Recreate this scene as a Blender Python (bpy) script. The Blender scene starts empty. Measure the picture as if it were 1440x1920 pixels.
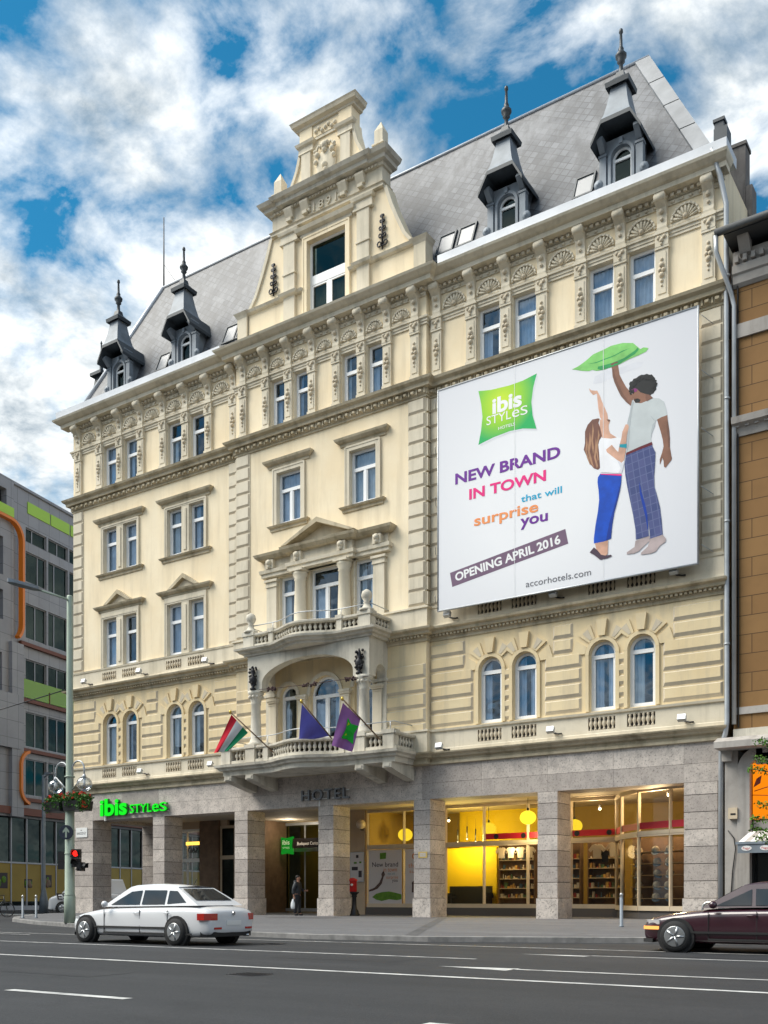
import bpy, math, random
from mathutils import Vector, Matrix
R = math.radians
rnd = random.Random(7)
scene = bpy.context.scene
COL = scene.collection
# ------------------------------------------------------------------ node helpers
def new_mat(name):
    m = bpy.data.materials.new(name); m.use_nodes = True
    nt = m.node_tree; nt.nodes.clear()
    out = nt.nodes.new('ShaderNodeOutputMaterial')
    return m, nt, out
def N(nt, typ, **kw):
    n = nt.nodes.new(typ)
    for k, v in kw.items():
        if k.startswith('i_'):
            n.inputs[k[2:].replace('_', ' ')].default_value = v
        else: setattr(n, k, v)
    return n
def c4(c): return (c[0], c[1], c[2], 1)
def principled(nt, out, rough=.6, metal=0., spec=.5):
    b = N(nt, 'ShaderNodeBsdfPrincipled')
    b.inputs['Roughness'].default_value = rough
    b.inputs['Metallic'].default_value = metal
    b.inputs['Specular IOR Level'].default_value = spec
    nt.links.new(b.outputs[0], out.inputs[0])
    return b
def objvec(nt, scale=(1, 1, 1), rot=(0, 0, 0)):
    tc = N(nt, 'ShaderNodeTexCoord'); mp = N(nt, 'ShaderNodeMapping')
    mp.inputs['Scale'].default_value = scale; mp.inputs['Rotation'].default_value = rot
    nt.links.new(tc.outputs['Object'], mp.inputs[0])
    return mp.outputs[0]
def noise(nt, vec, scale, detail=4., rough=.55):
    n = N(nt, 'ShaderNodeTexNoise'); n.inputs['Scale'].default_value = scale
    n.inputs['Detail'].default_value = detail; n.inputs['Roughness'].default_value = rough
    nt.links.new(vec, n.inputs['Vector']); return n.outputs['Fac']
def ramp(nt, fac, stops):
    r = N(nt, 'ShaderNodeValToRGB'); e = r.color_ramp.elements
    while len(e) < len(stops): e.new(.5)
    for i, (p, c) in enumerate(stops):
        e[i].position = p; e[i].color = c4(c)
    nt.links.new(fac, r.inputs[0]); return r.outputs[0]
def mix(nt, fac, a, b, mode='MIX'):
    m = N(nt, 'ShaderNodeMix', data_type='RGBA', blend_type=mode)
    for s, v in ((0, fac), (6, a), (7, b)):
        if hasattr(v, 'links') or hasattr(v, 'is_linked'): nt.links.new(v, m.inputs[s])
        else: m.inputs[s].default_value = v if s == 0 else c4(v)
    return m.outputs[2]
def bump(nt, b, h, strength=.3, dist=.02):
    n = N(nt, 'ShaderNodeBump'); n.inputs['Strength'].default_value = strength
    n.inputs['Distance'].default_value = dist
    nt.links.new(h, n.inputs['Height']); nt.links.new(n.outputs[0], b.inputs['Normal'])
def flat(name, col, rough=.6, metal=0., spec=.5, var=.0, vs=6., coat=0.):
    m, nt, out = new_mat(name); b = principled(nt, out, rough, metal, spec)
    if coat: b.inputs['Coat Weight'].default_value = coat
    if var:
        f = noise(nt, objvec(nt), vs, 5)
        d = tuple(max(0, x * (1 - var)) for x in col); l = tuple(min(1, x * (1 + var)) for x in col)
        nt.links.new(ramp(nt, f, [(.3, d), (.7, l)]), b.inputs['Base Color'])
    else: b.inputs['Base Color'].default_value = c4(col)
    return m
def glow(name, col, strength):
    m, nt, out = new_mat(name); e = N(nt, 'ShaderNodeEmission')
    e.inputs[0].default_value = c4(col); e.inputs[1].default_value = strength
    nt.links.new(e.outputs[0], out.inputs[0]); return m
def plaster(name, a, b_, stain, st_amt=.55, rough=.85, vs=.35, streak=True, grime=.35):
    m, nt, out = new_mat(name); b = principled(nt, out, rough, 0, .25)
    f = noise(nt, objvec(nt), vs, 6, .6); c = ramp(nt, f, [(.36, b_), (.62, a)])
    if streak:
        s = noise(nt, objvec(nt, (2.2, 2.2, .22)), 1.0, 7, .62)
        sr = N(nt, 'ShaderNodeMapRange'); sr.inputs[1].default_value = .49; sr.inputs[2].default_value = .70
        sr.inputs[4].default_value = st_amt; nt.links.new(s, sr.inputs[0])
        c = mix(nt, sr.outputs[0], c, stain)
    g = noise(nt, objvec(nt), 3.5, 8, .7)
    gr = N(nt, 'ShaderNodeMapRange'); gr.inputs[1].default_value = .5; gr.inputs[2].default_value = .8
    gr.inputs[4].default_value = grime; nt.links.new(g, gr.inputs[0])
    c = mix(nt, gr.outputs[0], c, stain)
    nt.links.new(c, b.inputs['Base Color'])
    bump(nt, b, noise(nt, objvec(nt), 30, 5), .25, .01)
    return m
def cladding(name, a, b_, dark):
    """stone facing: every block a shade of its own, speckled"""
    m, nt, out = new_mat(name); b = principled(nt, out, .7, 0, .3)
    geo = N(nt, 'ShaderNodeNewGeometry')
    c = mix(nt, geo.outputs['Random Per Island'], a, b_)
    f = noise(nt, objvec(nt), 2.2, 10, .72)
    fr = N(nt, 'ShaderNodeMapRange'); fr.inputs[1].default_value = .44; fr.inputs[2].default_value = .66; fr.inputs[4].default_value = .7
    nt.links.new(f, fr.inputs[0]); c = mix(nt, fr.outputs[0], c, dark)
    g = noise(nt, objvec(nt), 14, 8, .75)
    g2 = N(nt, 'ShaderNodeMapRange'); g2.inputs[1].default_value = .53; g2.inputs[2].default_value = .62; g2.inputs[4].default_value = .8
    nt.links.new(g, g2.inputs[0]); c = mix(nt, g2.outputs[0], c, tuple(x * .45 for x in dark))
    nt.links.new(c, b.inputs['Base Color']); bump(nt, b, g, .25, .01)
    return m
M = {}
M['stucco'] = plaster('cream_stucco', (.88, .765, .565), (.83, .69, .475), (.60, .50, .35), .5, grime=.16)
M['stone'] = plaster('cream_trim', (.73, .66, .53), (.63, .565, .44), (.37, .33, .25), .55, grime=.26)
M['cornice'] = plaster('weathered_cornice', (.60, .52, .38), (.47, .40, .275), (.20, .165, .11), .65, vs=.8, grime=.42)
M['rustic'] = plaster('rusticated_stucco', (.76, .63, .405), (.69, .55, .33), (.45, .385, .285), .55, grime=.22)
M['rustic_edge'] = plaster('rustication_chamfer', (.63, .55, .42), (.56, .485, .37), (.40, .35, .28), .5)
M['ledge'] = plaster('grey_balcony_stone', (.66, .62, .53), (.54, .50, .42), (.24, .22, .175), .65, grime=.35)
M['clad'] = cladding('travertine_cladding', (.66, .59, .53), (.43, .38, .345), (.28, .25, .23))
M['joint'] = flat('dark_joint', (.09, .08, .075), .9)
M['zinc'] = flat('zinc_sheet', (.52, .54, .575), .45, .3, .5, .1, 1.2)
M['zincdark'] = flat('dark_painted_zinc', (.034, .043, .052), .5, .05, .5, .25, 2.)
M['zincmid'] = flat('grey_painted_zinc', (.19, .22, .255), .55, .05, .5, .22, 2.)
M['zinchip'] = flat('weathered_zinc', (.20, .21, .225), .5, .2, .5, .2, 1.5)
M['iron'] = flat('wrought_iron', (.018, .018, .022), .5, .4)
M['pvc'] = flat('white_window_frame', (.84, .85, .86), .4, 0, .5)
M['inside'] = flat('dark_interior', (.022, .024, .03), .9)
M['curtainwarm'] = flat('white_curtain', (.74, .74, .72), .9, 0, .1, .1, 3.)
M['curtain'] = flat('pale_curtain', (.60, .65, .72), .9, 0, .1, .12, 3.)
M['pipe'] = flat('galvanised_pipe', (.42, .44, .46), .45, .45, .5, .12, 2.)
M['white'] = flat('white_paint', (.78, .78, .76), .5)
M['black'] = flat('black_paint', (.012, .012, .014), .4)
M['rubber'] = flat('black_rubber', (.015, .015, .016), .8)
M['steel'] = flat('brushed_steel', (.50, .50, .49), .32, .85)
M['shopframe'] = flat('beige_shop_frame', (.56, .46, .33), .5, 0, .4, .08, 2.)
M['red'] = flat('red_paint', (.55, .02, .02), .45)
M['redband'] = flat('crimson_band', (.42, .008, .022), .5)
M['bronze'] = flat('brown_stone', (.16, .10, .06), .55, 0, .4, .25, 3)
M['beigewall'] = flat('beige_tile_wall', (.46, .35, .24), .6, 0, .4, .08, 1.)
M['soffit'] = flat('arcade_soffit', (.52, .45, .36), .8, 0, .2, .06, 2)
def glass(name, tint, fac, gcol=(1, 1, 1), rough=.0, wob=0., edge=.45):
    m, nt, out = new_mat(name)
    t = N(nt, 'ShaderNodeBsdfTransparent'); t.inputs[0].default_value = c4(tint)
    g = N(nt, 'ShaderNodeBsdfGlossy'); g.inputs[0].default_value = c4(gcol); g.inputs['Roughness'].default_value = rough
    lw = N(nt, 'ShaderNodeLayerWeight'); lw.inputs[0].default_value = .35
    mr = N(nt, 'ShaderNodeMapRange'); mr.inputs[3].default_value = fac; mr.inputs[4].default_value = min(1, fac + edge)
    nt.links.new(lw.outputs['Fresnel'], mr.inputs[0])
    ms = N(nt, 'ShaderNodeMixShader'); nt.links.new(mr.outputs[0], ms.inputs[0])
    nt.links.new(t.outputs[0], ms.inputs[1]); nt.links.new(g.outputs[0], ms.inputs[2])
    if wob:
        b = N(nt, 'ShaderNodeBump'); b.inputs['Strength'].default_value = wob; b.inputs['Distance'].default_value = .05
        nt.links.new(noise(nt, objvec(nt), .8, 2), b.inputs['Height']); nt.links.new(b.outputs[0], g.inputs['Normal'])
    nt.links.new(ms.outputs[0], out.inputs[0]); return m
M['pane'] = glass('window_glass', (.66, .77, .88), .10, (.62, .80, 1.), .01, .25, .35)
M['shopglass'] = glass('shop_glass', (.62, .61, .56), .025, (1, 1, 1), .0, 0., .15)
M['darkglass'] = glass('tinted_glass', (.17, .22, .20), .03, (.7, .9, .88), .02, .1, .18)
M['clear'] = glass('clear_globe_glass', (.80, .82, .84), .12, (1, 1, 1), .05)
def slate(name):
    m, nt, out = new_mat(name); b = principled(nt, out, .55, 0, .45)
    tc = N(nt, 'ShaderNodeTexCoord'); sp = N(nt, 'ShaderNodeSeparateXYZ'); nt.links.new(tc.outputs['Object'], sp.inputs[0])
    cb = N(nt, 'ShaderNodeCombineXYZ')
    ad = N(nt, 'ShaderNodeMath', operation='ADD'); nt.links.new(sp.outputs[0], ad.inputs[0]); nt.links.new(sp.outputs[1], ad.inputs[1])
    nt.links.new(ad.outputs[0], cb.inputs[0]); nt.links.new(sp.outputs[2], cb.inputs[1])
    mp = N(nt, 'ShaderNodeMapping'); mp.inputs['Rotation'].default_value = (0, 0, R(45)); nt.links.new(cb.outputs[0], mp.inputs[0])
    br = N(nt, 'ShaderNodeTexBrick'); br.offset = 0; br.inputs['Scale'].default_value = 1
    br.inputs['Brick Width'].default_value = .31; br.inputs['Row Height'].default_value = .31
    br.inputs['Mortar Size'].default_value = .018; br.inputs['Bias'].default_value = 0.
    br.inputs['Color1'].default_value = (.062, .067, .08, 1); br.inputs['Color2'].default_value = (.14, .148, .165, 1)
    br.inputs['Mortar'].default_value = (.035, .037, .042, 1); nt.links.new(mp.outputs[0], br.inputs[0])
    f = noise(nt, objvec(nt), .5, 6, .65)
    c = mix(nt, ramp(nt, f, [(.45, (0, 0, 0)), (.62, (.7, .7, .7))]), br.outputs[0], (.19, .195, .21))
    g = noise(nt, objvec(nt, (1.5, 1.5, .35)), 1.3, 8, .7)
    c = mix(nt, ramp(nt, g, [(.46, (0, 0, 0)), (.62, (.75, .75, .75))]), c, (.05, .052, .058))
    nt.links.new(c, b.inputs['Base Color']); bump(nt, b, br.outputs[0], .35, .03); return m
M['slate'] = slate('slate_diamonds')
# ------------------------------------------------------------------ mesh builder
class MB:
    def __init__(s): s.v = []; s.f = []; s.m = []; s.sm = []
    def add(s, vs, fs, m=0, smooth=False):
        o = len(s.v); s.v += [tuple(p) for p in vs]
        for f in fs: s.f.append([o + i for i in f]); s.m.append(m); s.sm.append(smooth)
    def box(s, x0, x1, y0, y1, z0, z1, m=0):
        v = [(x0, y0, z0), (x1, y0, z0), (x1, y1, z0), (x0, y1, z0), (x0, y0, z1), (x1, y0, z1), (x1, y1, z1), (x0, y1, z1)]
        s.add(v, [(0, 3, 2, 1), (4, 5, 6, 7), (0, 1, 5, 4), (1, 2, 6, 5), (2, 3, 7, 6), (3, 0, 4, 7)], m)
    def bevbox(s, x0, x1, y, p, z0, z1, b, m=0, me=None):
        """block on a wall whose face looks to -Y, chamfered all round"""
        bx, bt, bb = (b if isinstance(b, tuple) else (b, b, b)); me = m if me is None else me
        v = [(x0, y, z0), (x1, y, z0), (x1, y, z1), (x0, y, z1), (x0 + bx, y - p, z0 + bb), (x1 - bx, y - p, z0 + bb), (x1 - bx, y - p, z1 - bt), (x0 + bx, y - p, z1 - bt)]
        s.add(v, [(4, 5, 6, 7)], m); s.add(v, [(0, 1, 5, 4), (1, 2, 6, 5), (2, 3, 7, 6), (3, 0, 4, 7)], me)
    def prism(s, poly, y0, y1, m=0, axis='y'):
        n = len(poly)
        P = {'y': lambda a, b, d: (a, d, b), 'x': lambda a, b, d: (d, a, b), 'z': lambda a, b, d: (a, b, d)}[axis]
        v = [P(a, b, y0) for a, b in poly] + [P(a, b, y1) for a, b in poly]
        s.add(v, [tuple(range(n))[::1], tuple(range(2 * n - 1, n - 1, -1))] + [(i, (i + 1) % n + 0, (i + 1) % n + n, i + n)[::-1] for i in range(n)], m)
    def lathe(s, c, prof, n=12, m=0, smooth=True, axis='z', sx=1, sy=1):
        v = []; f = []
        for r, h in prof:
            for k in range(n):
                a = 2 * math.pi * k / n; p = (r * math.cos(a) * sx, r * math.sin(a) * sy, h)
                if axis == 'x': p = (p[2], p[0], p[1])
                elif axis == 'y': p = (p[0], p[2], p[1])
                v.append((c[0] + p[0], c[1] + p[1], c[2] + p[2]))
        L = len(prof)
        for i in range(L - 1):
            for k in range(n):
                f.append((i * n + k, i * n + (k + 1) % n, (i + 1) * n + (k + 1) % n, (i + 1) * n + k))
        f.append(tuple(range(n))[::-1]); f.append(tuple((L - 1) * n + k for k in range(n)))
        s.add(v, f, m, smooth)
    def tube(s, pts, r, n=6, m=0, smooth=True):
        pts = [Vector(p) for p in pts]; L = len(pts); v = []; f = []
        rr = r if isinstance(r, (list, tuple)) else [r] * L
        up = None
        for i, p in enumerate(pts):
            t = (pts[min(i + 1, L - 1)] - pts[max(i - 1, 0)]).normalized()
            if up is None: up = Vector((0, 0, 1)) if abs(t.z) < .9 else Vector((1, 0, 0))
            a = t.cross(up).normalized(); up = a.cross(t).normalized()
            for k in range(n):
                g = 2 * math.pi * k / n; v.append(p + (a * math.cos(g) + up * math.sin(g)) * rr[i])
        for i in range(L - 1):
            for k in range(n): f.append((i * n + k, i * n + (k + 1) % n, (i + 1) * n + (k + 1) % n, (i + 1) * n + k))
        f.append(tuple(range(n))[::-1]); f.append(tuple((L - 1) * n + k for k in range(n)))
        s.add(v, f, m, smooth)
    def ball(s, c, r, n=8, m=0, sz=1., sx=1., sy=1.):
        k = max(4, n // 2 + 1)
        s.lathe(c, [(max(.001, r * math.sin(math.pi * i / k)), -r * sz * math.cos(math.pi * i / k)) for i in range(k + 1)], n, m, True, 'z', sx, sy)
    def cornice(s, x0, x1, y0, yb, prof, m=0, l=1., r=1., mtop=None):
        """moulding along X on a wall at y0 (facing -Y), mitred returns back to yb; prof = [(projection, z)...] bottom to top"""
        v = []
        for p, z in prof: v += [(x0 - p * l, y0 - p, z), (x1 + p * r, y0 - p, z), (x1 + p * r, yb, z), (x0 - p * l, yb, z)]
        f = []
        for i in range(len(prof) - 1):
            a = i * 4; b = a + 4
            f += [(a, a + 1, b + 1, b), (a + 1, a + 2, b + 2, b + 1), (a + 3, a, b, b + 3)]
        L = (len(prof) - 1) * 4
        s.add(v, f, m); s.add(v, [(3, 2, 1, 0)], m); s.add(v, [(L, L + 1, L + 2, L + 3)], m if mtop is None else mtop)
    def ring(s, cx, cz, r0, r1, y0, y1, a0=0., a1=180., n=12, m=0):
        """half ring in the XZ plane between r0 and r1, extruded y0..y1"""
        v = []; f = []
        for i in range(n + 1):
            a = R(a0 + (a1 - a0) * i / n); c, d = math.cos(a), math.sin(a)
            v += [(cx + r0 * c, y0, cz + r0 * d), (cx + r1 * c, y0, cz + r1 * d), (cx + r1 * c, y1, cz + r1 * d), (cx + r0 * c, y1, cz + r0 * d)]
        for i in range(n):
            a = i * 4; b = a + 4
            f += [(a, a + 1, b + 1, b), (a + 1, a + 2, b + 2, b + 1), (a + 3, a, b, b + 3), (a + 2, a + 3, b + 3, b + 2)]
        f += [(0, 3, 2, 1), (n * 4, n * 4 + 1, n * 4 + 2, n * 4 + 3)]
        s.add(v, f, m)
    def wall(s, x0, x1, z0, z1, y, ops, depth, m=0, mr=None):
        """wall sheet facing -Y with openings (xa, xb, za, zb, arched) and their reveals"""
        mr = m if mr is None else mr
        xs = sorted({x0, x1} | {o[0] for o in ops} | {o[1] for o in ops}); zs = sorted({z0, z1} | {o[2] for o in ops} | {o[3] for o in ops})
        for i in range(len(xs) - 1):
            for j in range(len(zs) - 1):
                cx, cz = (xs[i] + xs[i + 1]) / 2, (zs[j] + zs[j + 1]) / 2
                if cx < x0 or cx > x1 or cz < z0 or cz > z1: continue
                if any(o[0] < cx < o[1] and o[2] < cz < o[3] for o in ops): continue
                s.add([(xs[i], y, zs[j]), (xs[i + 1], y, zs[j]), (xs[i + 1], y, zs[j + 1]), (xs[i], y, zs[j + 1])], [(0, 1, 2, 3)], m)
        for xa, xb, za, zb, ar in ops:
            ye = y + depth; zt = zb
            if ar:
                r = (xb - xa) / 2; zt = zb - r; cx = (xa + xb) / 2; n = 12
                pts = [(cx + r * math.cos(math.pi * i / n), zt + r * math.sin(math.pi * i / n)) for i in range(n + 1)]
                for i in range(n):
                    (a, b), (c, d) = pts[i], pts[i + 1]
                    cor = (xb, zb) if i < n // 2 else (xa, zb)
                    s.add([(a, y, b), (cor[0], y, cor[1]), (c, y, d)], [(0, 1, 2)], m)
                    s.add([(a, y, b), (c, y, d), (c, ye, d), (a, ye, b)], [(0, 1, 2, 3)], mr)
            else: s.add([(xa, y, zt), (xb, y, zt), (xb, ye, zt), (xa, ye, zt)], [(0, 1, 2, 3)], mr)
            s.add([(xa, y, za), (xa, y, zt), (xa, ye, zt), (xa, ye, za)], [(0, 1, 2, 3)], mr)
            s.add([(xb, y, za), (xb, ye, za), (xb, ye, zt), (xb, y, zt)], [(0, 1, 2, 3)], mr)
            s.add([(xa, y, za), (xa, ye, za), (xb, ye, za), (xb, y, za)], [(0, 1, 2, 3)], mr)
    def build(s, name, mats, parent=None, loc=(0, 0, 0), rz=0.):
        me = bpy.data.meshes.new(name); me.from_pydata(s.v, [], s.f)
        mats = mats if isinstance(mats, (list, tuple)) else [mats]
        for k in mats: me.materials.append(M[k] if isinstance(k, str) else k)
        me.polygons.foreach_set('material_index', s.m); me.polygons.foreach_set('use_smooth', s.sm)
        me.update(); o = bpy.data.objects.new(name, me); COL.objects.link(o)
        o.location = loc; o.rotation_euler = (0, 0, rz)
        if parent: o.parent = parent
        return o
def tag(o, label=None, cat=None, group=None, kind=None):
    for k, v in (('label', label), ('category', cat), ('group', group), ('kind', kind)):
        if v: o[k] = v
    return o
def thing(name, label, cat, loc=(0, 0, 0), rz=0., group=None):
    o = bpy.data.objects.new(name, None); COL.objects.link(o); o.location = loc; o.rotation_euler = (0, 0, rz)
    return tag(o, label, cat, group)
def copy_tree(o, parent=None):
    c = o.copy(); COL.objects.link(c); c.parent = parent
    for ch in list(o.children): copy_tree(ch, c)
    return c
FONT = [None]
def text_shape(txt, bold=0., extrude=0., spacing=1., res=4):
    """glyph outlines as (verts, faces), capital height about 0.7; nothing stays in the scene"""
    cu = bpy.data.curves.new('lettering', 'FONT'); cu.body = txt; cu.offset = bold; cu.extrude = extrude
    cu.space_character = spacing; cu.resolution_u = res
    o = bpy.data.objects.new('lettering', cu); COL.objects.link(o)
    bpy.context.view_layer.update()
    me = bpy.data.meshes.new_from_object(o.evaluated_get(bpy.context.evaluated_depsgraph_get()))
    vs = [tuple(v.co) for v in me.vertices]; fs = [tuple(p.vertices) for p in me.polygons]
    bpy.data.objects.remove(o); bpy.data.curves.remove(cu); bpy.data.meshes.remove(me)
    return vs, fs
def text_on(mb, txt, x0, x1, z, h, y, m=0, bold=0., depth=0., slope=0., spacing=1., shear=0.):
    """lay lettering on a plane facing -Y: from x0 to x1, baseline z, capital height h (h<=0: keep the letters' own ratio)"""
    vs, fs = text_shape(txt, bold, 1. if depth else 0., spacing)
    a = min(v[0] for v in vs); b = max(v[0] for v in vs); k = (x1 - x0) / (b - a)
    kz = h / .72 if h > 0 else k
    ca, sa = math.cos(slope), math.sin(slope); out = []
    for vx, vy, vz in vs:
        px = (vx - a) * k + shear * vy * kz; pz = vy * kz
        out.append((x0 + px * ca - pz * sa, y - (vz * depth / 2 + depth / 2 if depth else 0), z + px * sa + pz * ca))
    mb.add(out, fs, m)
# ================================================================== THE HOTEL
# street facade on the plane Y = 0 facing -Y, symmetric about X = 0
W = 16.19; RP = 4.92; RY = -.28
hotel = thing('hotel_building', 'cream five storey corner hotel with sculpted gable, slate roof and stone arcade', 'hotel')
PAIR = (8.29, 12.71); OFF = .71; HW = .475
wins1, wins2, wins3, wins4 = [], [], [], []
for c in (-12.71, -8.29, 8.29, 12.71):
    for o in (-OFF, OFF):
        wins1.append((c + o - HW, c + o + HW, 7.34, 9.80, True))
        if c < 0:
            wins2.append((c + o - HW, c + o + HW, 12.12, 14.50, False)); wins3.append((c + o - HW, c + o + HW, 16.76, 18.95, False))
for c in (-13.43, -11.95, -9.0, -7.52, 7.52, 9.0, 11.95, 13.43): wins4.append((c - .47, c + .47, 20.9, 23.03, False))
rw1 = [(-2.4, -1.5, 6.9, 9.80, True), (-.76, .76, 6.9, 9.98, True), (1.5, 2.4, 6.9, 9.80, True)]
rw2 = [(-2.42, -1.5, 11.9, 14.48, False), (-.78, .78, 11.9, 14.52, False), (1.5, 2.42, 11.9, 14.48, False)]
rw3 = [(-2.56, -1.26, 16.76, 18.97, False), (1.28, 2.58, 16.76, 18.97, False)]
rw4 = [(c - .37, c + .37, 20.9, 23.03, False) for c in (-2.52, -1.26, 1.26, 2.52)]
def span(ops, a, b): return [o for o in ops if a < (o[0] + o[1]) / 2 < b]
wall = MB()
for a, b in ((-W, -RP), (RP, W)):
    wall.wall(a, b, 6.0, 11.2, 0, span(wins1, a, b), .34, 1, 1)
    wall.wall(a, b, 11.2, 25.0, 0, span(wins2, a, b) + span(wins3, a, b) + span(wins4, a, b), .34, 0, 2)
wall.wall(-RP, RP, 6.0, 11.2, RY, rw1, .34, 1, 1)
wall.wall(-RP, RP, 11.2, 25.0, RY, rw2 + rw3 + rw4, .34, 0, 2)
for sx in (-RP, RP): wall.add([(sx, RY, 6), (sx, .05, 6), (sx, .05, 25), (sx, RY, 25)], [(0, 1, 2, 3)], 0)
wall.add([(-W, 0, 4.7), (-W, 15, 4.7), (-W, 15, 25), (-W, 0, 25)], [(0, 1, 2, 3)], 0)
wall.add([(W, 0, 0), (W, 15, 0), (W, 15, 25), (W, 0, 25)], [(0, 1, 2, 3)], 0)
wall.add([(-W, 15, 0), (W, 15, 0), (W, 15, 25), (-W, 15, 25)], [(0, 1, 2, 3)], 0)
wall.build('wall', ['stucco', 'rustic', 'stone'], hotel)
inn = MB()
for z0, z1 in ((6.6, 11.3), (11.4, 15.9), (16., 20.2), (20.4, 24.9)): inn.box(-W + .05, W - .05, 1.6, 1.7, z0, z1)
for z in (6.3, 11.35, 15.95, 20.3, 24.95): inn.box(-W + .05, W - .05, .37, 14.9, z, z + .05)
inn.build('interior_wall', 'inside', hotel)
# ---- windows
def window(o, y, style='single', parent=None, trans=.69, curtain=1, ycur=.08, fr='pvc', gl='pane', open_sash=False):
    xa, xb, za, zb, ar = o; d = .34; yf = y + .16; t = .10
    f = MB(); zt = za + (zb - za) * trans; cx = (xa + xb) / 2; r = (xb - xa) / 2; spring = zb - r if ar else zb
    if ar: zt = spring - .06
    f.box(xa, xa + t, yf, yf + .09, za, spring); f.box(xb - t, xb, yf, yf + .09, za, spring)
    f.box(xa + t, xb - t, yf, yf + .09, za, za + t)
    if ar: f.ring(cx, spring, r - t, r, yf, yf + .09, n=12)
    else: f.box(xa + t, xb - t, yf, yf + .09, zb - t, zb)
    f.box(xa + t, xb - t, yf - .015, yf + .09, zt - .07, zt + .07)
    if style == 'double': f.box(cx - .06, cx + .06, yf - .012, yf + .09, za + t, zt - .055)
    for (p, q) in (((xa + t, cx - .06), (cx + .06, xb - t)) if style == 'double' else ((xa + t, xb - t),)):   # sash inside the fixed frame
        f.box(p, p + .045, yf + .012, yf + .08, za + t, zt - .055); f.box(q - .045, q, yf + .012, yf + .08, za + t, zt - .055)
        f.box(p + .045, q - .045, yf + .012, yf + .08, za + t, za + t + .05)
    w = f.build('window', fr, parent)
    g = MB()
    if ar: pl = [(xa + .05, za + .05), (xb - .05, za + .05)] + [(cx + (r - .05) * math.cos(math.pi * i / 12), spring + (r - .05) * math.sin(math.pi * i / 12)) for i in range(13)]
    else: pl = [(xa + .05, za + .05), (xb - .05, za + .05), (xb - .05, zb - .05), (xa + .05, zb - .05)]
    g.add([(a, yf + .06, b) for a, b in pl], [tuple(range(len(pl)))]); g.build('pane', gl, w)
    if curtain:
        c = MB(); wdt = xb - xa
        sp = [(xa - .1, xa + wdt * rnd.uniform(.3, .55)), (xb - wdt * rnd.uniform(.12, .42), xb + .1)] if curtain == 1 else [(xa - .1, xb + .1)]
        for p, q in sp:
            n = max(6, int((q - p) / .035)); ph = rnd.uniform(0, 6)
            top = zb + .1 if rnd.random() < .6 or curtain == 2 else zt
            vs = []
            for i in range(n + 1):
                x = p + (q - p) * i / n; yy = yf + .1 + ycur + .035 * math.sin(x * 42 + ph) + .012 * math.sin(x * 97 + ph)
                vs += [(x, yy, za - .1), (x, yy, top)]
            c.add(vs, [(2 * i, 2 * i + 2, 2 * i + 3, 2 * i + 1) for i in range(n)], 0, True)
        c.build('curtain', rnd.choice(('curtain', 'curtain', 'curtainwarm')), w)
    return w
for o in wins1: window(o, 0, 'single', hotel, curtain=rnd.choice((1, 1, 1, 0)), trans=.7)
for o in wins2 + wins3: window(o, 0, 'single', hotel, trans=.66, curtain=rnd.choice((1, 1, 2, 2, 0)))
for o in wins4: window(o, 0, 'single', hotel, trans=.64, curtain=rnd.choice((2, 2, 1)) if o[0] > 0 else rnd.choice((1, 1, 0)))
for i, o in enumerate(rw1): window(o, RY, 'double' if i == 1 else 'single', hotel)
for i, o in enumerate(rw2): window(o, RY, 'double' if i == 1 else 'single', hotel, trans=.72)
for o in rw3: window(o, RY, 'double', hotel, trans=.66, curtain=2)
for o in rw4: window(o, RY, 'single', hotel, trans=.64)
# ---- cornices (bottom to top)
def cornice(x0, x1, y0, prof, l=1., r=1., extra=None, mats=('cornice',), name='cornice', yb=None):
    mb = MB(); mb.cornice(x0, x1, y0, (y0 + .02) if yb is None else yb, prof, 0, l, r)
    if extra: extra(mb)
    return mb.build(name, list(mats), hotel)
PG = [(.0, 5.93), (.10, 5.95), (.10, 6.05), (.05, 6.07), (.06, 6.16), (.20, 6.2), (.22, 6.25), (.36, 6.33), (.38, 6.38), (0, 6.42)]
P3 = [(0, 10.72), (.05, 10.74), (.05, 10.84), (.09, 10.86), (.09, 10.96), (.25, 10.98), (.27, 11.08), (.40, 11.13), (.43, 11.2), (.02, 11.24)]
P2 = [(0, 20.2), (.06, 20.22), (.06, 20.3), (.1, 20.31), (.1, 20.52), (.26, 20.54), (.28, 20.66), (.40, 20.74), (.44, 20.83), (0, 20.9)]
PM = [(0, 24.3), (.08, 24.32), (.08, 24.45), (.44, 24.47), (.46, 24.62), (.56, 24.66), (.72, 24.78), (.76, 24.86), (.0, 24.9)]
def dent(x0, x1, y0, p, z0, z1, step, w):
    def f(mb):
        n = int((x1 - x0) / step)
        for i in range(n):
            x = x0 + (i + .5) * (x1 - x0) / n
            mb.box(x - w / 2, x + w / 2, y0 - p, y0 - .03, z0, z1)
    return f
def eggs(x0, x1, y0):
    def f(mb):
        n = int((x1 - x0) / .34)
        for i in range(n):
            x = x0 + (i + .5) * (x1 - x0) / n
            mb.bevbox(x - .11, x + .11, y0 - .09, .13, 20.325, 20.515, .05); mb.box(x + .14, x + .20, y0 - .16, y0 - .09, 20.33, 20.52)
    return f
for (a, b, y, l, r) in ((-W, -RP, 0, 1, 0), (RP, W, 0, 0, .4), (-RP, RP, RY, 1, 1)):
    yb = .02 if y else None
    cornice(a, b, y, P3, l, r, dent(a, b, y, .19, 10.885, 10.965, .16, .09), yb=yb)
    cornice(a, b, y, P2, l, r, eggs(a, b, y), yb=yb)
    cornice(a, b, y, PM, l, r, dent(a, b, y, .2, 24.335, 24.435, .22, .12), mats=('stone',), yb=yb)
    cornice(a, b, y, PG, l, r, mats=('cornice',), yb=yb)
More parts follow.
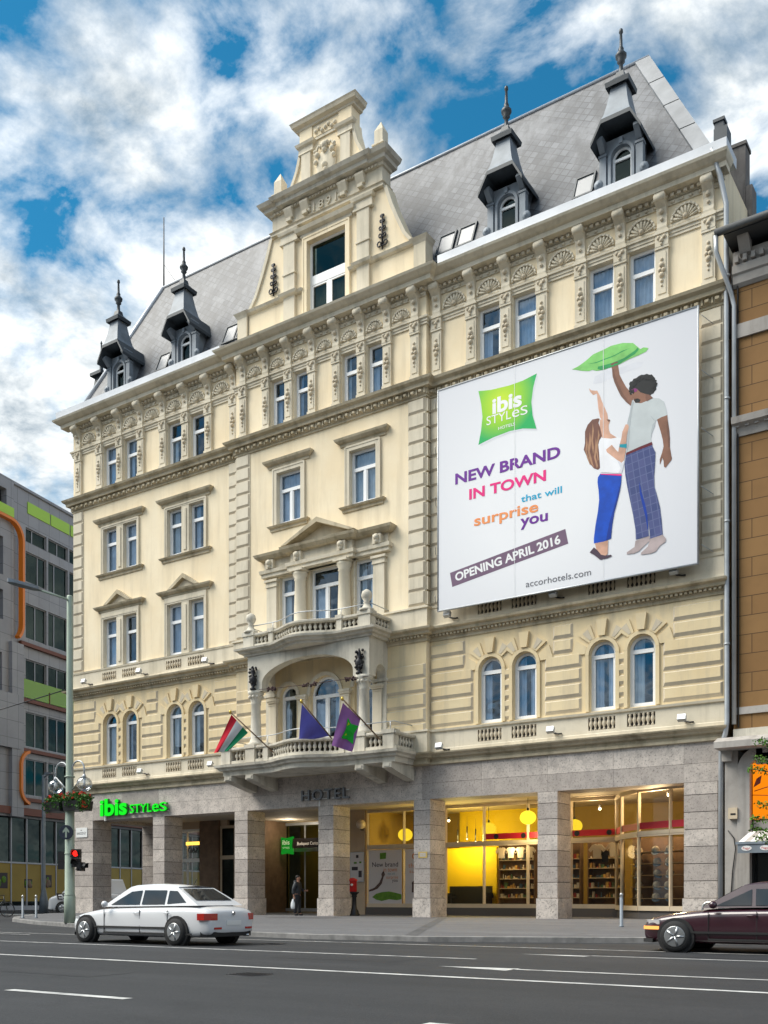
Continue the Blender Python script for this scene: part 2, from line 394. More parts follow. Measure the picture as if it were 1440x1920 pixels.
# crown above the main cornice: zinc gutter fascia
for a, b, l, r in ((-W, -RP - .7, 1, 0), (RP + .7, W, 0, .4)):
    gut = MB(); gut.cornice(a, b, 0, .6, [(.60, 24.92), (.62, 25.26), (.55, 25.30), (-.1, 25.68)], 0, l, r); gut.build('gutter', 'zinc', hotel)
# ---- parapet bands with baluster panels
BAL = [(.035, 0), (.05, .03), (.03, .06), (.028, .1), (.066, .2), (.062, .26), (.03, .36), (.05, .4), (.035, .44)]
def balusters(mb, xs, y, z0, h, m=0, n=8):
    k = h / .44
    for x in xs: mb.lathe((x, y, z0), [(r * 1.15, z * k) for r, z in BAL], n, m)
def band(a, b, y, z0, z1, zp0, zp1, l=1., r=1., lip=.07):
    pans = [c + o for c in (-12.71, -8.29, 8.29, 12.71) for o in (-OFF, OFF) if a < c < b]
    mb = MB(); p = .09
    mb.wall(a - p * l, b + p * r, z0, z1, y - p, [(c - .5, c + .5, zp0, zp1, False) for c in pans], .085, 0, 0)
    for sx, k in ((a - p, l), (b + p, r)):
        if k: mb.add([(sx, y - p, z0), (sx, y + .02, z0), (sx, y + .02, z1), (sx, y - p, z1)], [(0, 1, 2, 3)])
    mb.cornice(a, b, y, y + .33, [(p, z1 - .02), (p + lip, z1), (p + lip + .02, z1 + .08), (-.0, z1 + .11)], 0, l, r)
    if y == 0: mb.cornice(a, b, y, y + .02, [(p, z0 + .0), (p + .03, z0 + .01), (p + .03, z0 + .12), (p, z0 + .14)], 0, l, r)
    for c in pans:
        mb.box(c - .5, c + .5, y - .004, y + .0, zp0, zp1, 1)
        balusters(mb, [c - .4 + .16 * i for i in range(6)], y - .05, zp0, zp1 - zp0, 2)
    return mb.build('parapet', ['stone', 'joint', 'rustic_edge'], hotel)
band(-W, -RP, 0, 6.41, 7.2, 6.66, 7.1, 1, 0); band(RP, W, 0, 6.41, 7.2, 6.66, 7.1, 0, .4)
band(-W, -RP, 0, 11.22, 12.0, 11.46, 11.86, 1, 0, .03); band(RP, W, 0, 11.22, 12.0, 11.46, 11.86, 0, .4, .03)
rb = MB()
for z0, z1 in ((6.41, 7.2), (11.22, 12.0)):
    rb.cornice(-RP, RP, RY, .02, [(.09, z0), (.09, z1), (.15, z1 + .01), (.15, z1 + .08), (0, z1 + .1)], 0)
rb.build('parapet', 'stone', hotel)
# ---- rusticated first floor
def courses(x0, x1, y, z0, z1, n, ml=.0, mr_=.0, p=.065):
    h = (z1 - z0) / n
    for i in range(n): rus.bevbox(x0, x1, y, p, z0 + i * h + .025, z0 + (i + 1) * h - .025, (.08, .04, .12), 0, 1)
for s in (-1, 1):
    rus = MB()
    for a, b in ((14.16, 16.17), (9.8, 11.22), (4.94, 6.85)):
        courses(min(s * a, s * b), max(s * a, s * b), 0, 7.36, 9.5, 4)
    for c in PAIR: courses(s * c - .2, s * c + .2, 0, 7.36, 9.3, 5, p=.06)
    courses(s * 4.9 if s < 0 else 2.95, -2.95 if s < 0 else s * 4.9, RY, 7.0, 9.9, 5)
    for a, b in ((4.94, 6.5), (14.5, 16.17), (10.12, 10.9)):
        courses(min(s * a, s * b), max(s * a, s * b), 0, 9.52, 10.6, 2)
    for c in PAIR:
        for o in (-OFF, OFF):
            x = s * c + o; sp = 9.80 - HW
            rus.ring(x, sp, HW + .02, HW + .15, -.07, .0, n=14, m=0)
            for q in (-1, 1): rus.box(x + q * (HW + .085) - .065, x + q * (HW + .085) + .065, -.065, 0, 7.34, sp, 0)
            for k, a in enumerate((18, 54, 90, 126, 162)):
                r0, r1 = HW + .16, (1.12 if k != 2 else 1.2); w0, w1 = (.13, .27) if k != 2 else (.12, .2); pp = (.12 if k == 2 else .055) + (.006 if o > 0 else 0)
                if (k == 0 and o < 0) or (k == 4 and o > 0): continue
                ca, sa = math.cos(R(a)), math.sin(R(a)); pts = []
                for rr, ww in ((r0, -w0), (r1, -w1), (r1, w1), (r0, w0)): pts.append((x + rr * ca - ww * sa, sp + rr * sa + ww * ca))
                rus.prism(pts, -pp, 0, 0)
                if k in (1, 3):
                    pts = [(x + (r0 + .05) * ca + ww * sa * e - 0, sp + (r0 + .05) * sa - ww * ca * e) for e, ww in ((1, .05), (-1, .05))] + [(x + (r1 - .06) * ca + ww * sa * e, sp + (r1 - .06) * sa - ww * ca * e) for e, ww in ((-1, .12), (1, .12))]
                    rus.prism(pts, -pp - .012, -pp + .01, 1)
    rus.build('rustication', ['rustic', 'rustic_edge'], hotel)
# ---- quoins
def quoin(x0, x1, y, z0, z1, step=.565, ret=0):
    qu = MB()
    n = int(round((z1 - z0) / step)); h = (z1 - z0) / n
    qu.box(x0, x1, y - .03, y, z0, z1, 0)
    for i in range(n): qu.bevbox(x0 + .02, x1 - .02, y - .03, .05, z0 + i * h + .03, z0 + (i + 1) * h - .02, (.05, .02, .09), 0, 1)
    for i in range(14 if ret else 0): qu.box(min(ret * 4.9, ret * 4.99), max(ret * 4.9, ret * 4.99), RY + .01, -.06, 12.16 + i * .577, 12.16 + i * .577 + .5, 0)   # quoins turn the corner
    qu.build('quoin', ['stone', 'rustic_edge'], hotel)
for s in (-1, 1):
    f = lambda a, b: (min(s * a, s * b), max(s * a, s * b))
    quoin(*f(15.42, 16.17), 0, 12.12, 20.2); quoin(*f(4.95, 5.6), 0, 12.12, 20.2); quoin(*f(4.1, 4.9), RY, 12.12, 20.2, ret=s)
# ---- window surrounds
HOOD = [(0, 0), (.05, .02), (.06, .1), (.14, .13), (.22, .2), (.25, .27), (0, .30)]
def hood(mb, xa, xb, y, z, k=1.): mb.cornice(xa, xb, y, y + .02, [(p, z + h * k) for p, h in HOOD], 1)
def sill(mb, xa, xb, y, z):
    mb.cornice(xa, xb, y, y + .3, [(0, z - .27), (.05, z - .24), (.06, z - .14), (.13, z - .1), (.17, z - .03), (0, z)], 1)
def frame_rect(mb, xa, xb, za, zb, y, t=.13, p=.07, bottom=False):
    mb.box(xa - t, xa, y - p, y, za, zb); mb.box(xb, xb + t, y - p, y, za, zb); mb.box(xa - t, xb + t, y - p, y, zb, zb + t)
    mb.box(xa - t - .03, xa - t + .04, y - p - .02, y, za, zb + t); mb.box(xb + t - .04, xb + t + .03, y - p - .02, y, za, zb + t); mb.box(xa - t + .04, xb + t - .04, y - p - .02, y, zb + t - .06, zb + t + .02)
def pediment(mb, cx, hw, y, z, rise, p, m=1):
    for s in (-1, 1):
        poly = [(cx + s * hw, z), (cx, z + rise), (cx, z + rise - .2), (cx + s * (hw - .26), z)]
        mb.prism(poly, y - p, y + .0, m)
    mb.prism([(cx - hw + .2, z), (cx + hw - .2, z), (cx, z + rise - .15)], y - .05, y + .0, 0)
for c in (-12.71, -8.29):
    mb = MB(); x0, x1 = c - OFF - HW, c + OFF + HW
    frame_rect(mb, x0, x1, 12.1, 14.5, 0); mb.box(c - (OFF - HW), c + (OFF - HW), -.06, 0, 12.1, 14.5); mb.box(c - .09, c + .09, -.10, -.06, 12.3, 14.35)
    mb.box(x0 - .15, x1 + .15, -.07, 0, 14.645, 14.82)
    hood(mb, x0 - .3, x1 + .3, 0, 14.83, 1.05); pediment(mb, c, 1.0, 0, 15.14, .62, .24)
    mb.build('window_surround', ['stone', 'cornice'], hotel)
    mb = MB(); frame_rect(mb, x0, x1, 16.76, 18.95, 0); mb.box(c - (OFF - HW), c + (OFF - HW), -.06, 0, 16.76, 18.95); mb.box(c - .09, c + .09, -.10, -.06, 16.9, 18.8)
    hood(mb, x0 - .32, x1 + .32, 0, 19.12, 1.2); sill(mb, x0 - .3, x1 + .3, 0, 16.75)
    mb.build('window_surround', ['stone', 'cornice'], hotel)
for o in rw3:
    mb = MB(); frame_rect(mb, o[0], o[1], 16.76, 18.97, RY, .2)
    hood(mb, o[0] - .42, o[1] + .42, RY, 19.2, 1.2); sill(mb, o[0] - .3, o[1] + .3, RY, 16.75)
    mb.build('window_surround', ['stone', 'cornice'], hotel)
# the triple window over the balcony
mb = MB()
for s in (-1, 1):
    mb.box(s * 2.78 - .27, s * 2.78 + .27, RY - .14, RY, 12.0, 14.1); mb.box(s * 2.78 - .31, s * 2.78 + .31, RY - .18, RY, 14.1, 14.18); mb.box(s * 2.78 - .29, s * 2.78 + .29, RY - .16, RY, 14.18, 14.32); mb.box(s * 2.78 - .35, s * 2.78 + .35, RY - .22, RY, 14.32, 14.42)
    mb.lathe((s * 1.14, RY - .2, 11.9), [(.33, 0), (.33, .1), (.28, .16), (.27, .9), (.235, 2.15), (.27, 2.2), (.24, 2.26), (.33, 2.4), (.33, 2.52)], 16)
    mb.box(s * 1.14 - .34, s * 1.14 + .34, RY - .55, RY, 14.42, 14.52)
    for x in (s * 2.78, s * 1.14):
        yy = RY - (.22 if abs(x) > 2 else .38)
        mb.box(x - .2, x + .2, yy - .08, RY, 14.86, 15.24, 0); mb.ball((x, yy - .1, 15.1), .14, 8, 0); mb.ball((x, yy - .08, 14.95), .1, 8, 0)
    mb.box(s * 1.5 - .0 if s > 0 else -1.5 - .06, 1.56 if s > 0 else -1.5, RY - .06, RY, 11.9, 14.48)
mb.cornice(-3.1, 3.1, RY, RY + .02, [(.16, 14.52), (.2, 14.54), (.2, 14.68), (.26, 14.7), (.28, 14.84), (.1, 14.86), (.1, 15.24), (.105, 15.25)], 0)
mb.cornice(-3.1, 3.1, RY, RY + .02, [(.105, 15.25), (.3, 15.28), (.42, 15.4), (.46, 15.5), (0, 15.56)], 1)
mb.cornice(-1.5, 1.5, RY - .2, RY, [(.16, 14.52), (.2, 14.54), (.2, 14.68), (.26, 14.7), (.28, 14.84), (.1, 14.86), (.1, 15.24), (.105, 15.252)], 0)
mb.cornice(-1.5, 1.5, RY - .2, RY, [(.105, 15.252), (.3, 15.28), (.42, 15.4), (.46, 15.5), (0, 15.565)], 1)
pediment(mb, 0, 1.9, RY - .1, 15.56, .85, .5)
mb.build('window_surround', ['stone', 'cornice'], hotel)
# ---- top storey: pilasters, consoles, shells
def pilaster(x, y, w=.42):
    mb = MB(); a, b = x - w / 2, x + w / 2
    mb.box(a, b, y - .12, y, 20.9, 22.72); mb.box(a - .03, b + .03, y - .15, y, 20.9, 21.1)
    mb.box(a + .07, b - .07, y - .145, y - .12, 21.2, 22.6)
    mb.box(a - .03, b + .03, y - .16, y, 22.72, 22.8); mb.box(a - .015, b + .015, y - .17, y, 22.8, 23.2); mb.box(a - .05, b + .05, y - .21, y, 23.2, 23.28)
    for (dx, dz, r) in ((0, 22.35, .06), (0, 22.16, .1), (-.06, 22.0, .08), (.06, 21.98, .08), (0, 21.82, .1), (0, 21.62, .06), (0, 21.46, .04)): mb.ball((x + dx, y - .15, dz), r, 7, 1)
    for (dx, dz, r) in ((-.1, 23.08, .07), (.1, 23.08, .07), (0, 22.98, .08), (0, 22.86, .05)): mb.ball((x + dx, y - .18, dz), r, 7, 1)
    return mb.build('pilaster', ['stone', 'rustic_edge'], hotel)
def console(x, y, w=.34):
    mb = MB(); pr = [(0, 23.30), (.13, 23.32), (.15, 23.45), (.12, 23.6), (.14, 23.85), (.22, 24.05), (.36, 24.16), (.44, 24.22), (.47, 24.34), (.42, 24.45), (.42, 24.46), (0, 24.46)]
    mb.prism([(y - p, z) for p, z in pr], x - w / 2, x + w / 2, 0, 'x')
    mb.lathe((x - w / 2 - .03, y - .36, 24.31), [(.02, 0), (.13, .02), (.13, w + .04), (.02, w + .06)], 10, 0, True, 'x')
    mb.ball((x, y - .19, 23.95), .09, 7, 1); mb.ball((x, y - .15, 23.7), .06, 7, 1); mb.box(x - w / 2 - .05, x + w / 2 + .05, y - .19, y, 23.28, 23.34)
    return mb.build('console', ['stone', 'rustic_edge'], hotel)
def shell(x, y, hw):
    mb = MB(); z = 23.52; r = min(hw - .06, .5)
    mb.box(x - hw, x + hw, y - .03, y, 23.42, 23.5, 0)
    mb.ring(x, z, r - .06, r, y - .1, y, n=12); mb.ring(x, z, .02, r - .05, y - .035, y, n=12)
    for i in range(9):
        a = R(10 + 20 * i); c, s = math.cos(a), math.sin(a)
        mb.tube([(x + .1 * c, y - .03, z + .1 * s), (x + (r - .1) * c, y - .06, z + (r - .1) * s)], [.02, .05], 5)
        mb.ball((x + (r - .04) * c, y - .08, z + (r - .04) * s), .055, 6, 0)
    mb.ball((x, y - .08, z + .06), .09, 8, 1)
    return mb.build('shell_ornament', ['stone', 'rustic_edge'], hotel)
PW = (5.28, 6.8, 8.26, 9.72, 11.22, 12.69, 14.16, 15.72)
bays = [(-W, -RP, 0, [-x for x in PW[::-1]]), (RP, W, 0, list(PW)), (-RP, RP, RY, [-4.45, -3.15, -1.89, -.63, .63, 1.89, 3.15, 4.45])]
for a, b, y, xs in bays:
    for x in xs: pilaster(x, y, .42 if y == 0 else .38); console(x, y, .34 if y == 0 else .32)
    for p, q in zip(xs[:-1], xs[1:]): shell((p + q) / 2, y, (q - p) / 2 - .17)
    fz = MB(); fz.cornice(a, b, y, .02, [(.02, 23.04), (.05, 23.05), (.05, 23.14), (.08, 23.15), (.08, 23.24), (.13, 23.26), (.14, 23.33), (.0, 23.36)], 0, 0 if y == 0 and a > 0 else 1, 1 if y else .0)
    fz.box(a, b, y - .05, y - .001, 24.13, 24.29)
    n = int((b - a) / .3)
    for i in range(n): fz.ball((a + (i + .5) * (b - a) / n, y - .06, 24.21), .07, 6, 0, .8)
    fz.build('frieze', 'stone', hotel)
# ---- stone arcade
def stack(mb, x0, x1, y0, y1, zs, g=.011):
    mb.box(x0 + .02, x1 - .02, y0 + .02, y1 - .02, zs[0], zs[-1], 1)
    for a, b in zip(zs[:-1], zs[1:]): mb.box(x0, x1, y0, y1, a + (g if a > 0 else 0), b - g, 0)
ZC = [0, .75, 1.325, 1.9, 2.475, 3.05, 3.625, 4.2, 4.62]
def pillar(x0, x1, y0, y1):
    mb = MB(); stack(mb, x0, x1, y0, y1, ZC[1:]); mb.box(x0 - .04, x1 + .04, y0 - .04, y1 + .04, 0, .74, 0)
    return mb.build('pillar', ['clad', 'joint'], hotel)
COLS = [(-10.46, -9.7), (-5.27, -4.51), (-.56, .22), (4.18, 4.92), (9.51, 10.29)]
for a, b in COLS: pillar(a, b, .0, 1.18)
pillar(-16.17, -14.73, 0, 1.18); pillar(-16.17, -15.3, 4.6, 5.7)
pillar(14.87, 15.98, .0, 1.3)
lin = MB()
xs = [-16.19, -14.73, -12.6, -10.08, -7.5, -4.89, -2.5, -.17, 2.3, 4.55, 7.2, 9.9, 12.4, 14.87, 16.19]
lin.box(-16.15, 16.15, .03, 1.15, 4.66, 5.92, 1)
for a, b in zip(xs[:-1], xs[1:]):
    for z0, z1 in ((4.62, 5.235), (5.245, 5.93)): lin.box(a + .003, b - .003, 0, 1.18, z0, z1, 0)
lin.build('lintel', ['clad', 'joint'], hotel)
lin = MB(); lin.box(-16.18, -15.2, 1.2, 12, 4.62, 5.93); lin.build('lintel', ['clad'], hotel)
arc = MB(); arc.box(-16.1, 16.1, 1.18, 14.5, 4.78, 4.9); arc.box(-16.1, 16.1, 14.5, 14.9, 0, 5); arc.build('ceiling', 'soffit', hotel)
M['pane_sky'] = flat('roof_window_glass', (.13, .145, .165), .3, 0, .5)
# ---- roof
EX, EY, EZ, RX, RYY, RZ = 15.74, .25, 25.66, 12.7, 2.8, 31.9
rf = MB()
rf.add([(-EX, EY, EZ), (EX, EY, EZ), (RX, RYY, RZ), (-RX, RYY, RZ)], [(0, 1, 2, 3)])
for s in (-1, 1): rf.add([(s * EX, EY, EZ), (s * RX, RYY, RZ), (s * RX, 12, RZ), (s * EX, 14.7, EZ)], [(0, 1, 2, 3)])
rf.add([(-RX, RYY, RZ), (RX, RYY, RZ), (RX, 12, RZ), (-RX, 12, RZ)], [(0, 1, 2, 3)])
rf.add([(-EX, 14.7, EZ), (EX, 14.7, EZ), (RX, 12, RZ), (-RX, 12, RZ)], [(0, 1, 2, 3)])
roof = rf.build('roof', 'slate', hotel)
hp = MB()
hp.tube([(-RX, RYY, RZ + .03), (RX, RYY, RZ + .03)], .07, 6)
hp.tube([(-EX, EY, EZ), (-RX, RYY, RZ)], .12, 6)
d = Vector((RX - EX, RYY - EY, RZ - EZ)); sx = Vector((-.55, 0, 0)); n = Vector((.3, -.5, .25)).normalized() * .07
a = Vector((EX, EY, EZ)); b = a + d
for i in range(4):
    p, q = a + d * (i / 4 + .004), a + d * ((i + 1) / 4 - .004)
    hp.add([p + sx + n, p + n, q + n, q + sx + n, p + sx - n, p - n, q - n, q + sx - n], [(0, 1, 2, 3), (4, 7, 6, 5), (0, 4, 5, 1), (3, 2, 6, 7), (1, 5, 6, 2), (0, 3, 7, 4)], 1)
hp.build('ridge_flashing', ['zinc', 'zinchip'], roof)
mb = MB(); mb.tube([(-12.75, 2.9, 31.8), (-12.75, 2.9, 35.6)], [.045, .025], 6); mb.tube([(-12.75, 2.9, 33.2), (-12.1, 2.9, 32.3), (-11.8, 2.9, 31.95)], .012, 4)
mb.build('antenna', 'iron', hotel)
def sky_window(x, w=.78):
    k = (RYY - EY) / (RZ - EZ); z0, z1 = 25.95, 26.95; o = -.09
    P = lambda xx, z, e: (xx, EY + (z - EZ) * k + e, z)
    mb = MB()
    for xa, xb, za, zb in ((x - w / 2, x - w / 2 + .07, z0, z1), (x + w / 2 - .07, x + w / 2, z0, z1), (x - w / 2 + .07, x + w / 2 - .07, z0, z0 + .07), (x - w / 2 + .07, x + w / 2 - .07, z1 - .07, z1)):
        v = [P(xa, za, o), P(xb, za, o), P(xb, zb, o), P(xa, zb, o), P(xa, za, .05), P(xb, za, .05), P(xb, zb, .05), P(xa, zb, .05)]
        mb.add(v, [(0, 1, 2, 3), (0, 4, 5, 1), (1, 5, 6, 2), (2, 6, 7, 3), (3, 7, 4, 0)])
    w_ = mb.build('skylight', 'zincdark', hotel)
    mb = MB(); mb.add([P(x - w / 2, z0, o + .04), P(x + w / 2, z0, o + .04), P(x + w / 2, z1, o + .04), P(x - w / 2, z1, o + .04)], [(0, 1, 2, 3)])
    mb.build('pane', 'pane_sky', w_)
for x in (5.35, 6.25, 11.1, -6.0, -5.15, -10.3): sky_window(x)
# ---- dormers
def dormer(x):
    mb = MB()
    mb.wall(x - .62, x + .62, 25.3, 27.2, -.05, [(x - .36, x + .36, 25.55, 26.85, True)], .2, 0, 0)
    for s in (-1, 1):
        mb.add([(x + s * .62, -.05, 25.3), (x + s * .62, 1.6, 25.3), (x + s * .62, 1.6, 27.2), (x + s * .62, -.05, 27.2)], [(0, 1, 2, 3)])
        q = x + s * .66; mb.box(q - .12, q + .12, -.14, .1, 25.3, 26.65); mb.box(q - .15, q + .15, -.17, .1, 26.65, 26.73)
        mb.prism([(-.1, 26.73), (-.5, 27.05), (-.42, 27.2), (.1, 27.2)], q - .1, q + .1, 0, 'x')
        mb.lathe((q - s * -.16, -.12, 25.75), [(.01, -.06), (.16, -.05), (.16, .05), (.01, .06)], 10, 0, True, 'y')
        mb.lathe((q - s * -.16, -.19, 25.75), [(.01, -.03), (.07, -.02), (.07, .03), (.01, .03)], 8, 0, True, 'y')
    mb.ring(x, 26.49, .37, .47, -.13, -.05, n=12); mb.box(x - .47, x - .37, -.13, -.05, 25.4, 26.49); mb.box(x + .37, x + .47, -.13, -.05, 25.4, 26.49)
    mb.box(x - .07, x + .07, -.17, -.05, 26.9, 27.1)
    d = mb.build('dormer', 'zincmid', hotel)
    o = (x - .36, x + .36, 25.5, 26.85, True)
    f = MB(); r = .36; sp = 26.49
    f.box(x - r, x - r + .08, .05, .13, 25.5, sp); f.box(x + r - .08, x + r, .05, .13, 25.5, sp); f.ring(x, sp, r - .08, r, .05, .13); f.box(x - r + .06, x + r - .06, .04, .13, sp - .07, sp + .02); f.box(x - r + .06, x + r - .06, .05, .13, 25.5, 25.62)
    f.build('window_frame', 'pvc', d)
    g = MB(); pl = [(x - .34, 25.55), (x + .34, 25.55)] + [(x + .34 * math.cos(math.pi * i / 10), sp + .34 * math.sin(math.pi * i / 10)) for i in range(11)]
    g.add([(p, .10, q) for p, q in pl], [tuple(range(len(pl)))]); g.build('pane', 'darkglass', d)
    g = MB(); g.box(x - .6, x + .6, .5, .55, 25.4, 27.1); g.build('interior_wall', 'inside', d)
    # gabled hood
    h = MB(); y0, y1 = -.68, 1.9
    top = [(-.90, 26.90), (-.52, 27.58), (.52, 27.58), (.90, 26.90)]
    for (a, za), (b, zb) in zip(top[:-1], top[1:]):
        h.add([(x + a, y0, za), (x + b, y0, zb), (x + b, y1, zb), (x + a, y1, za), (x + a, y0, za - .14), (x + b, y0, zb - .14), (x + b, y1, zb - .14), (x + a, y1, za - .14)], [(0, 1, 2, 3), (4, 7, 6, 5), (0, 4, 5, 1), (2, 6, 7, 3), (1, 5, 6, 2), (0, 3, 7, 4)])
    h.build('hood', 'zincdark', d)
    # tapering neck, capped and carrying a finial
    k = MB(); cy = -.12
    lv = [(.53, .56, 27.56), (.46, .48, 27.72), (.37, .39, 28.1), (.30, .31, 28.5), (.27, .27, 28.78)]
    v = []; f = []
    for hx, hy, z in lv: v += [(x - hx, cy - hy, z), (x + hx, cy - hy, z), (x + hx, cy + hy, z), (x - hx, cy + hy, z)]
    for i in range(len(lv) - 1):
        for j in range(4): f.append((i * 4 + j, i * 4 + (j + 1) % 4, i * 4 + 4 + (j + 1) % 4, i * 4 + 4 + j))
    k.add(v, f); k.build('neck', 'zincmid', d)
    k = MB(); lv = [(.27, 28.76), (.41, 28.70), (.43, 28.86), (.27, 29.0), (.16, 29.12), (.13, 29.3)]
    v = []; f = []
    for hx, z in lv: v += [(x - hx, cy - hx, z), (x + hx, cy - hx, z), (x + hx, cy + hx, z), (x - hx, cy + hx, z)]
    for i in range(len(lv) - 1):
        for j in range(4): f.append((i * 4 + j, i * 4 + (j + 1) % 4, i * 4 + 4 + (j + 1) % 4, i * 4 + 4 + j))
    k.add(v, f)
    k.lathe((x, cy, 29.28), [(.12, 0), (.08, .08), (.07, .35), (.14, .42), (.11, .48), (.19, .58), (.20, .66), (.12, .76), (.08, .8), (.10, .86), (.06, .95), (.045, 1.4), (.075, 1.44), (.065, 1.54), (.005, 1.6)], 10)
    k.build('finial', 'zincdark', d)
for x in (-12.72, -8.3, 8.3, 12.72): dormer(x)
# a dormer on the side street slope shows only its hood and finial
d = MB(); sx, sy, dz = -16.5, 2.05, -.55
for r, z0, z1 in ((.5, 26.9 + dz, 27.8 + dz), (.33, 27.8 + dz, 28.7 + dz)): d.add([(sx - r, sy - r, z0), (sx + r, sy - r, z0), (sx + r, sy + r, z0), (sx - r, sy + r, z0)] + [(sx - r * .65, sy - r * .65, z1), (sx + r * .65, sy - r * .65, z1), (sx + r * .65, sy + r * .65, z1), (sx - r * .65, sy + r * .65, z1)], [(0, 1, 5, 4), (1, 2, 6, 5), (2, 3, 7, 6), (3, 0, 4, 7)])
d.box(sx + .3, sx + 1.6, sy - .6, sy + .6, 25.6, 26.9 + dz); d.box(sx - .5, sx + 1.6, sy - .8, sy + .8, 26.9 + dz, 27.05 + dz); d.box(sx - .42, sx + .42, sy - .42, sy + .42, 28.66 + dz, 28.82 + dz)
d.lathe((sx, sy, 28.8 + dz), [(.2, 0), (.10, .3), (.09, .55), (.17, .7), (.17, .85), (.08, 1.0), (.045, 1.1), (.035, 1.6), (.06, 1.66), (.01, 1.8)], 10)
d.build('dormer', 'zincdark', hotel)
# ---- the sculpted gable
GY = -.16
g = MB()
out = [(4.3, 25.0), (4.26, 26.6), (3.95, 27.0), (3.62, 27.7), (3.32, 28.4), (3.05, 29.2)]
for s in (-1, 1):
    P = [(s * 1.0, 25.0)] + [(s * a, b) for a, b in out] + [(s * 1.0, 29.2)]
    g.prism(P, GY, GY + .5, 0)
    rim = [(s * a, b) for a, b in out[1:]] + [(s * (a - .16), b) for a, b in out[1:][::-1]]
    g.prism(rim, GY - .08, GY, 1)
g.box(-1.0, 1.0, GY, GY + .5, 28.4, 29.2, 0)
for s in (-1, 1):
    c = s * 1.92
    g.box(c - .3, c + .3, GY - .14, GY, 25.0, 28.62, 1); g.box(c - .34, c + .34, GY - .18, GY, 27.3, 27.36, 1)
    g.cornice(c - .3, c + .3, GY, GY + .01, [(.14, 28.62), (.18, 28.64), (.18, 28.72), (.15, 28.74), (.15, 28.98), (.22, 29.02), (.26, 29.14), (.2, 29.2)], 1)
    a, b = (1.25, 4.9) if s > 0 else (-4.9, -1.25)
    g.cornice(a, b, GY, GY + .4, [(.02, 26.36), (.14, 26.4), (.2, 26.5), (.02, 26.56)], 2, .3, .3)
    g.cornice(c - .32, c + .32, GY - .14, GY, [(.0, 26.36), (.12, 26.4), (.18, 26.5), (.0, 26.555)], 2)
    p = s * 4.6; g.box(p - .27, p + .27, GY - .1, GY + .45, 25.0, 26.36, 1); g.cornice(p - .27, p + .27, GY - .1, GY + .45, [(.0, 26.3), (.05, 26.4), (.14, 26.52), (0, 26.62)], 2)
g.box(-4.9, 4.9, GY - .02, GY + .3, 24.9, 25.3, 1)
frame_rect(g, -1.0, 1.0, 25.3, 28.4, GY, .2, .09)
g.cornice(-1.25, 1.25, GY, GY + .01, [(.05, 28.62), (.09, 28.64), (.09, 28.75), (.24, 28.82), (.3, 28.96), (.1, 29.02)], 1)
g.cornice(-2.75, 2.75, GY, GY + .5, [(.1, 29.2), (.16, 29.22), (.16, 29.32), (.22, 29.36), (.1, 29.4), (.1, 30.02), (.18, 30.04), (.2, 30.14)], 1)
g.cornice(-2.75, 2.75, GY, GY + .6, [(.2, 30.14), (.36, 30.17), (.38, 30.3), (.52, 30.36), (.6, 30.5), (.1, 30.58)], 2)
g.cornice(-2.0, 2.0, GY - .1, GY, [(.2, 30.14), (.36, 30.17), (.38, 30.3), (.52, 30.36), (.6, 30.5), (.1, 30.585)], 2)
n = 34
for i in range(n): x = -2.7 + 5.4 * (i + .5) / n; g.box(x - .05, x + .05, GY - .24, GY - .1, 30.03, 30.12, 1)
for x in (-1.85, -1.0, .98, 1.85):
    g.prism([(GY - .1, 29.62), (GY - .2, 29.66), (GY - .34, 29.95), (GY - .34, 30.03), (GY - .1, 30.03)], x - .2, x + .2, 1, 'x'); g.box(x - .12, x + .12, GY - .27, GY - .1, 29.5, 29.63, 1)
text_on(g, '1891', -.62, .6, 29.52, .34, GY - .1, 1, .01, .06, spacing=1.35)
for (x, z) in ((-.85, 29.75), (.8, 29.75)):
    for k in range(3): g.ball((x + rnd.uniform(-.07, .07), GY - .15, z + (k - 1) * .14), .08, 6, 1)
# upper stage
up = [(2.25, 30.55), (1.95, 30.95), (1.62, 31.6), (1.45, 32.2), (1.42, 32.5)]
g.prism([(a, b) for a, b in up] + [(-a, b) for a, b in up[::-1]], GY, GY + .5, 0)
for s in (-1, 1):
    g.prism([(s * a, b) for a, b in up] + [(s * (a - .14), b) for a, b in up[::-1]], GY - .08, GY, 1)
    c = s * 1.02; g.box(c - .24, c + .24, GY - .12, GY, 30.55, 32.1, 1); g.cornice(c - .24, c + .24, GY, GY + .01, [(.12, 32.1), (.15, 32.12), (.13, 32.2), (.13, 32.36), (.22, 32.42), (.26, 32.52)], 1)
    g.box(s * 1.02 - .33, s * 1.02 + .33, GY - .12, GY + .47, 32.5, 33.11, 0)
g.box(-1.3, 1.3, GY - .06, GY + .44, 32.5, 33.12, 1); g.box(-.66, .66, GY - .08, GY, 32.62, 33.02, 0)
for i in range(7): g.ball((-.5 + i * .165, GY - .1, 32.8 + .08 * math.sin(i * 2.1)), .085, 6, 1)
g.cornice(-1.34, 1.34, GY, GY + .5, [(.06, 33.1), (.14, 33.12), (.16, 33.2), (.30, 33.26), (.34, 33.36), (.38, 33.42), (.1, 33.47)], 1, 1, 1, 2)
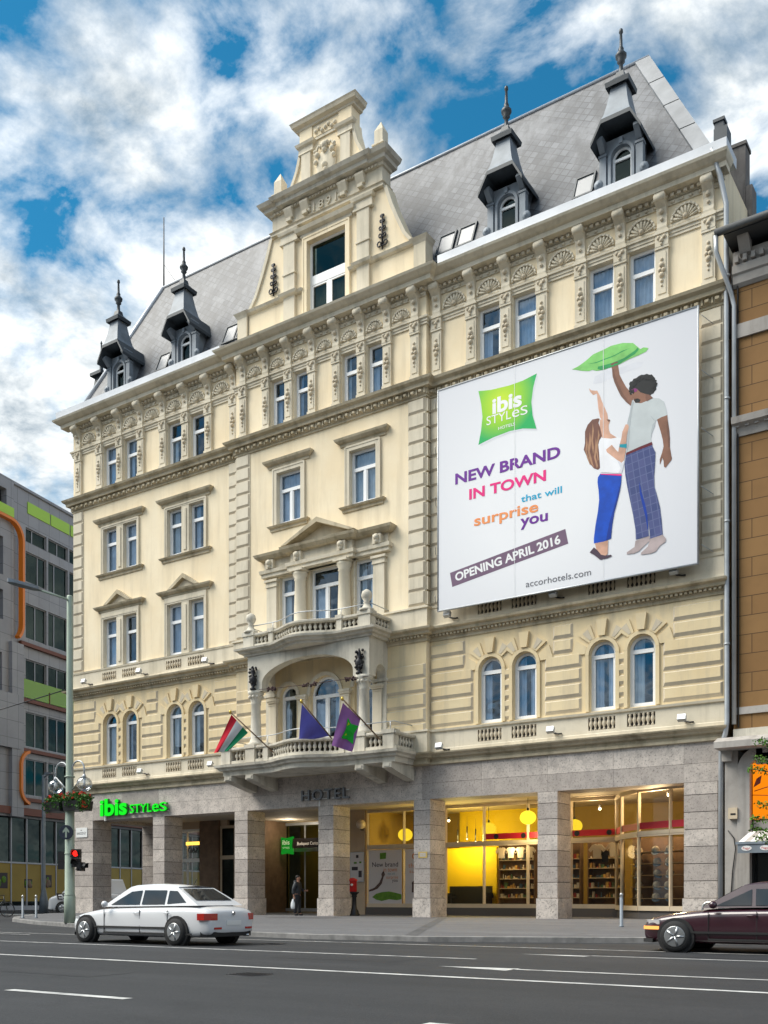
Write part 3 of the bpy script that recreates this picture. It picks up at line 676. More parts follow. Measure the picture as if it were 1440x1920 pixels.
# cartouche
g.lathe((0, GY - .0, 31.3), [(.58, 0), (.56, -.07), (.44, -.13), (.01, -.16)], 18, 1, True, 'y', .88, 1.2)
for (x, z, r) in ((0, 32.0, .17), (-.12, 32.08, .1), (.12, 32.08, .1), (0, 31.82, .12), (-.38, 31.72, .12), (.38, 31.72, .12), (-.5, 31.9, .08), (.5, 31.9, .08), (-.46, 31.45, .1), (.46, 31.45, .1), (0, 31.2, .14), (.05, 31.0, .1)): g.ball((x, GY - .16, z), r, 8, 1)
for s in (-1, 1): g.tube([(s * (.2 + .06 * i), GY - .14, 31.95 + .14 * math.sin(i * .9)) for i in range(7)], .05, 5, 1)
for s in (-1, 1):   # obelisks
    x = s * 2.62; yy = GY + .16
    g.box(x - .3, x + .3, yy - .3, yy + .3, 30.58, 30.72, 1); g.box(x - .24, x + .24, yy - .24, yy + .24, 30.72, 31.0, 1); g.box(x - .28, x + .28, yy - .28, yy + .28, 31.0, 31.06, 1)
    v = [(x + q * r, yy + w * r, z) for r, z in ((.2, 31.06), (.2, 31.62)) for q, w in ((-1, -1), (1, -1), (1, 1), (-1, 1))] + [(x, yy, 32.05)]
    g.add(v, [(0, 1, 5, 4), (1, 2, 6, 5), (2, 3, 7, 6), (3, 0, 4, 7), (4, 5, 8), (5, 6, 8), (6, 7, 8), (7, 4, 8)], 1)
gable = g.build('gable', ['stucco', 'stone', 'ledge'], hotel)
for s in (-1, 1):
    a = MB(); x = s * 2.83; y = GY - .07
    a.tube([(x, y, 26.72), (x, y, 28.12)], .035, 5)
    for k, (z, w) in enumerate(((26.84, .24), (27.2, .17), (27.5, .15), (27.8, .11), (28.02, .08))):
        for q in (-1, 1):
            pts = [(x, y, z + .03)] + [(x + q * (w * .62 + w * .38 * math.cos(t)), y, z + w * .5 + w * .42 * math.sin(t)) for t in (-2.2, -1.5, -.7, .1, .9, 1.8, 2.7, 3.6)]
            a.tube(pts, .032, 5)
    a.build('wall_anchor', 'iron', gable)
gw = MB(); xa, xb, za, zb, yf = -1.0, 1.0, 25.35, 28.4, GY + .16
gw.box(xa, xa + .1, yf, yf + .09, za, zb); gw.box(xb - .1, xb, yf, yf + .09, za, zb); gw.box(xa + .1, xb - .1, yf, yf + .09, zb - .09, zb); gw.box(xa + .1, xb - .1, yf - .01, yf + .09, 26.62, 27.0); gw.box(-.08, .08, yf, yf + .09, za, 26.62)
for p, q in ((xa + .1, -.08), (.08, xb - .1)): gw.box(p, p + .06, yf + .01, yf + .08, za, 26.62); gw.box(q - .06, q, yf + .01, yf + .08, za, 26.62); gw.box(p + .06, q - .06, yf + .01, yf + .08, 26.54, 26.62)
w = gw.build('window', 'pvc', gable)
gp = MB(); gp.add([(xa, yf + .06, za), (xb, yf + .06, za), (xb, yf + .06, zb), (xa, yf + .06, zb)], [(0, 1, 2, 3)]); gp.build('pane', 'darkglass', w)
c = MB(); vs = []
for i in range(50):
    x = xa + 2 * i / 49; vs += [(x, yf + .2 + .03 * math.sin(x * 40), za), (x, yf + .2 + .03 * math.sin(x * 40), 26.7)]
c.add(vs, [(2 * i, 2 * i + 2, 2 * i + 3, 2 * i + 1) for i in range(49)], 0, True); c.build('curtain', 'curtain', w)
c = MB(); c.box(-1.3, 1.3, GY + 1., GY + 1.05, 25, 29); c.build('interior_wall', 'inside', gable)
# ---- balconies
def path(h, y, bulge, bw, yw=RY):
    p = [(-h, yw), (-h, y)]; n = 20
    p += [(-bw + 2 * bw * i / n, y - bulge * .5 * (1 + math.cos(math.pi * (-1 + 2 * i / n)))) for i in range(n + 1)]
    return p + [(h, y), (h, yw)]
def offset(p, d):
    o = []
    for i, (x, y) in enumerate(p):
        ns = []
        for a, b in ((i - 1, i), (i, i + 1)):
            if 0 <= a and b < len(p):
                dx, dy = p[b][0] - p[a][0], p[b][1] - p[a][1]; l = math.hypot(dx, dy); ns.append((dy / l, -dx / l))
        if len(ns) == 1: nx, ny = ns[0]
        else:
            nx, ny = ns[0][0] + ns[1][0], ns[0][1] + ns[1][1]; q = nx * ns[0][0] + ny * ns[0][1]; nx /= q; ny /= q
        o.append((x + nx * d, y + ny * d))
    return o
def sweep(mb, p, prof, m=0, close=True):
    L = len(p); v = []
    for d, z in prof: v += [(x, y, z) for x, y in offset(p, d)]
    f = [(i * L + j, i * L + j + 1, (i + 1) * L + j + 1, (i + 1) * L + j) for i in range(len(prof) - 1) for j in range(L - 1)]
    mb.add(v, f, m)
    if close: mb.add(v[:L], [tuple(range(L))[::-1]], m); mb.add(v[-L:], [tuple(range(L))], m)
def balcony(h, y, bulge, bw, slab, z0, zr, posts, cols, rail_z):
    p = path(h, y, bulge, bw)
    mb = MB(); sweep(mb, p, slab, 0); b = mb.build('balcony', 'ledge', hotel)
    mb = MB(); sweep(mb, p, [(-.2, z0), (.06, z0), (.06, z0 + .12), (-.2, z0 + .14)], 0); sweep(mb, p, [(-.2, zr - .15), (.05, zr - .15), (.1, zr - .1), (.1, zr - .03), (.03, zr), (-.2, zr)], 0)
    for x, w in posts:
        yy = y if abs(x) > bw - .05 else y - bulge
        mb.box(x - w / 2, x + w / 2, yy - .10, yy + .26, z0, zr - .005); mb.box(x - w / 2 - .04, x + w / 2 + .04, yy - .14, yy + .3, zr - .1, zr + .06)
    q = offset(p, -.08); seg = []
    dist = 0
    for (a, b_), (c, d) in zip(q[:-1], q[1:]):
        l = math.hypot(c - a, d - b_); seg.append((dist, l, a, b_, c, d)); dist += l
    n = int(dist / .21)
    for i in range(n):
        t = (i + .5) * dist / n
        for s0, l, a, b_, c, d in seg:
            if s0 <= t < s0 + l:
                x, yy = a + (c - a) * (t - s0) / l, b_ + (d - b_) * (t - s0) / l; break
        if any(abs(x - px) < w / 2 + .06 and yy < y + .3 for px, w in posts): continue
        mb.lathe((x, yy, z0 + .13), [(r * 1.25, z * (zr - z0 - .28) / .44) for r, z in BAL], 8)
    mb.build('balustrade', 'ledge', b)
    r = MB(); r.tube([(x, yy, rail_z) for x, yy in offset(p, -.1)], .022, 6)
    for x, _ in posts: r.tube([(x, y + .06, zr), (x, y + .06, rail_z)], .016, 5)
    r.build('handrail', 'pipe', b); return b
low = balcony(4.4, -1.7, .62, 1.95, [(-.3, 5.92), (-.02, 5.95), (0, 6.14), (.12, 6.17), (.14, 6.24), (.26, 6.3), (.28, 6.4), (0, 6.44)], 6.44, 7.12, [(-4.15, .5), (4.15, .5), (-2.8, .5), (2.8, .5), (-1.95, .26), (1.95, .26)], None, 7.5)
for x in (-4.1, -2.9, 2.75, 4.05):
    mb = MB(); mb.prism([(RY + .2, 5.94), (-1.72, 5.94), (-1.74, 5.74), (-1.62, 5.70), (-1.3, 5.62), (RY + .2, 5.36)], x - .2, x + .2, 0, 'x'); mb.box(x - .14, x + .14, -1.765, -1.74, 5.78, 5.9)
    mb.build('bracket', 'ledge', low)
upb = balcony(3.25, -1.6, .55, 1.75, [(-.25, 10.9), (.02, 10.92), (.04, 11.0), (.16, 11.03), (.2, 11.1), (.32, 11.14), (.34, 11.22), (0, 11.26)], 11.26, 11.85, [(-2.97, .56), (2.97, .56), (-1.75, .24), (1.75, .24)], None, 12.2)
for s in (-1, 1): mb = MB(); mb.lathe((s * 2.97, -1.52, 11.9), [(.3, 0), (.3, .08), (.2, .1), (.14, .22), (.11, .3), (.14, .34), (.1, .38), (.19, .5), (.22, .62), (.18, .76), (.06, .84), (.01, .86)], 14); mb.build('ball_finial', 'ledge', upb)
mb = MB(); a, bq, zc, n = 2.34, .86, 9.70, 24; y0, y1 = -1.56, -1.12
pts = [(a * math.cos(math.pi * i / n), zc + bq * math.sin(math.pi * i / n)) for i in range(n + 1)]
for yy in (y0, y1):
    for (p, q), (r, s) in zip(pts[:-1], pts[1:]): mb.add([(p, yy, q), (r, yy, s), (r, yy, 10.91), (p, yy, 10.91)], [(0, 1, 2, 3)])
for (p, q), (r, s) in zip(pts[:-1], pts[1:]): mb.add([(p, y0, q), (r, y0, s), (r, y1, s), (p, y1, q)], [(0, 1, 2, 3)])
for s in (-1, 1):
    xa, xb = (a, 3.12) if s > 0 else (-3.12, -a)
    mb.box(xa, xb, y0, y1, 9.42, 10.91)
    m2 = [(y1 + .74 * (.5 - .5 * math.cos(math.pi * i / 10)), 9.55 + .42 * math.sin(math.pi * i / 10)) for i in range(11)]
    for xx in (s * 2.68, s * 3.12):
        for (p, q), (r, t) in zip(m2[:-1], m2[1:]): mb.add([(xx, p, q), (xx, r, t), (xx, r, 10.91), (xx, p, 10.91)], [(0, 1, 2, 3)])
    for (p, q), (r, t) in zip(m2[:-1], m2[1:]): mb.add([(s * 2.68, p, q), (s * 2.68, r, t), (s * 3.12, r, t), (s * 3.12, p, q)], [(0, 1, 2, 3)])
    mb.box(min(s * 2.68, s * 3.12), max(s * 2.68, s * 3.12), y1 + .74, RY, 6.6, 10.91)
    mb.box(min(s * 2.6, s * 3.18), max(s * 2.6, s * 3.18), y1 + .69, RY - .0, 9.38, 9.5)
mb.build('loggia_arch', 'ledge', hotel)
for s in (-1, 1):
    mb = MB(); mb.lathe((s * 2.78, -1.42, 7.14), [(.33, 0), (.33, .12), (.27, .16), (.25, .26), (.225, .32), (.22, .9), (.19, 1.72), (.22, 1.76), (.2, 1.82), (.24, 1.95), (.3, 2.14), (.34, 2.2), (.34, 2.3)], 18)
    for k in range(10): t = k * math.pi / 5; mb.ball((s * 2.78 + .27 * math.cos(t), -1.42 + .27 * math.sin(t), 9.2), .07, 6)
    mb.build('column', 'ledge', hotel)
    mb = MB(); x = s * 2.72; y = -1.68
    mb.lathe((x, y, 9.46), [(.12, 0), (.14, .05), (.06, .12), (.13, .3), (.17, .46), (.12, .56), (.06, .62), (.11, .75), (.07, .86), (.02, 1.0)], 9)
    for k in range(22): t = rnd.uniform(0, 6.28); mb.ball((x + .15 * math.cos(t), y + .12 * math.sin(t), 9.6 + .8 * rnd.random()), rnd.uniform(.03, .07), 5)
    mb.build('iron_ornament', 'iron', hotel)
mb = MB()
for s in (-1, 1):
    for x, w in ((s * 2.72, .2), (s * 1.12, .2)):
        mb.box(x - w, x + w, RY - .16, RY, 6.9, 9.1); mb.box(x - w - .05, x + w + .05, RY - .22, RY, 9.1, 9.18); mb.box(x - w - .02, x + w + .02, RY - .18, RY, 9.0, 9.06); mb.box(x - w - .08, x + w + .08, RY - .25, RY, 9.18, 9.28)
for c, r, sp in ((-1.95, .45, 9.35), (0, .76, 9.22), (1.95, .45, 9.35)): mb.ring(c, sp, r + .02, r + .17, RY - .07, RY, n=14)
mb.build('window_surround', 'stone', hotel)
# ---- downpipes at the party wall
mb = MB()
mb.tube([(15.95, -.55, 25.1), (16.15, -.35, 24.3), (16.3, -.16, 23.4), (16.33, -.16, 6.5), (16.28, -.2, 6.1), (16.12, -.1, 5.7), (16.1, -.1, .1)], .085, 8)
for z in (9, 13, 17, 21): mb.lathe((16.33, -.16, z), [(.105, 0), (.105, .06)], 8)
mb.build('downpipe', 'pipe', hotel)
mb = MB(); mb.box(15.75, 16.05, .45, .75, 25.2, 26.65); mb.box(15.71, 16.09, .41, .79, 26.65, 26.75); mb.box(15.95, 16.38, -.35, .15, 25.0, 25.85); mb.build('vent_stack', 'zincdark', hotel)
mb = MB(); mb.box(15.55, 16.12, 3.0, 3.6, 24.0, 27.4); mb.box(15.51, 16.16, 2.96, 3.64, 27.4, 27.52); mb.box(16.13, 16.35, 3.0, 3.6, 24.0, 25.9); mb.build('fire_wall', 'stone', hotel)
M_ = plaster('grey_render', (.20, .19, .18), (.14, .13, .125), (.05, .045, .045), .85, vs=1.2, grime=.6)
[o for o in hotel.children if o.name.startswith('fire_wall')][0].data.materials[0] = M_
# ---- shop fronts and entrance inside the arcade
def shopfront(pts, z0, zt, z1, fr='shopframe', gl='shopglass', fw=.09, door=None, name='shopfront', base=True):
    """frames and panes along a polyline of mullion positions"""
    f = MB(); g = MB()
    for i, (x, y) in enumerate(pts): f.lathe((x, y, z0), [(fw * .8, 0), (fw * .8, z1 - z0)], 4, 0, False)
    for (xa, ya), (xb, yb) in zip(pts[:-1], pts[1:]):
        dx, dy = xb - xa, yb - ya; l = math.hypot(dx, dy); ux, uy = dx / l, dy / l; nx, ny = uy, -ux
        def bar(za, zb, t=.07, e=0.):
            v = []
            for z in (za, zb): v += [(xa + nx * t, ya + ny * t, z), (xb + nx * t, yb + ny * t, z), (xb - nx * t, yb - ny * t, z), (xa - nx * t, ya - ny * t, z)]
            f.add(v, [(0, 3, 2, 1), (4, 5, 6, 7), (0, 1, 5, 4), (1, 2, 6, 5), (2, 3, 7, 6), (3, 0, 4, 7)])
        bar(z0 - .0, z0 + .17); bar(zt - .1, zt + .1); bar(zt - .03, zt + .03, .09); bar(z1 - .15, z1 - .001); bar(z1 - .1, z1 - .05, .09)
        g.add([(xa, ya, z0 + .1), (xb, yb, z0 + .1), (xb, yb, z1 - .1), (xa, ya, z1 - .1)], [(0, 1, 2, 3)])
    o = f.build(name, fr, hotel); g.build('pane', gl, o); return o
shopfront([(-.8, 4), (1.16, 4), (3.3, 4), (5.17, 4), (7.2, 4), (9.1, 4), (11.0, 4)], .34, 3.05, 4.76)
shopfront([(11.0, 4), (11.7, 2.7), (12.75, 1.6), (14.1, 1.0), (15.0, .8)], .30, 3.05, 4.7)
shopfront([(-10.3, 8), (-9.3, 8), (-7.6, 8), (-6.0, 8)], .05, 3.3, 4.74, 'pipe', 'darkglass', .07)
shopfront([(-15.3, 5), (-14.2, 5), (-13.15, 5), (-12.12, 5)], .05, 2.75, 4.4, 'white', 'shopglass')
shopfront([(-10.75, 5), (-9.8, 5), (-8.9, 5)], .05, 2.85, 4.5, 'shopframe', 'darkglass')
mb = MB()
mb.box(-12.1, -10.75, 4.8, 8.2, 0, 4.78, 0); mb.box(-15.3, -10.3, 4.95, 5.15, 4.4, 4.78, 1); mb.box(-8.9, -8.85, 5, 8, 0, 4.78, 0)
mb.box(-6.0, -.85, 7.95, 8.1, 0, 4.78, 1)
mb.box(-1.9, -.9, 3.9, 8, 0, 4.78, 1)
mb.box(-.9, 15.2, 3.93, 4.2, 0, .34, 2); mb.box(-15.3, -10.75, 4.93, 5.1, 0, .06, 2)
mb.box(10.9, 15.0, 8.6, 8.7, 0, 4.78, 0)
for (a, b), (c, d) in zip([(11.0, 4), (11.7, 2.7), (12.75, 1.6), (14.1, 1.0)], [(11.7, 2.7), (12.75, 1.6), (14.1, 1.0), (15.0, .8)]): mb.add([(a, b, 0), (c, d, 0), (c, d, .30), (a, b, .30)], [(0, 1, 2, 3)], 2)
mb.build('arcade_wall', ['bronze', 'beigewall', 'joint'], hotel)
M['yellowwall'] = flat('yellow_wall', (.70, .50, .004), .7)
M['olivewall'] = flat('ochre_wall', (.30, .20, .045), .8)
mb = MB(); mb.box(-.85, 15.1, 8.0, 8.1, 0, 4.78, 1); mb.box(-.9, -.85, 4.2, 8, 0, 4.78, 1); mb.box(15.1, 15.2, 1, 8, 0, 4.78, 1); mb.box(2.0, 4.72, 6.0, 6.15, 0, 3.0, 0); mb.box(2.0, 6.5, 7.5, 7.6, 2.2, 4.78, 0); mb.box(-.85, 15.1, 4.1, 8, .28, .33, 2); mb.build('shop_wall', ['yellowwall', 'olivewall', 'bronze'], hotel)
mb = MB(); mb.box(-15.3, -8.9, 8.2, 8.3, 0, 4.78); mb.box(-10.3, -2, 11, 11.1, 0, 4.78); mb.build('interior_wall', 'olivewall', hotel)
rd = MB(); rd.box(5.25, 10.93, 3.985, 3.995, 3.22, 3.46)
for (a, b), (c, d) in zip([(11.0, 4), (11.7, 2.7), (12.75, 1.6), (14.1, 1.0)], [(11.7, 2.7), (12.75, 1.6), (14.1, 1.0), (15.0, .8)]): rd.add([(a - .012, b - .012, 3.22), (c - .012, d - .012, 3.22), (c - .012, d - .012, 3.46), (a - .012, b - .012, 3.46)], [(0, 1, 2, 3)])
for x in (5.75, 7.0, 8.6, 9.35, 10.7): rd.lathe((x, 3.98, 3.33), [(.001, -.006), (.11, -.006), (.11, .002)], 12, 1, False, 'y')
rd.build('window_band', ['redband', 'black'], hotel)
# things inside the shop
t = None
def shelf_unit(x0, x1, y, label, zs=(.75, 1.15, 1.55, 1.95, 2.35), d=.35):
    r = thing('display_shelf', label, 'shelf', ((x0 + x1) / 2, y, .33), 0, 'shelves behind the souvenir shop window'); w = (x1 - x0) / 2
    mb = MB(); mb.box(-w, w, d, d + .04, 0, 2.75); mb.build('back_panel', 'bronze', r)
    for s in (-1, 1): mb = MB(); mb.box(s * w - .02, s * w + .02, 0, d, 0, 2.75); mb.build('side_panel', 'bronze', r)
    for z in zs: mb = MB(); mb.box(-w + .02, w - .02, 0, d, z - .33, z - .30); mb.build('shelf_board', 'shopframe', r)
    return r
shelf_unit(5.35, 7.0, 5.0, 'brown display shelf of small souvenirs under hanging white shirts'); shelf_unit(8.0, 9.0, 5.1, 'narrow shop shelf glimpsed right behind a stone pillar'); shelf_unit(9.4, 10.8, 5.0, 'dark souvenir shelf in the window just left of the bay front')
cols = [(.55, .50, .42), (.50, .30, .08), (.30, .04, .03), (.05, .10, .16), (.08, .16, .08), (.62, .58, .50), (.35, .22, .10)]
for i, c in enumerate(cols): M['good%d' % i] = flat('souvenir_paint_%s' % 'abcdefg'[i], c, .45)
gk = ['good%d' % i for i in range(7)]
def goods(x0, x1, y, zs, label):
    mb = MB()
    for z in zs:
        x = x0
        while x < x1:
            w = rnd.uniform(.05, .12); h = rnd.uniform(.07, .27); m = rnd.randrange(7)
            if rnd.random() < .5: mb.box(x, x + w, y, y + w, z, z + h, m)
            else: mb.lathe((x + w / 2, y + .06, z), [(w * .4, 0), (w * .5, h * .3), (w * .25, h * .7), (w * .32, h)], 7, m)
            x += w + rnd.uniform(.01, .05)
    tag(mb.build('souvenirs', gk), label, 'souvenirs', None, 'stuff')
Z5 = (.42 + .33 - .33 + .33, 1.15, 1.55, 1.95, 2.35)
goods(5.4, 6.95, 5.05, Z5, 'rows of tiny souvenirs on the shelf under the white shirts')
goods(8.05, 8.95, 5.15, Z5, 'tiny souvenirs on the narrow shelf behind the pillar')
goods(9.45, 10.75, 5.05, Z5, 'tiny souvenirs on the dark shelf left of the bay window')
def shirt(x, y, z, k, label, mat):
    mb = MB(); P = [(-.16, 0), (.16, 0), (.17, .36), (.27, .24), (.36, .34), (.2, .54), (.07, .57), (0, .53), (-.07, .57), (-.2, .54), (-.36, .34), (-.27, .24), (-.17, .36)]
    mb.prism([(a * k, b * k) for a, b in P], -.02, .02); o = mb.build('hanging_shirt', mat, None, (x, y, z)); tag(o, label, 'shirt', 'shirts hung in the souvenir shop window'); return o
for i, x in enumerate((5.6, 6.05, 6.5, 6.92)): shirt(x, 4.75, 2.45, .8, ['leftmost pale shirt hung above the brown souvenir shelf', 'second pale shirt above the souvenir shelf, from the left', 'third pale shirt above the souvenir shelf, from the left', 'pale shirt beside the mullion above the souvenir shelf'][i], 'good5')
shirt(9.95, 4.6, 2.35, 1., 'printed white shirt hung at the middle of the window left of the bay', 'good5'); shirt(10.65, 4.6, 2.4, 1., 'pale shirt hung closest to the bay window corner', 'good0'); shirt(10.25, 4.7, 2.2, .8, 'small black shirt hung between two pale shirts', 'black')
M['cap'] = flat('pale_cap_cloth', (.36, .31, .24), .8, 0, .2, .5, 9.)
def cap_proto():
    mb = MB(); mb.lathe((0, 0, 0), [(.15, 0), (.15, .05), (.125, .12), (.07, .165), (.01, .18)], 12); mb.lathe((0, 0, .18), [(.02, -.01), (.02, .015), (.004, .02)], 6)
    o = mb.build('cap', ['cap', 'black']); b = MB(); b.prism([(.11 * math.cos(a) * 1.25, -.10 - .17 * math.sin(a)) for a in [math.pi * i / 10 for i in range(11)]], -.004, .012, 0, 'z'); b.build('visor', 'good3', o); return o
cp = cap_proto(); used = 0
CL = ['on the left shelf column', 'in the middle of the shelf row', 'at the right end of the shelf row']
RW = ['top', 'second', 'third', 'fourth', 'lowest']
for r in range(5):
    for k, (x, y) in enumerate(((12.5, 2.35), (13.35, 1.75), (13.9, 1.5))):
        o = cp if used == 0 else copy_tree(cp); used += 1
        o.location = (x + rnd.uniform(-.05, .05), y, 2.45 - .42 * r); o.rotation_euler = (R(35), 0, rnd.uniform(-.7, .7))
        tag(o, '%s-row souvenir cap in the bay window, %s' % (RW[r], CL[k]), 'cap', 'caps shown in the bay shop window')
for r in range(5):
    mb = MB(); z = 2.43 - .42 * r
    mb.prism([(12.1, 2.5), (12.9, 1.9), (13.9, 1.35), (14.7, 1.2), (14.7, 1.9), (12.6, 2.9)], z - .03, z, 0, 'z')
    tag(mb.build('glass_shelf', 'good6'), '%s curved shelf board holding caps in the bay shop window' % RW[r], 'shelf board', 'cap shelves in the bay window')
mb = MB(); mb.box(12.0, 15.0, 3.0, 3.1, .33, 3.0); tag(mb.build('display_partition', 'bronze'), 'brown partition standing behind the cap shelves of the bay window', 'partition')
# lit globes
M['lampglow'] = glow('lit_globe', (1., .70, .035), .62); M['lampdim'] = flat('unlit_white_globe', (.62, .52, .42), .3)
def globe(x, y, z, r, label, mat='lampglow', energy=0):
    t = thing('globe_lamp', label, 'lamp', (x, y, z), 0, 'globe lamps of the arcade')
    mb = MB(); mb.ball((0, 0, 0), r, 18, 0, .86); mb.build('globe', mat, t)
    mb = MB(); mb.tube([(0, 0, r * .86), (0, 0, 4.78 - z)], .012, 5); mb.lathe((0, 0, r * .84), [(.05, 0), (.05, .1), (.02, .12)], 8); mb.build('cord', 'black', t)
    return t
globe(7.58, 3.2, 3.99, .33, 'large bright yellow globe lamp hanging in front of the shop mullion'); globe(4.75, 5.2, 3.75, .33, 'yellow globe lamp inside above the yellow wall'); globe(.45, 5.2, 3.65, .34, 'yellow globe lamp above the poster window'); globe(8.6, 5.5, 3.75, .33, 'yellow globe lamp half hidden right behind a stone pillar'); globe(2.1, 5.6, 3.9, .3, 'small yellow globe lamp at the edge of the poster window pillar')
t = thing('wall_lamp', 'unlit white globe wall lamp on the beige tiles behind a pillar', 'lamp', (-.98, 3.9, 4.1)); mb = MB(); mb.ball((0, -.2, 0), .22, 14); mb.build('globe', 'lampdim', t); mb = MB(); mb.tube([(0, 0, -.25), (0, -.2, -.25), (0, -.2, -.18)], .03, 6); mb.build('bracket', 'iron', t)
M['warm'] = glow('lit_spot', (1., .78, .42), 6.)
for x, y, z, lb in ((9.95, 4.9, 4.35, 'glaring white spot lamp above the souvenir shelves left of the bay'), (13.7, 2.0, 4.45, 'small warm ceiling spot inside the curved bay window'), (2.75, 5.2, 4.2, 'small warm spot beside the pendant rods')):
    mb = MB(); mb.ball((0, 0, 0), .06, 8, 0); mb.lathe((0, 0, .04), [(.07, 0), (.07, .12), (.03, .14)], 10, 1); o = mb.build('spot_lamp', ['warm', 'black'], None, (x, y, z)); tag(o, lb, 'lamp')
for i, x in enumerate((3.15, 3.62, 4.05)):
    mb = MB(); mb.tube([(0, 0, 0), (0, 0, .55)], .03, 8); mb.tube([(0, 0, .55), (0, 0, 1.0)], .006, 4); mb.ball((0, 0, -.01), .028, 8, 1); o = mb.build('pendant_lamp', ['black', 'warm'], None, (x, 5.3, 3.25 + .12 * (i % 2))); tag(o, ['left of three black rod pendants above the yellow wall', 'middle of three black rod pendants above the yellow wall', 'right of three black rod pendants above the yellow wall'][i], 'lamp', 'black rod pendants above the yellow wall')
def lamp(name, x, y, z, e, col=(1, .78, .42), r=.3):
    l = bpy.data.lights.new(name, 'POINT'); l.energy = e; l.color = col; l.shadow_soft_size = r; o = bpy.data.objects.new(name, l); COL.objects.link(o); o.location = (x, y, z); return o
lamp('globe_and_fill_light', 7.58, 3.2, 3.4, 35, (1, .8, .42)); lamp('globe_and_fill_light', 3.6, 4.9, 3.3, 170, (1, .8, .25)); lamp('globe_and_fill_light', .45, 5.0, 3.6, 28, (1, .8, .3)); lamp('spot_light', 9.95, 4.5, 4.25, 90, (1, .75, .42)); lamp('spot_light', 13.3, 1.9, 4.25, 130, (1, .76, .45)); lamp('globe_and_fill_light', 6.2, 4.5, 2.75, 26, (1, .72, .35)); lamp('lobby_light', -7.5, 6.5, 4.4, 25, (1, .85, .65)); lamp('lobby_light', -7.5, 9.6, 3.6, 40, (1, .75, .3)); lamp('shop_light', -12.8, 6.5, 3.6, 30, (1, .85, .5))  # light in front of the brown shelf has no globe; added for warm glints
mb = MB(); mb.box(1.4, 1.9, 0, .5, 0, .5); mb.box(1.5, 3.6, .1, .7, .0, .42); mb.box(1.5, 3.6, .6, .75, .42, .95); mb.box(1.45, 1.62, .1, .7, .42, .65); mb.box(3.5, 3.67, .1, .7, .42, .65); o = mb.build('sofa', 'black', None, (1.0, 5.1, .33)); tag(o, 'black sofa in front of the bright yellow wall', 'sofa')
# ---- posters in the shop windows
M['paper'] = flat('poster_paper', (.55, .51, .50), .5); M['ink'] = flat('dark_ink', (.03, .02, .025), .6); M['inkor'] = flat('orange_ink', (.55, .20, .06), .6); M['inkgr'] = flat('green_ink', (.10, .22, .02), .6, 0, .3, .3, 5.); M['inkbl'] = flat('blue_ink', (.04, .25, .32), .6)
M['skinink'] = flat('brown_skin_ink', (.10, .06, .05), .6, 0, .3, .3, 6)
t = thing('window_poster', 'white window poster of an arm above a green cushion, New brand in town', 'poster', (.2, 3.95, .5), 0)
mb = MB(); mb.box(-.92, .88, -.012, 0, 0, 2.42); mb.build('sheet', 'paper', t)
mb = MB(); text_on(mb, 'New brand', -.72, .68, 1.66, .22, -.018, 0, .005, 0); mb.build('lettering', 'ink', t); mb = MB(); text_on(mb, 'you', .36, .66, .98, .15, -.018, 0); mb.build('lettering', 'ink', t)
mb = MB(); text_on(mb, 'in town', -.1, .62, 1.44, .2, -.018, 0, .004); mb.build('lettering', 'inkor', t); mb = MB(); text_on(mb, 'surprise', .05, .68, 1.12, .15, -.018); mb.build('lettering', 'inkor', t)
mb = MB(); text_on(mb, 'that will', .12, .5, 1.3, .09, -.018); mb.build('lettering', 'inkbl', t)
mb = MB(); mb.prism([(-.9, .62), (-.6, .72), (-.33, .95), (-.2, 1.2), (-.22, 1.34), (-.1, 1.5), (-.05, 1.38), (-.02, 1.3), (-.1, 1.2), (-.2, .9), (-.42, .68), (-.7, .58), (-.9, .54)], -.017, -.012); mb.build('printed_arm', 'skinink', t)
mb = MB(); mb.prism([(-.72, .3), (-.5, .45), (-.2, .52), (.2, .55), (.5, .5), (.86, .42), (.86, .2), (.6, .16), (.2, .2), (-.2, .12), (-.5, .18)], -.017, -.012); mb.prism([(-.3, 2.0), (.02, 2.02), (.04, 2.3), (-.3, 2.28)], -.017, -.012); mb.build('printed_cushion', 'inkgr', t)
t = thing('window_poster', 'second white window poster, cut off by the pillar with the yellow plate', 'poster', (2.2, 3.95, .5)); mb = MB(); mb.box(-.95, 1.0, -.012, 0, 0, 2.42); mb.build('sheet', 'paper', t)
mb = MB(); text_on(mb, 'the town', -.78, .5, 1.6, .2, -.018); text_on(mb, 'surprise', -.72, .3, 1.36, .17, -.018); mb.ring(-.45, 2.1, .08, .14, -.018, -.012, 30, 330); mb.build('lettering', 'inkor', t)
mb = MB(); mb.ball((-.5, -.02, .9), .1, 8, 0, 1., 1, .1); mb.prism([(-.6, .5), (-.4, .5), (-.42, .85), (-.58, .85)], -.018, -.012); mb.build('printed_figure', 'skinink', t)
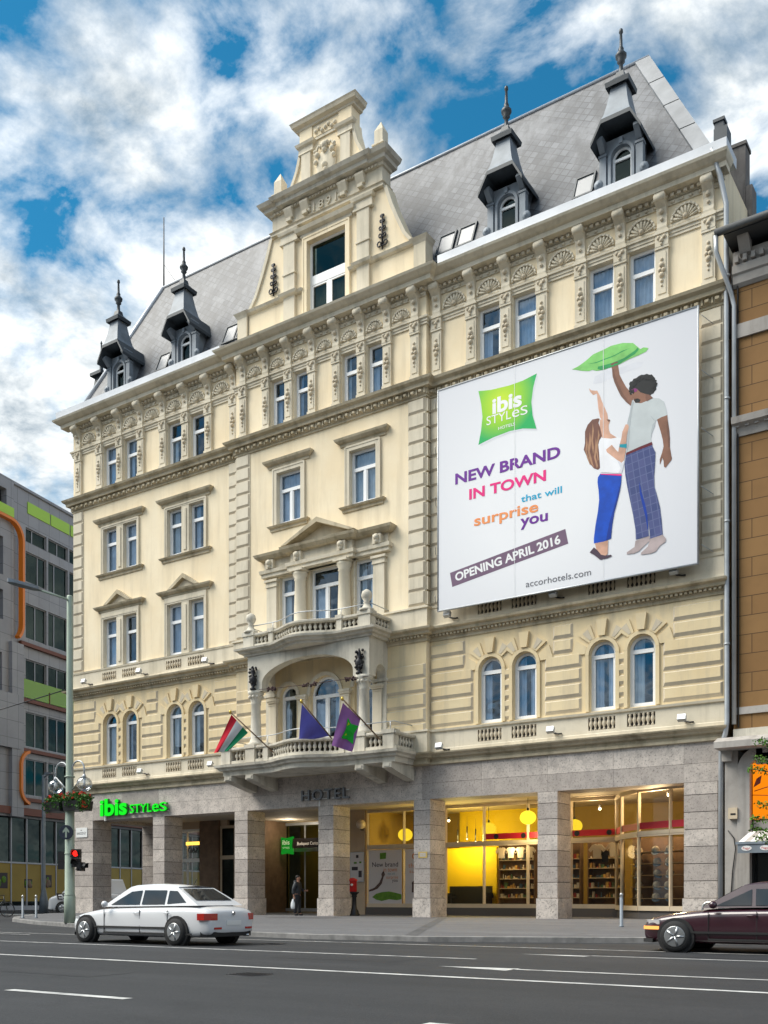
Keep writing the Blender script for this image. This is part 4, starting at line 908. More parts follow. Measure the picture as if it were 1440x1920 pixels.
# notice board and plates
t = thing('notice_board', 'white framed notice board on beige wall behind the red box', 'notice board', (-1.3, 3.88, 1.5)); mb = MB(); mb.box(-.38, .38, -.05, 0, 0, 1.35); mb.build('frame', 'pipe', t); mb = MB(); mb.box(-.34, .34, -.056, -.05, .04, 1.31); mb.build('sheet', 'paper', t)
mb = MB(); mb.box(-.04, .1, -.06, -.056, 1.08, 1.22); mb.box(-.28, .06, -.06, -.056, .52, .68); mb.box(.1, .28, -.06, -.056, .2, .5, 0); mb.box(-.16, .0, -.06, -.056, .82, .9, 1); mb.box(.14, .26, -.06, -.056, .84, .92, 1); mb.build('print', ['ink', 'inkgr'], t)
M['plateyellow'] = flat('yellow_plate_paint', (.62, .45, .14), .5)
mb = MB(); mb.box(-.2, .2, -.02, 0, -.12, .12, 0); mb.box(-.13, .13, -.024, -.02, -.07, .07, 1); text_on(mb, 'NO', -.09, .09, -.04, .09, -.026, 2); o = mb.build('wall_plate', ['plateyellow', 'paper', 'plateyellow'], None, (4.6, 0, 2.45)); tag(o, 'small yellow framed plate screwed to a stone pillar', 'plate')
t = thing('street_name_plate', 'white street name plate on the corner pillar beside the lamp post', 'street sign', (-15.55, -.0, 4.05)); mb = MB(); mb.box(-.42, .42, -.03, -.0, -.24, .24); mb.build('plate', 'white', t); mb = MB(); mb.box(-.06, .03, -.034, -.03, .1, .13); text_on(mb, 'RÁKÓCZI ÚT', -.34, .34, -.1, .12, -.034); mb.build('lettering', 'ink', t)
# ---- green sign and HOTEL letters on the lintel
M['signgreen'] = glow('lit_green_letters', (.01, .72, .02), .5); M['signside'] = flat('green_letter_sides', (.01, .30, .02), .5); M['letter'] = flat('grey_metal_letters', (.16, .165, .175), .4, .6)
t = thing('illuminated_sign', 'glowing green letter sign on the stone lintel at the left corner', 'sign')
mb = MB(); text_on(mb, 'ibis', -13.98, -12.05, 4.82, .80, -.2, 0, .035, .0); text_on(mb, 'STYL', -11.85, -10.35, 4.85, .42, -.2, 0, .012); text_on(mb, 'e', -10.32, -9.86, 4.85, .56, -.2, 0, .014); text_on(mb, 'S', -9.82, -9.34, 4.85, .42, -.2, 0, .012); mb.build('letter_face', 'signgreen', t)
mb = MB(); text_on(mb, 'ibis', -13.98, -12.05, 4.82, .80, -.06, 0, .035, .135); text_on(mb, 'STYL', -11.85, -10.35, 4.85, .42, -.06, 0, .012, .135); text_on(mb, 'e', -10.32, -9.86, 4.85, .56, -.06, 0, .014, .135); text_on(mb, 'S', -9.82, -9.34, 4.85, .42, -.06, 0, .012, .135); mb.build('letter_side', 'signside', t)
mb = MB(); mb.box(-13.9, -9.4, -.06, -.0, 4.84, 4.88); mb.box(-13.72, -13.66, -.14, -.05, 4.55, 4.85); mb.build('mounting_rail', 'white', t)
t = thing('letter_sign', 'grey metal HOTEL letters on the stone lintel under the balcony', 'sign'); mb = MB(); text_on(mb, 'HOTEL', -1.32, 1.16, 4.86, .46, -.1, 0, .006, .12, spacing=1.15); mb.build('lettering', 'letter', t); mb = MB(); mb.box(-1.25, 1.1, -.08, -.02, 4.9, 4.93); mb.box(-1.25, 1.1, -.08, -.02, 5.2, 5.23); mb.box(-.5, -.46, -.06, 0, 4.6, 4.9); mb.build('mounting_rail', 'white', t)
M['blackgloss'] = flat('black_sign_panel', (.015, .012, .012), .25); M['cushgreen'] = glow('lit_green_cushion', (.01, .26, .02), .3)
t = thing('entrance_sign', 'black entrance sign with green cushion shape over the glass doors', 'sign', (-7.6, 7.3, 3.3)); mb = MB(); mb.box(-.3, 2.4, 0, .12, .05, .55); mb.build('panel', 'blackgloss', t)
mb = MB(); mb.prism([(-1.0, -.25), (-.66, -.2), (-.26, -.27), (-.3, .2), (-.24, .66), (-.66, .58), (-1.02, .64), (-.96, .2)], -.06, .1); mb.build('cushion_panel', 'cushgreen', t)
mb = MB(); text_on(mb, 'ibis', -.9, -.42, .25, .25, -.066, 0, .008); text_on(mb, 'STYLES', -.88, -.42, .03, .1, -.066); text_on(mb, 'Budapest Center', .05, 1.5, .2, .17, -.006, 0, .004); mb.build('lettering', 'white', t)
mb = MB(); text_on(mb, 'GÁZ', 0, .75, 0, .3, 0, 0, .01, .03); o = mb.build('letter_sign', 'black', None, (-13.0, 4.9, 3.15)); tag(o, 'black shop letters under a lit yellow strip behind the arcade', 'sign')
M['strip'] = glow('lit_yellow_strip', (1, .58, .08), .8); mb = MB(); mb.box(-13.1, -12.15, 4.82, 4.88, 3.55, 3.72); o = mb.build('light_strip', 'strip'); tag(o, 'lit yellow light strip over a shop door in the arcade', 'lamp')
# ---- the big banner
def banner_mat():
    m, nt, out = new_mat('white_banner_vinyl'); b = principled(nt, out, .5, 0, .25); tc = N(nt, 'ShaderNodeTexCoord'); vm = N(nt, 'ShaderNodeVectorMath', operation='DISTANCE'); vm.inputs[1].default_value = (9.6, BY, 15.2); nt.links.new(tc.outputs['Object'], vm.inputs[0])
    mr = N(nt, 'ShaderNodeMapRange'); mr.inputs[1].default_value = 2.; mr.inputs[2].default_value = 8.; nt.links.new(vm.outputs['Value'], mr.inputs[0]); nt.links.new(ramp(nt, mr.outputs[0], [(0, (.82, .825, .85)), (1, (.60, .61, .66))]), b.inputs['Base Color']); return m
M['p_white'] = flat('banner_print_white', (.82, .82, .83), .5)
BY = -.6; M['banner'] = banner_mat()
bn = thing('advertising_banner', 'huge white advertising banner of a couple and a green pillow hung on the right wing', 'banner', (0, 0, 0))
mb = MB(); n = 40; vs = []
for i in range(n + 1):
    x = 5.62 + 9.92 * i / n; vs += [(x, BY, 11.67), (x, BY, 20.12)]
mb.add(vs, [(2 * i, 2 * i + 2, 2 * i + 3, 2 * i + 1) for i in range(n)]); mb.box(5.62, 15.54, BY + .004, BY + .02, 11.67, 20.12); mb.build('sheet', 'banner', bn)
mb = MB()
for x in (5.64, 15.52): mb.tube([(x, BY + .01, 11.67), (x, BY + .01, 20.12)], .035, 6)
for z in (11.69, 20.10): mb.tube([(5.62, BY + .01, z), (15.54, BY + .01, z)], .035, 6)
for z in (12.3, 14.2, 16.1, 18, 19.8):
    for x in (5.5, 15.62): mb.tube([(x, BY + .02, z), (x + (.25 if x > 9 else -.25), -.1, z - .15)], .015, 4)
mb.build('frame', 'pipe', bn)
mb = MB()
for x in (8.88, 12.27): mb.box(x - .008, x + .008, BY - .0125, BY - .012, 11.7, 20.1)
mb.build('seam', 'p_white', bn)
inks = dict(violet=(.15, .022, .30), pink=(.80, .02, .22), cyan=(.0, .38, .62), orange=(.86, .30, .10), plum=(.17, .105, .17), grey=(.14, .14, .16), skinm=(.24, .115, .075), skinw=(.62, .36, .26), hairm=(.012, .014, .016), hairw=(.17, .075, .055), hairl=(.40, .22, .13), teeg=(.52, .56, .57), teew=(.84, .84, .87), blue=(.0, .07, .50), bluedk=(.0, .035, .30), belt=(.12, .01, .022), teal=(.0, .30, .38), shoe=(.40, .33, .33), dkshoe=(.07, .045, .07), leaf=(.20, .55, .14), leafd=(.02, .30, .085), soft=(.68, .69, .74), skinmd=(.17, .08, .055), glass=(.22, .03, .16), fold=(.42, .46, .48))
for k, v in inks.items(): M['p_' + k] = flat('banner_print_' + k, v, .5, 0, .25, .22 if k[:4] in ('skin', 'hair', 'blue', 'leaf', 'shoe') else .06, 2.2)
def plaid():
    m, nt, out = new_mat('plaid_trouser_print'); b = principled(nt, out, .6, 0, .2)
    tc = N(nt, 'ShaderNodeTexCoord'); sp = N(nt, 'ShaderNodeSeparateXYZ'); cb = N(nt, 'ShaderNodeCombineXYZ'); nt.links.new(tc.outputs['Object'], sp.inputs[0]); nt.links.new(sp.outputs[0], cb.inputs[0]); nt.links.new(sp.outputs[2], cb.inputs[1])
    mp = N(nt, 'ShaderNodeMapping'); mp.inputs['Rotation'].default_value = (0, 0, R(-8)); nt.links.new(cb.outputs[0], mp.inputs[0])
    br = N(nt, 'ShaderNodeTexBrick'); br.offset = 0; br.inputs['Scale'].default_value = 1; br.inputs['Brick Width'].default_value = .21; br.inputs['Row Height'].default_value = .27; br.inputs['Mortar Size'].default_value = .014
    br.inputs['Color1'].default_value = (.055, .075, .20, 1); br.inputs['Color2'].default_value = (.085, .10, .24, 1); br.inputs['Mortar'].default_value = (.12, .145, .29, 1); nt.links.new(mp.outputs[0], br.inputs[0]); nt.links.new(br.outputs[0], b.inputs['Base Color']); return m
M['p_plaid'] = plaid()
def sheets(name, parts, lift=0.):
    """flat printed shapes, each layer a hair in front of the one below"""
    mb = MB(); keys = []
    for i, (k, pts) in enumerate(parts):
        if k not in keys: keys.append(k)
        y = BY - .003 - lift - .0007 * i
        mb.add([(x, y, z) for x, z in pts], [tuple(range(len(pts)))], keys.index(k))
    return mb.build(name, keys, bn)
sheets('printed_shadow', lift=-.0018, parts=[('p_soft', [(11.955, 18.831), (12.37, 18.908), (12.953, 18.877), (13.468, 18.891), (13.694, 18.824), (13.61, 18.684), (13.125, 18.66), (12.663, 18.627), (12.193, 18.538), (11.896, 18.594)])])
sheets('printed_man', [
 ('p_skinm', [(12.517, 19.089), (12.779, 19.095), (12.808, 18.92), (12.851, 18.629), (12.953, 18.405), (13.082, 18.146), (13.24, 17.935), (13.326, 17.801), (13.326, 17.635), (13.24, 17.465), (13.068, 17.651), (12.895, 17.893), (12.779, 18.148), (12.663, 18.432), (12.604, 18.644), (12.581, 18.902)]),
 ('p_skinm', [(13.326, 18.049), (13.468, 17.968), (13.581, 17.826), (13.751, 17.724), (13.919, 17.636), (14.017, 17.513), (13.807, 17.448), (13.61, 17.433), (13.411, 17.515), (13.34, 17.631), (13.311, 17.777), (13.297, 17.919)]),
 ('p_hairm', [(13.183, 18.228), (13.226, 18.285), (13.297, 18.284), (13.34, 18.349), (13.44, 18.348), (13.525, 18.392), (13.61, 18.409), (13.708, 18.381), (13.807, 18.385), (13.891, 18.328), (13.975, 18.317), (14.03, 18.233), (14.086, 18.162), (14.1, 18.076), (14.142, 17.983), (14.12, 17.88), (14.133, 17.767), (14.072, 17.716), (14.03, 17.659), (13.961, 17.652), (13.919, 17.609), (13.751, 17.724), (13.581, 17.826), (13.468, 17.968), (13.383, 18.0), (13.326, 18.049), (13.254, 18.009), (13.197, 18.044), (13.211, 18.137)]),
 ('p_hairm', [(13.349, 17.643), (13.496, 17.643), (13.587, 17.569), (13.553, 17.49), (13.417, 17.511)]),
 ('p_glass', [(13.254, 18.0), (13.397, 18.016), (13.491, 17.953), (13.445, 17.883), (13.297, 17.892)]),
 ('p_teeg', [(13.297, 17.643), (13.411, 17.515), (13.61, 17.447), (13.807, 17.475), (14.017, 17.513), (14.225, 17.442), (14.391, 17.288), (14.459, 17.052), (14.501, 16.81), (14.308, 16.794), (14.114, 16.723), (14.072, 16.557), (13.975, 16.336), (13.947, 16.152), (13.975, 16.049), (13.863, 16.023), (13.525, 15.984), (13.097, 15.896), (13.111, 16.225), (13.125, 16.582), (13.125, 16.914), (13.211, 17.224), (13.254, 17.461)]),
 ('p_fold', [(14.114, 16.723), (14.003, 16.629), (13.947, 16.398), (13.947, 16.152), (13.98, 16.329), (14.078, 16.555)]),
 ('p_skinm', [(14.156, 16.753), (14.308, 16.794), (14.501, 16.81), (14.528, 16.573), (14.569, 16.292), (14.591, 15.988), (14.591, 15.718), (14.637, 15.436), (14.659, 15.336), (14.637, 15.274), (14.528, 15.165), (14.446, 15.076), (14.391, 15.117), (14.377, 15.31), (14.335, 15.428), (14.28, 15.279), (14.253, 15.217), (14.247, 15.396), (14.322, 15.595), (14.377, 15.798), (14.349, 16.023), (14.28, 16.312), (14.211, 16.548)]),
 ('p_skinmd', [(14.501, 16.661), (14.528, 16.573), (14.569, 16.292), (14.591, 15.988), (14.591, 15.718), (14.528, 15.734), (14.514, 16.089), (14.473, 16.425)]),
 ('p_skinmd', [(12.581, 18.902), (12.634, 18.887), (12.692, 18.619), (12.808, 18.307), (12.953, 17.988), (13.125, 17.69), (13.24, 17.465), (13.068, 17.651), (12.895, 17.893), (12.779, 18.148), (12.663, 18.432), (12.604, 18.644)]),
 ('p_fold', [(13.297, 17.643), (13.354, 17.572), (13.274, 17.235), (13.211, 16.698), (13.168, 16.1), (13.102, 15.895), (13.111, 16.225), (13.125, 16.582), (13.125, 16.914), (13.211, 17.224), (13.254, 17.461)]),
 ('p_fold', [(13.919, 16.952), (13.975, 16.896), (14.058, 16.778), (14.108, 16.716), (14.03, 16.772)]),
 ('p_skinmd', [(13.765, 17.72), (13.919, 17.636), (14.017, 17.513), (13.891, 17.479), (13.807, 17.453), (13.765, 17.569)]),
 ('p_skinmd', [(13.34, 17.664), (13.44, 17.664), (13.468, 17.64), (13.383, 17.63)]),
 ('p_plaid', [(13.082, 15.858), (13.975, 15.954), (14.1, 15.677), (14.086, 15.271), (14.058, 14.868), (14.072, 14.51), (14.142, 14.277), (14.253, 13.817), (14.308, 13.37), (14.349, 12.872), (14.114, 12.811), (13.924, 12.816), (13.891, 13.129), (13.829, 13.607), (13.857, 13.136), (13.885, 12.911), (13.425, 12.879), (13.411, 13.227), (13.326, 13.741), (13.226, 14.232), (13.125, 14.726), (13.054, 15.158), (13.025, 15.526)]),
 ('p_bluedk', [(13.539, 14.824), (13.638, 14.417), (13.765, 13.95), (13.829, 13.607), (13.863, 13.134), (13.835, 13.14), (13.765, 13.566), (13.666, 13.971), (13.567, 14.405)]),
 ('p_belt', [(13.082, 15.9), (13.525, 15.984), (13.975, 16.049), (14.003, 15.947), (13.525, 15.887), (13.082, 15.817)]),
 ('p_shoe', [(13.411, 12.84), (13.905, 12.907), (13.905, 12.743), (13.722, 12.614), (13.525, 12.46), (13.354, 12.424), (13.111, 12.442), (13.111, 12.512), (13.383, 12.639)]),
 ('p_shoe', [(13.919, 12.809), (14.349, 12.859), (14.459, 12.715), (14.446, 12.609), (14.253, 12.511), (14.114, 12.347), (13.947, 12.311), (13.595, 12.337), (13.61, 12.403), (13.835, 12.565), (13.905, 12.743)])])
sheets('printed_pillow', lift=.0024, parts=[
 ('p_leaf', [(11.109, 19.319), (11.353, 19.361), (11.626, 19.466), (11.896, 19.612), (12.222, 19.654), (12.546, 19.71), (12.953, 19.683), (13.326, 19.568), (13.496, 19.378), (13.581, 19.284), (13.694, 19.31), (13.863, 19.234), (13.779, 19.142), (13.525, 19.094), (13.183, 19.059), (12.837, 18.981), (12.546, 18.983), (12.282, 18.962), (12.015, 19.006), (11.866, 19.083), (11.746, 19.076), (11.475, 19.163), (11.262, 19.26)]),
 ('p_leafd', [(12.074, 19.135), (12.282, 19.116), (12.663, 19.116), (13.01, 19.152), (13.383, 19.289), (13.496, 19.365), (13.525, 19.273), (13.383, 19.165), (13.125, 19.09), (12.808, 18.989), (12.487, 18.972), (12.193, 18.982), (12.059, 19.055)]),
 ('p_leafd', [(11.686, 19.334), (12.015, 19.308), (12.311, 19.332), (12.663, 19.353), (12.953, 19.419), (13.211, 19.424), (12.953, 19.383), (12.663, 19.32), (12.311, 19.299), (12.015, 19.277)]),
 ('p_skinmd', [(12.511, 19.077), (12.604, 19.105), (12.779, 19.101), (12.794, 19.049), (12.663, 19.06), (12.604, 19.021)])])
sheets('printed_woman', lift=.0003, parts=[
 ('p_skinw', [(11.746, 18.481), (11.821, 18.389), (11.955, 18.337), (12.045, 18.312), (12.134, 18.132), (12.222, 17.883), (12.34, 17.598), (12.414, 17.41), (12.443, 17.206), (12.458, 17.146), (12.282, 17.136), (12.148, 17.368), (12.089, 17.666), (12.059, 17.956), (12.03, 18.218), (11.896, 18.199), (11.776, 18.359)]),
 ('p_skinw', [(12.148, 17.284), (12.429, 17.224), (12.517, 17.144), (12.458, 17.006), (12.473, 16.834), (12.517, 16.711), (12.75, 16.511), (12.546, 16.521), (12.222, 16.632), (12.163, 16.83), (12.134, 17.062)]),
 ('p_hairw', [(12.074, 17.346), (12.134, 17.316), (12.089, 17.187), (12.163, 16.97), (12.222, 16.702), (12.134, 16.584), (12.104, 16.366), (12.134, 16.077), (12.163, 15.845), (12.163, 15.62), (12.074, 15.57), (11.926, 15.648), (11.746, 15.889), (11.656, 16.138), (11.55, 16.391), (11.596, 16.607), (11.596, 17.004), (11.686, 17.208), (11.866, 17.359)]),
 ('p_hairl', [(11.776, 16.958), (11.836, 16.631), (11.776, 16.278), (11.866, 15.917), (11.926, 15.676), (11.836, 15.811), (11.746, 16.059), (11.686, 16.357), (11.746, 16.654)]),
 ('p_hairl', [(12.0, 16.731), (12.051, 16.295), (11.991, 16.027), (12.08, 15.696), (12.03, 15.623), (11.926, 16.043), (11.961, 16.317)]),
 ('p_hairl', [(11.881, 17.242), (11.926, 16.947), (11.89, 16.646), (11.931, 16.353), (11.902, 16.134), (11.851, 16.401), (11.836, 16.716), (11.866, 16.991)]),
 ('p_hairl', [(12.074, 16.993), (12.134, 16.753), (12.074, 16.486), (12.059, 16.208), (12.104, 15.915), (12.068, 15.868), (12.021, 16.218), (12.039, 16.523), (12.08, 16.766)]),
 ('p_hairl', [(11.662, 16.817), (11.701, 16.523), (11.662, 16.306), (11.731, 16.062), (11.806, 15.818), (11.776, 15.811), (11.671, 16.077), (11.611, 16.347), (11.641, 16.595)]),
 ('p_hairw', [(12.134, 15.627), (12.193, 15.584), (12.163, 15.732), (12.217, 15.832), (12.169, 15.956), (12.193, 16.119), (12.148, 16.299), (12.119, 16.137), (12.148, 15.848)]),
 ('p_skinmd', [(12.385, 17.221), (12.487, 17.2), (12.522, 17.146), (12.458, 17.123)]),
 ('p_teew', [(12.222, 16.632), (12.546, 16.521), (12.779, 16.504), (12.924, 16.439), (12.953, 16.293), (12.924, 16.106), (13.01, 15.668), (12.996, 15.505), (12.953, 15.321), (12.924, 15.244), (12.546, 15.347), (12.163, 15.465), (12.148, 15.708), (12.119, 16.137), (12.089, 16.426), (12.134, 16.584)]),
 ('p_soft', [(12.779, 15.696), (12.953, 15.598), (12.996, 15.505), (12.953, 15.321), (12.924, 15.244), (12.808, 15.285), (12.895, 15.418)]),
 ('p_skinw', [(12.37, 16.187), (12.575, 16.304), (12.721, 16.1), (12.808, 15.995), (12.837, 16.183), (12.924, 16.467), (12.953, 16.654), (13.068, 16.874), (13.154, 16.852), (13.183, 16.761), (13.111, 16.475), (13.082, 16.177), (13.068, 15.959), (13.01, 15.668), (12.924, 15.605), (12.779, 15.724), (12.546, 15.948), (12.399, 16.096)]),
 ('p_teal', [(12.851, 16.249), (13.111, 16.203), (13.097, 16.063), (12.851, 16.146)]),
 ('p_blue', [(12.163, 15.408), (12.924, 15.216), (12.909, 14.914), (12.866, 14.673), (12.779, 14.331), (12.663, 13.937), (12.59, 13.534), (12.546, 13.095), (12.282, 13.035), (11.926, 13.049), (11.926, 13.219), (11.985, 13.658), (12.074, 14.119), (12.119, 14.504), (12.104, 14.789), (12.059, 15.137), (12.074, 15.303)]),
 ('p_bluedk', [(12.779, 14.581), (12.906, 14.914), (12.866, 14.673), (12.779, 14.331), (12.663, 13.937), (12.59, 13.534), (12.546, 13.095), (12.37, 13.074), (12.502, 13.692), (12.663, 14.161)]),
 ('p_skinw', [(11.97, 13.04), (12.267, 13.038), (12.443, 13.046), (12.429, 12.586), (12.311, 12.524), (12.163, 12.608), (12.015, 12.834)]),
 ('p_pink', [(12.178, 15.399), (12.924, 15.216), (12.924, 15.155), (12.178, 15.374)]),
 ('p_dkshoe', [(11.776, 12.767), (11.926, 12.908), (12.045, 12.8), (12.193, 12.603), (12.34, 12.547), (12.546, 12.536), (12.59, 12.486), (12.429, 12.446), (12.193, 12.434), (12.134, 12.459), (11.926, 12.654), (11.806, 12.733)])])
mb = MB(); cc = [(13.666, 18.091), (13.666, 18.228)]; R0 = abs(cc[0][1] - cc[1][1]) / 50
for k in range(150):
    a = rnd.uniform(-.75, 3.5); rr = rnd.uniform(118, 172) * R0; cx_, cz_ = cc[0][0] + rr * math.cos(a) * 1.02, cc[0][1] + rr * math.sin(a) * .78 - .12; r_ = rnd.uniform(6, 14) * R0; b0 = rnd.uniform(0, 1)
    mb.add([(cx_ + r_ * math.cos(b0 + i * 1.257), BY - .0095 - .00002 * k, cz_ + r_ * math.sin(b0 + i * 1.257)) for i in range(5)], [(0, 1, 2, 3, 4)])
mb.build('printed_curls', 'p_hairm', bn)
def cushion_print():
    m, nt, out = new_mat('green_cushion_print'); b = principled(nt, out, .45, 0, .3); tc = N(nt, 'ShaderNodeTexCoord'); vm = N(nt, 'ShaderNodeVectorMath', operation='DISTANCE'); vm.inputs[1].default_value = (8.35, BY, 18.95); nt.links.new(tc.outputs['Object'], vm.inputs[0])
    mr = N(nt, 'ShaderNodeMapRange'); mr.inputs[2].default_value = 1.75; nt.links.new(vm.outputs['Value'], mr.inputs[0]); nt.links.new(ramp(nt, mr.outputs[0], [(0, (.60, .78, .01)), (.45, (.28, .62, .015)), (.8, (.0, .42, .10))]), b.inputs['Base Color']); return m
M['cushprint'] = cushion_print(); 
PC = [(7.39, 19.6), (7.9, 19.5), (8.68, 19.45), (9.2, 19.47), (9.76, 19.57), (9.62, 19.1), (9.55, 18.6), (9.6, 18.1), (9.75, 17.59), (9.2, 17.74), (8.68, 17.78), (8.0, 17.72), (7.39, 17.6), (7.5, 18.1), (7.56, 18.6), (7.5, 19.1)]
PS = [(x * .98 + .171 + .06, z * .985 + .28 - .08) for x, z in PC]
lg = sheets('printed_logo', [('p_soft', PS), ('cushprint', PC)])
def letters(name, key, items, par=bn):
    for it in items: mb = MB(); text_on(mb, *it[:6], 0, *it[6:]); mb.build(name, key, par)
ly = BY - .0075
letters('lettering', 'p_white', [('ibis', 7.97, 9.17, 18.60, .56, ly, .035), ('STYL', 7.73, 8.74, 18.23, .33, ly, .0), ('e', 8.78, 9.07, 18.23, .42, ly, .0), ('S', 9.12, 9.40, 18.23, .33, ly, 0), ('HOTELS', 8.22, 8.90, 17.94, .11, ly, .01)])
letters('lettering', 'p_violet', [('NEW BRAND', 6.4, 10.67, 16.36, .40, ly, .03), ('you', 9.11, 10.19, 14.22, .40, ly, .022)])
letters('lettering', 'p_pink', [('IN TOWN', 7.0, 10.12, 15.66, .38, ly, .03)])
letters('lettering', 'p_cyan', [('that will', 9.14, 10.73, 15.08, .245, ly, .012)])
letters('lettering', 'p_orange', [('surprise', 7.21, 9.82, 14.62, .39, ly, .02)])
letters('lettering', 'p_grey', [('accorhotels.com', 9.33, 11.82, 11.97, .24, ly, -.0)])
sheets('printed_strip', [('p_plum', [(6.17, 13.06), (6.27, 12.51), (10.97, 13.23), (10.86, 13.77)])])
letters('lettering', 'p_white', [('OPENING APRIL 2016', 6.42, 10.73, 12.70, .31, ly, .032, 0, math.atan2(.62, 4.37))])
# ---- flags on slanting poles
def flag_cloth(mb, P, n=14, mats=1, stripes=None, wave=.05):
    """cloth between four corners P = top-pole, low-pole, low-free, top-free, rippled"""
    a, b, c, d = [Vector(p) for p in P]; v = []
    nor = (b - a).cross(d - a).normalized()
    for i in range(n + 1):
        for j in range(n + 1):
            s, t = i / n, j / n
            p = (a * (1 - s) + b * s) * (1 - t) + (d * (1 - s) + c * s) * t
            p = p + nor * wave * math.sin(s * 9 + t * 3.) * (.3 + t); v.append(p)
    for i in range(n):
        for j in range(n):
            k = 0 if not stripes else stripes((i + .5) / n, (j + .5) / n)
            mb.add([v[i * (n + 1) + j], v[i * (n + 1) + j + 1], v[(i + 1) * (n + 1) + j + 1], v[(i + 1) * (n + 1) + j]], [(0, 1, 2, 3)], k, True)
for k, c in (('fred', (.60, .03, .05)), ('fwhite', (.62, .62, .63)), ('fgreen', (.015, .20, .09)), ('fblue', (.13, .125, .46)), ('fviolet', (.29, .13, .34)), ('flogo', (.02, .38, .04)), ('flogoy', (.42, .50, .02))): M[k] = flat('flag_cloth_' + k[1:], c, .85, 0, .1, .1, 2.)
M['brass'] = flat('brass', (.55, .38, .08), .35, .8)
def flag(label, top, foot, cloth, mats, stripes=None, extra=None):
    t = thing('flag', label, 'flag', foot, 0, 'flags on slanting poles at the balcony')
    T = Vector(top) - Vector(foot); mb = MB(); mb.tube([(0, 0, 0), T], .028, 6); mb.build('flag_pole', 'bronze', t); mb = MB(); mb.ball(T, .06, 8, 0, 1.4); mb.build('pole_tip', 'brass', t)
    mb = MB(); P = [Vector(p) - Vector(foot) for p in cloth]; flag_cloth(mb, P, 16, 1, stripes); c = mb.build('flag_cloth', mats, t)
    for nm, mt, pts in (extra or []):
        a, b, cc, d = P; q = []
        nor = (b - a).cross(d - a).normalized()
        for s, u in pts: q.append((a * (1 - s) + b * s) * (1 - u) + (d * (1 - s) + cc * s) * u + nor * .05 * math.sin(s * 9 + u * 3.) * (.3 + u) * 1.0)
        for sg in (-1, 1):
            mb = MB(); mb.add([p + nor * .03 * sg for p in q], [tuple(range(len(q)))]); mb.build(nm, mt, c)
    return t
FP = [((-2.69, -3.10, 8.32), (-1.48, -1.82, 6.73)), ((1.39, -3.60, 8.23), (1.92, -2.38, 6.93)), ((3.10, -3.30, 8.19), (3.81, -1.82, 6.79))]
flag('red white and green striped flag at the balcony end by the wall', *FP[0], [(-2.63, -3.10, 8.21), (-2.18, -2.60, 7.50), (-2.89, -3.00, 6.77), (-3.46, -3.25, 6.70)], ['fred', 'fwhite', 'fgreen'], lambda s, t: min(2, int(s * 3)))
flag('plain blue violet flag drooping at the middle of the balcony', *FP[1], [(1.39, -3.57, 8.14), (1.95, -2.60, 7.00), (1.37, -2.75, 6.91), (1.20, -3.50, 6.84)], ['fblue'])
M_lg = [('flag_emblem', 'flogo', [(.38, .22), (.62, .3), (.98, .22), (.86, .5), (.92, .78), (.62, .72), (.32, .76), (.42, .5)]), ('flag_emblem', 'flogoy', [(.45, .3), (.62, .36), (.66, .6), (.45, .66)])]
flag('purple flag with green cushion emblem, beside the right balcony column', *FP[2], [(3.09, -3.25, 8.05), (3.40, -2.55, 7.52), (3.11, -2.70, 6.28), (2.61, -3.30, 6.49)], ['fviolet'], None, M_lg)
# ---- floodlights on the ledges
def floodlight():
    t = thing('floodlight', '', 'floodlight', (0, 0, 0), 0, 'floodlights along the ledges')
    mb = MB(); mb.prism([(-.42, .02), (-.30, -.06), (-.24, .12), (-.36, .20)], -.14, .14, 0, 'x'); mb.build('lamp_housing', 'pipe', t); mb = MB(); mb.tube([(.0, 0, 0), (0, -.2, -.02), (0, -.3, .06)], .018, 5); mb.tube([(0, -.04, 0), (.2, -.08, -.06), (.3, -.02, -.05)], .03, 5); mb.build('arm', 'iron', t); return t
fl = floodlight()
FL = ['beside the left bottom corner of the banner', 'under the lower middle of the banner', 'under the lower right corner of the banner', 'on the ledge just right of the lower balcony', 'on the ledge between the two right arched window pairs', 'on the ledge near the right downpipe', 'at the left corner under the second floor', 'between the two left balustrade panels of the second floor', 'right of the left wing balustrade panels', 'on the lower left ledge between its panels', 'on the lower left ledge beside the balcony end']
for i, px in enumerate([(5.94, 11.51), (10.31, 11.56), (14.66, 11.59), (5.58, 6.51), (10.21, 6.70), (14.93, 6.66), (-14.91, 11.44), (-10.98, 11.46), (-6.69, 11.41), (-10.91, 6.70), (-6.36, 6.70)]):
    o = fl if i == 0 else copy_tree(fl); o.location = (px[0], -.09, px[1]); o['label'] = 'small grey floodlight ' + FL[i]
M['garl'] = flat('dried_garland', (.06, .03, .03), .8)
mb = MB(); A = [(-2.36, -1.70, 9.44), (-1.34, -1.75, 9.38), (0.36, -1.80, 9.32), (2.05, -1.75, 9.32), (3.16, -1.70, 9.32)]; mb.tube(A, .012, 4)
for c in (0.17, .5, .82):
    for k in range(40):
        i = c * 4 + rnd.uniform(-.22, .22); j = int(i); p = Vector(A[j]).lerp(Vector(A[min(4, j + 1)]), i - j); mb.ball(p + Vector((0, rnd.uniform(-.06, .06), rnd.uniform(-.09, .05))), rnd.uniform(.025, .05), 5)
tag(mb.build('garland', 'garl'), 'thin dark garland strung between the balcony columns', 'garland')
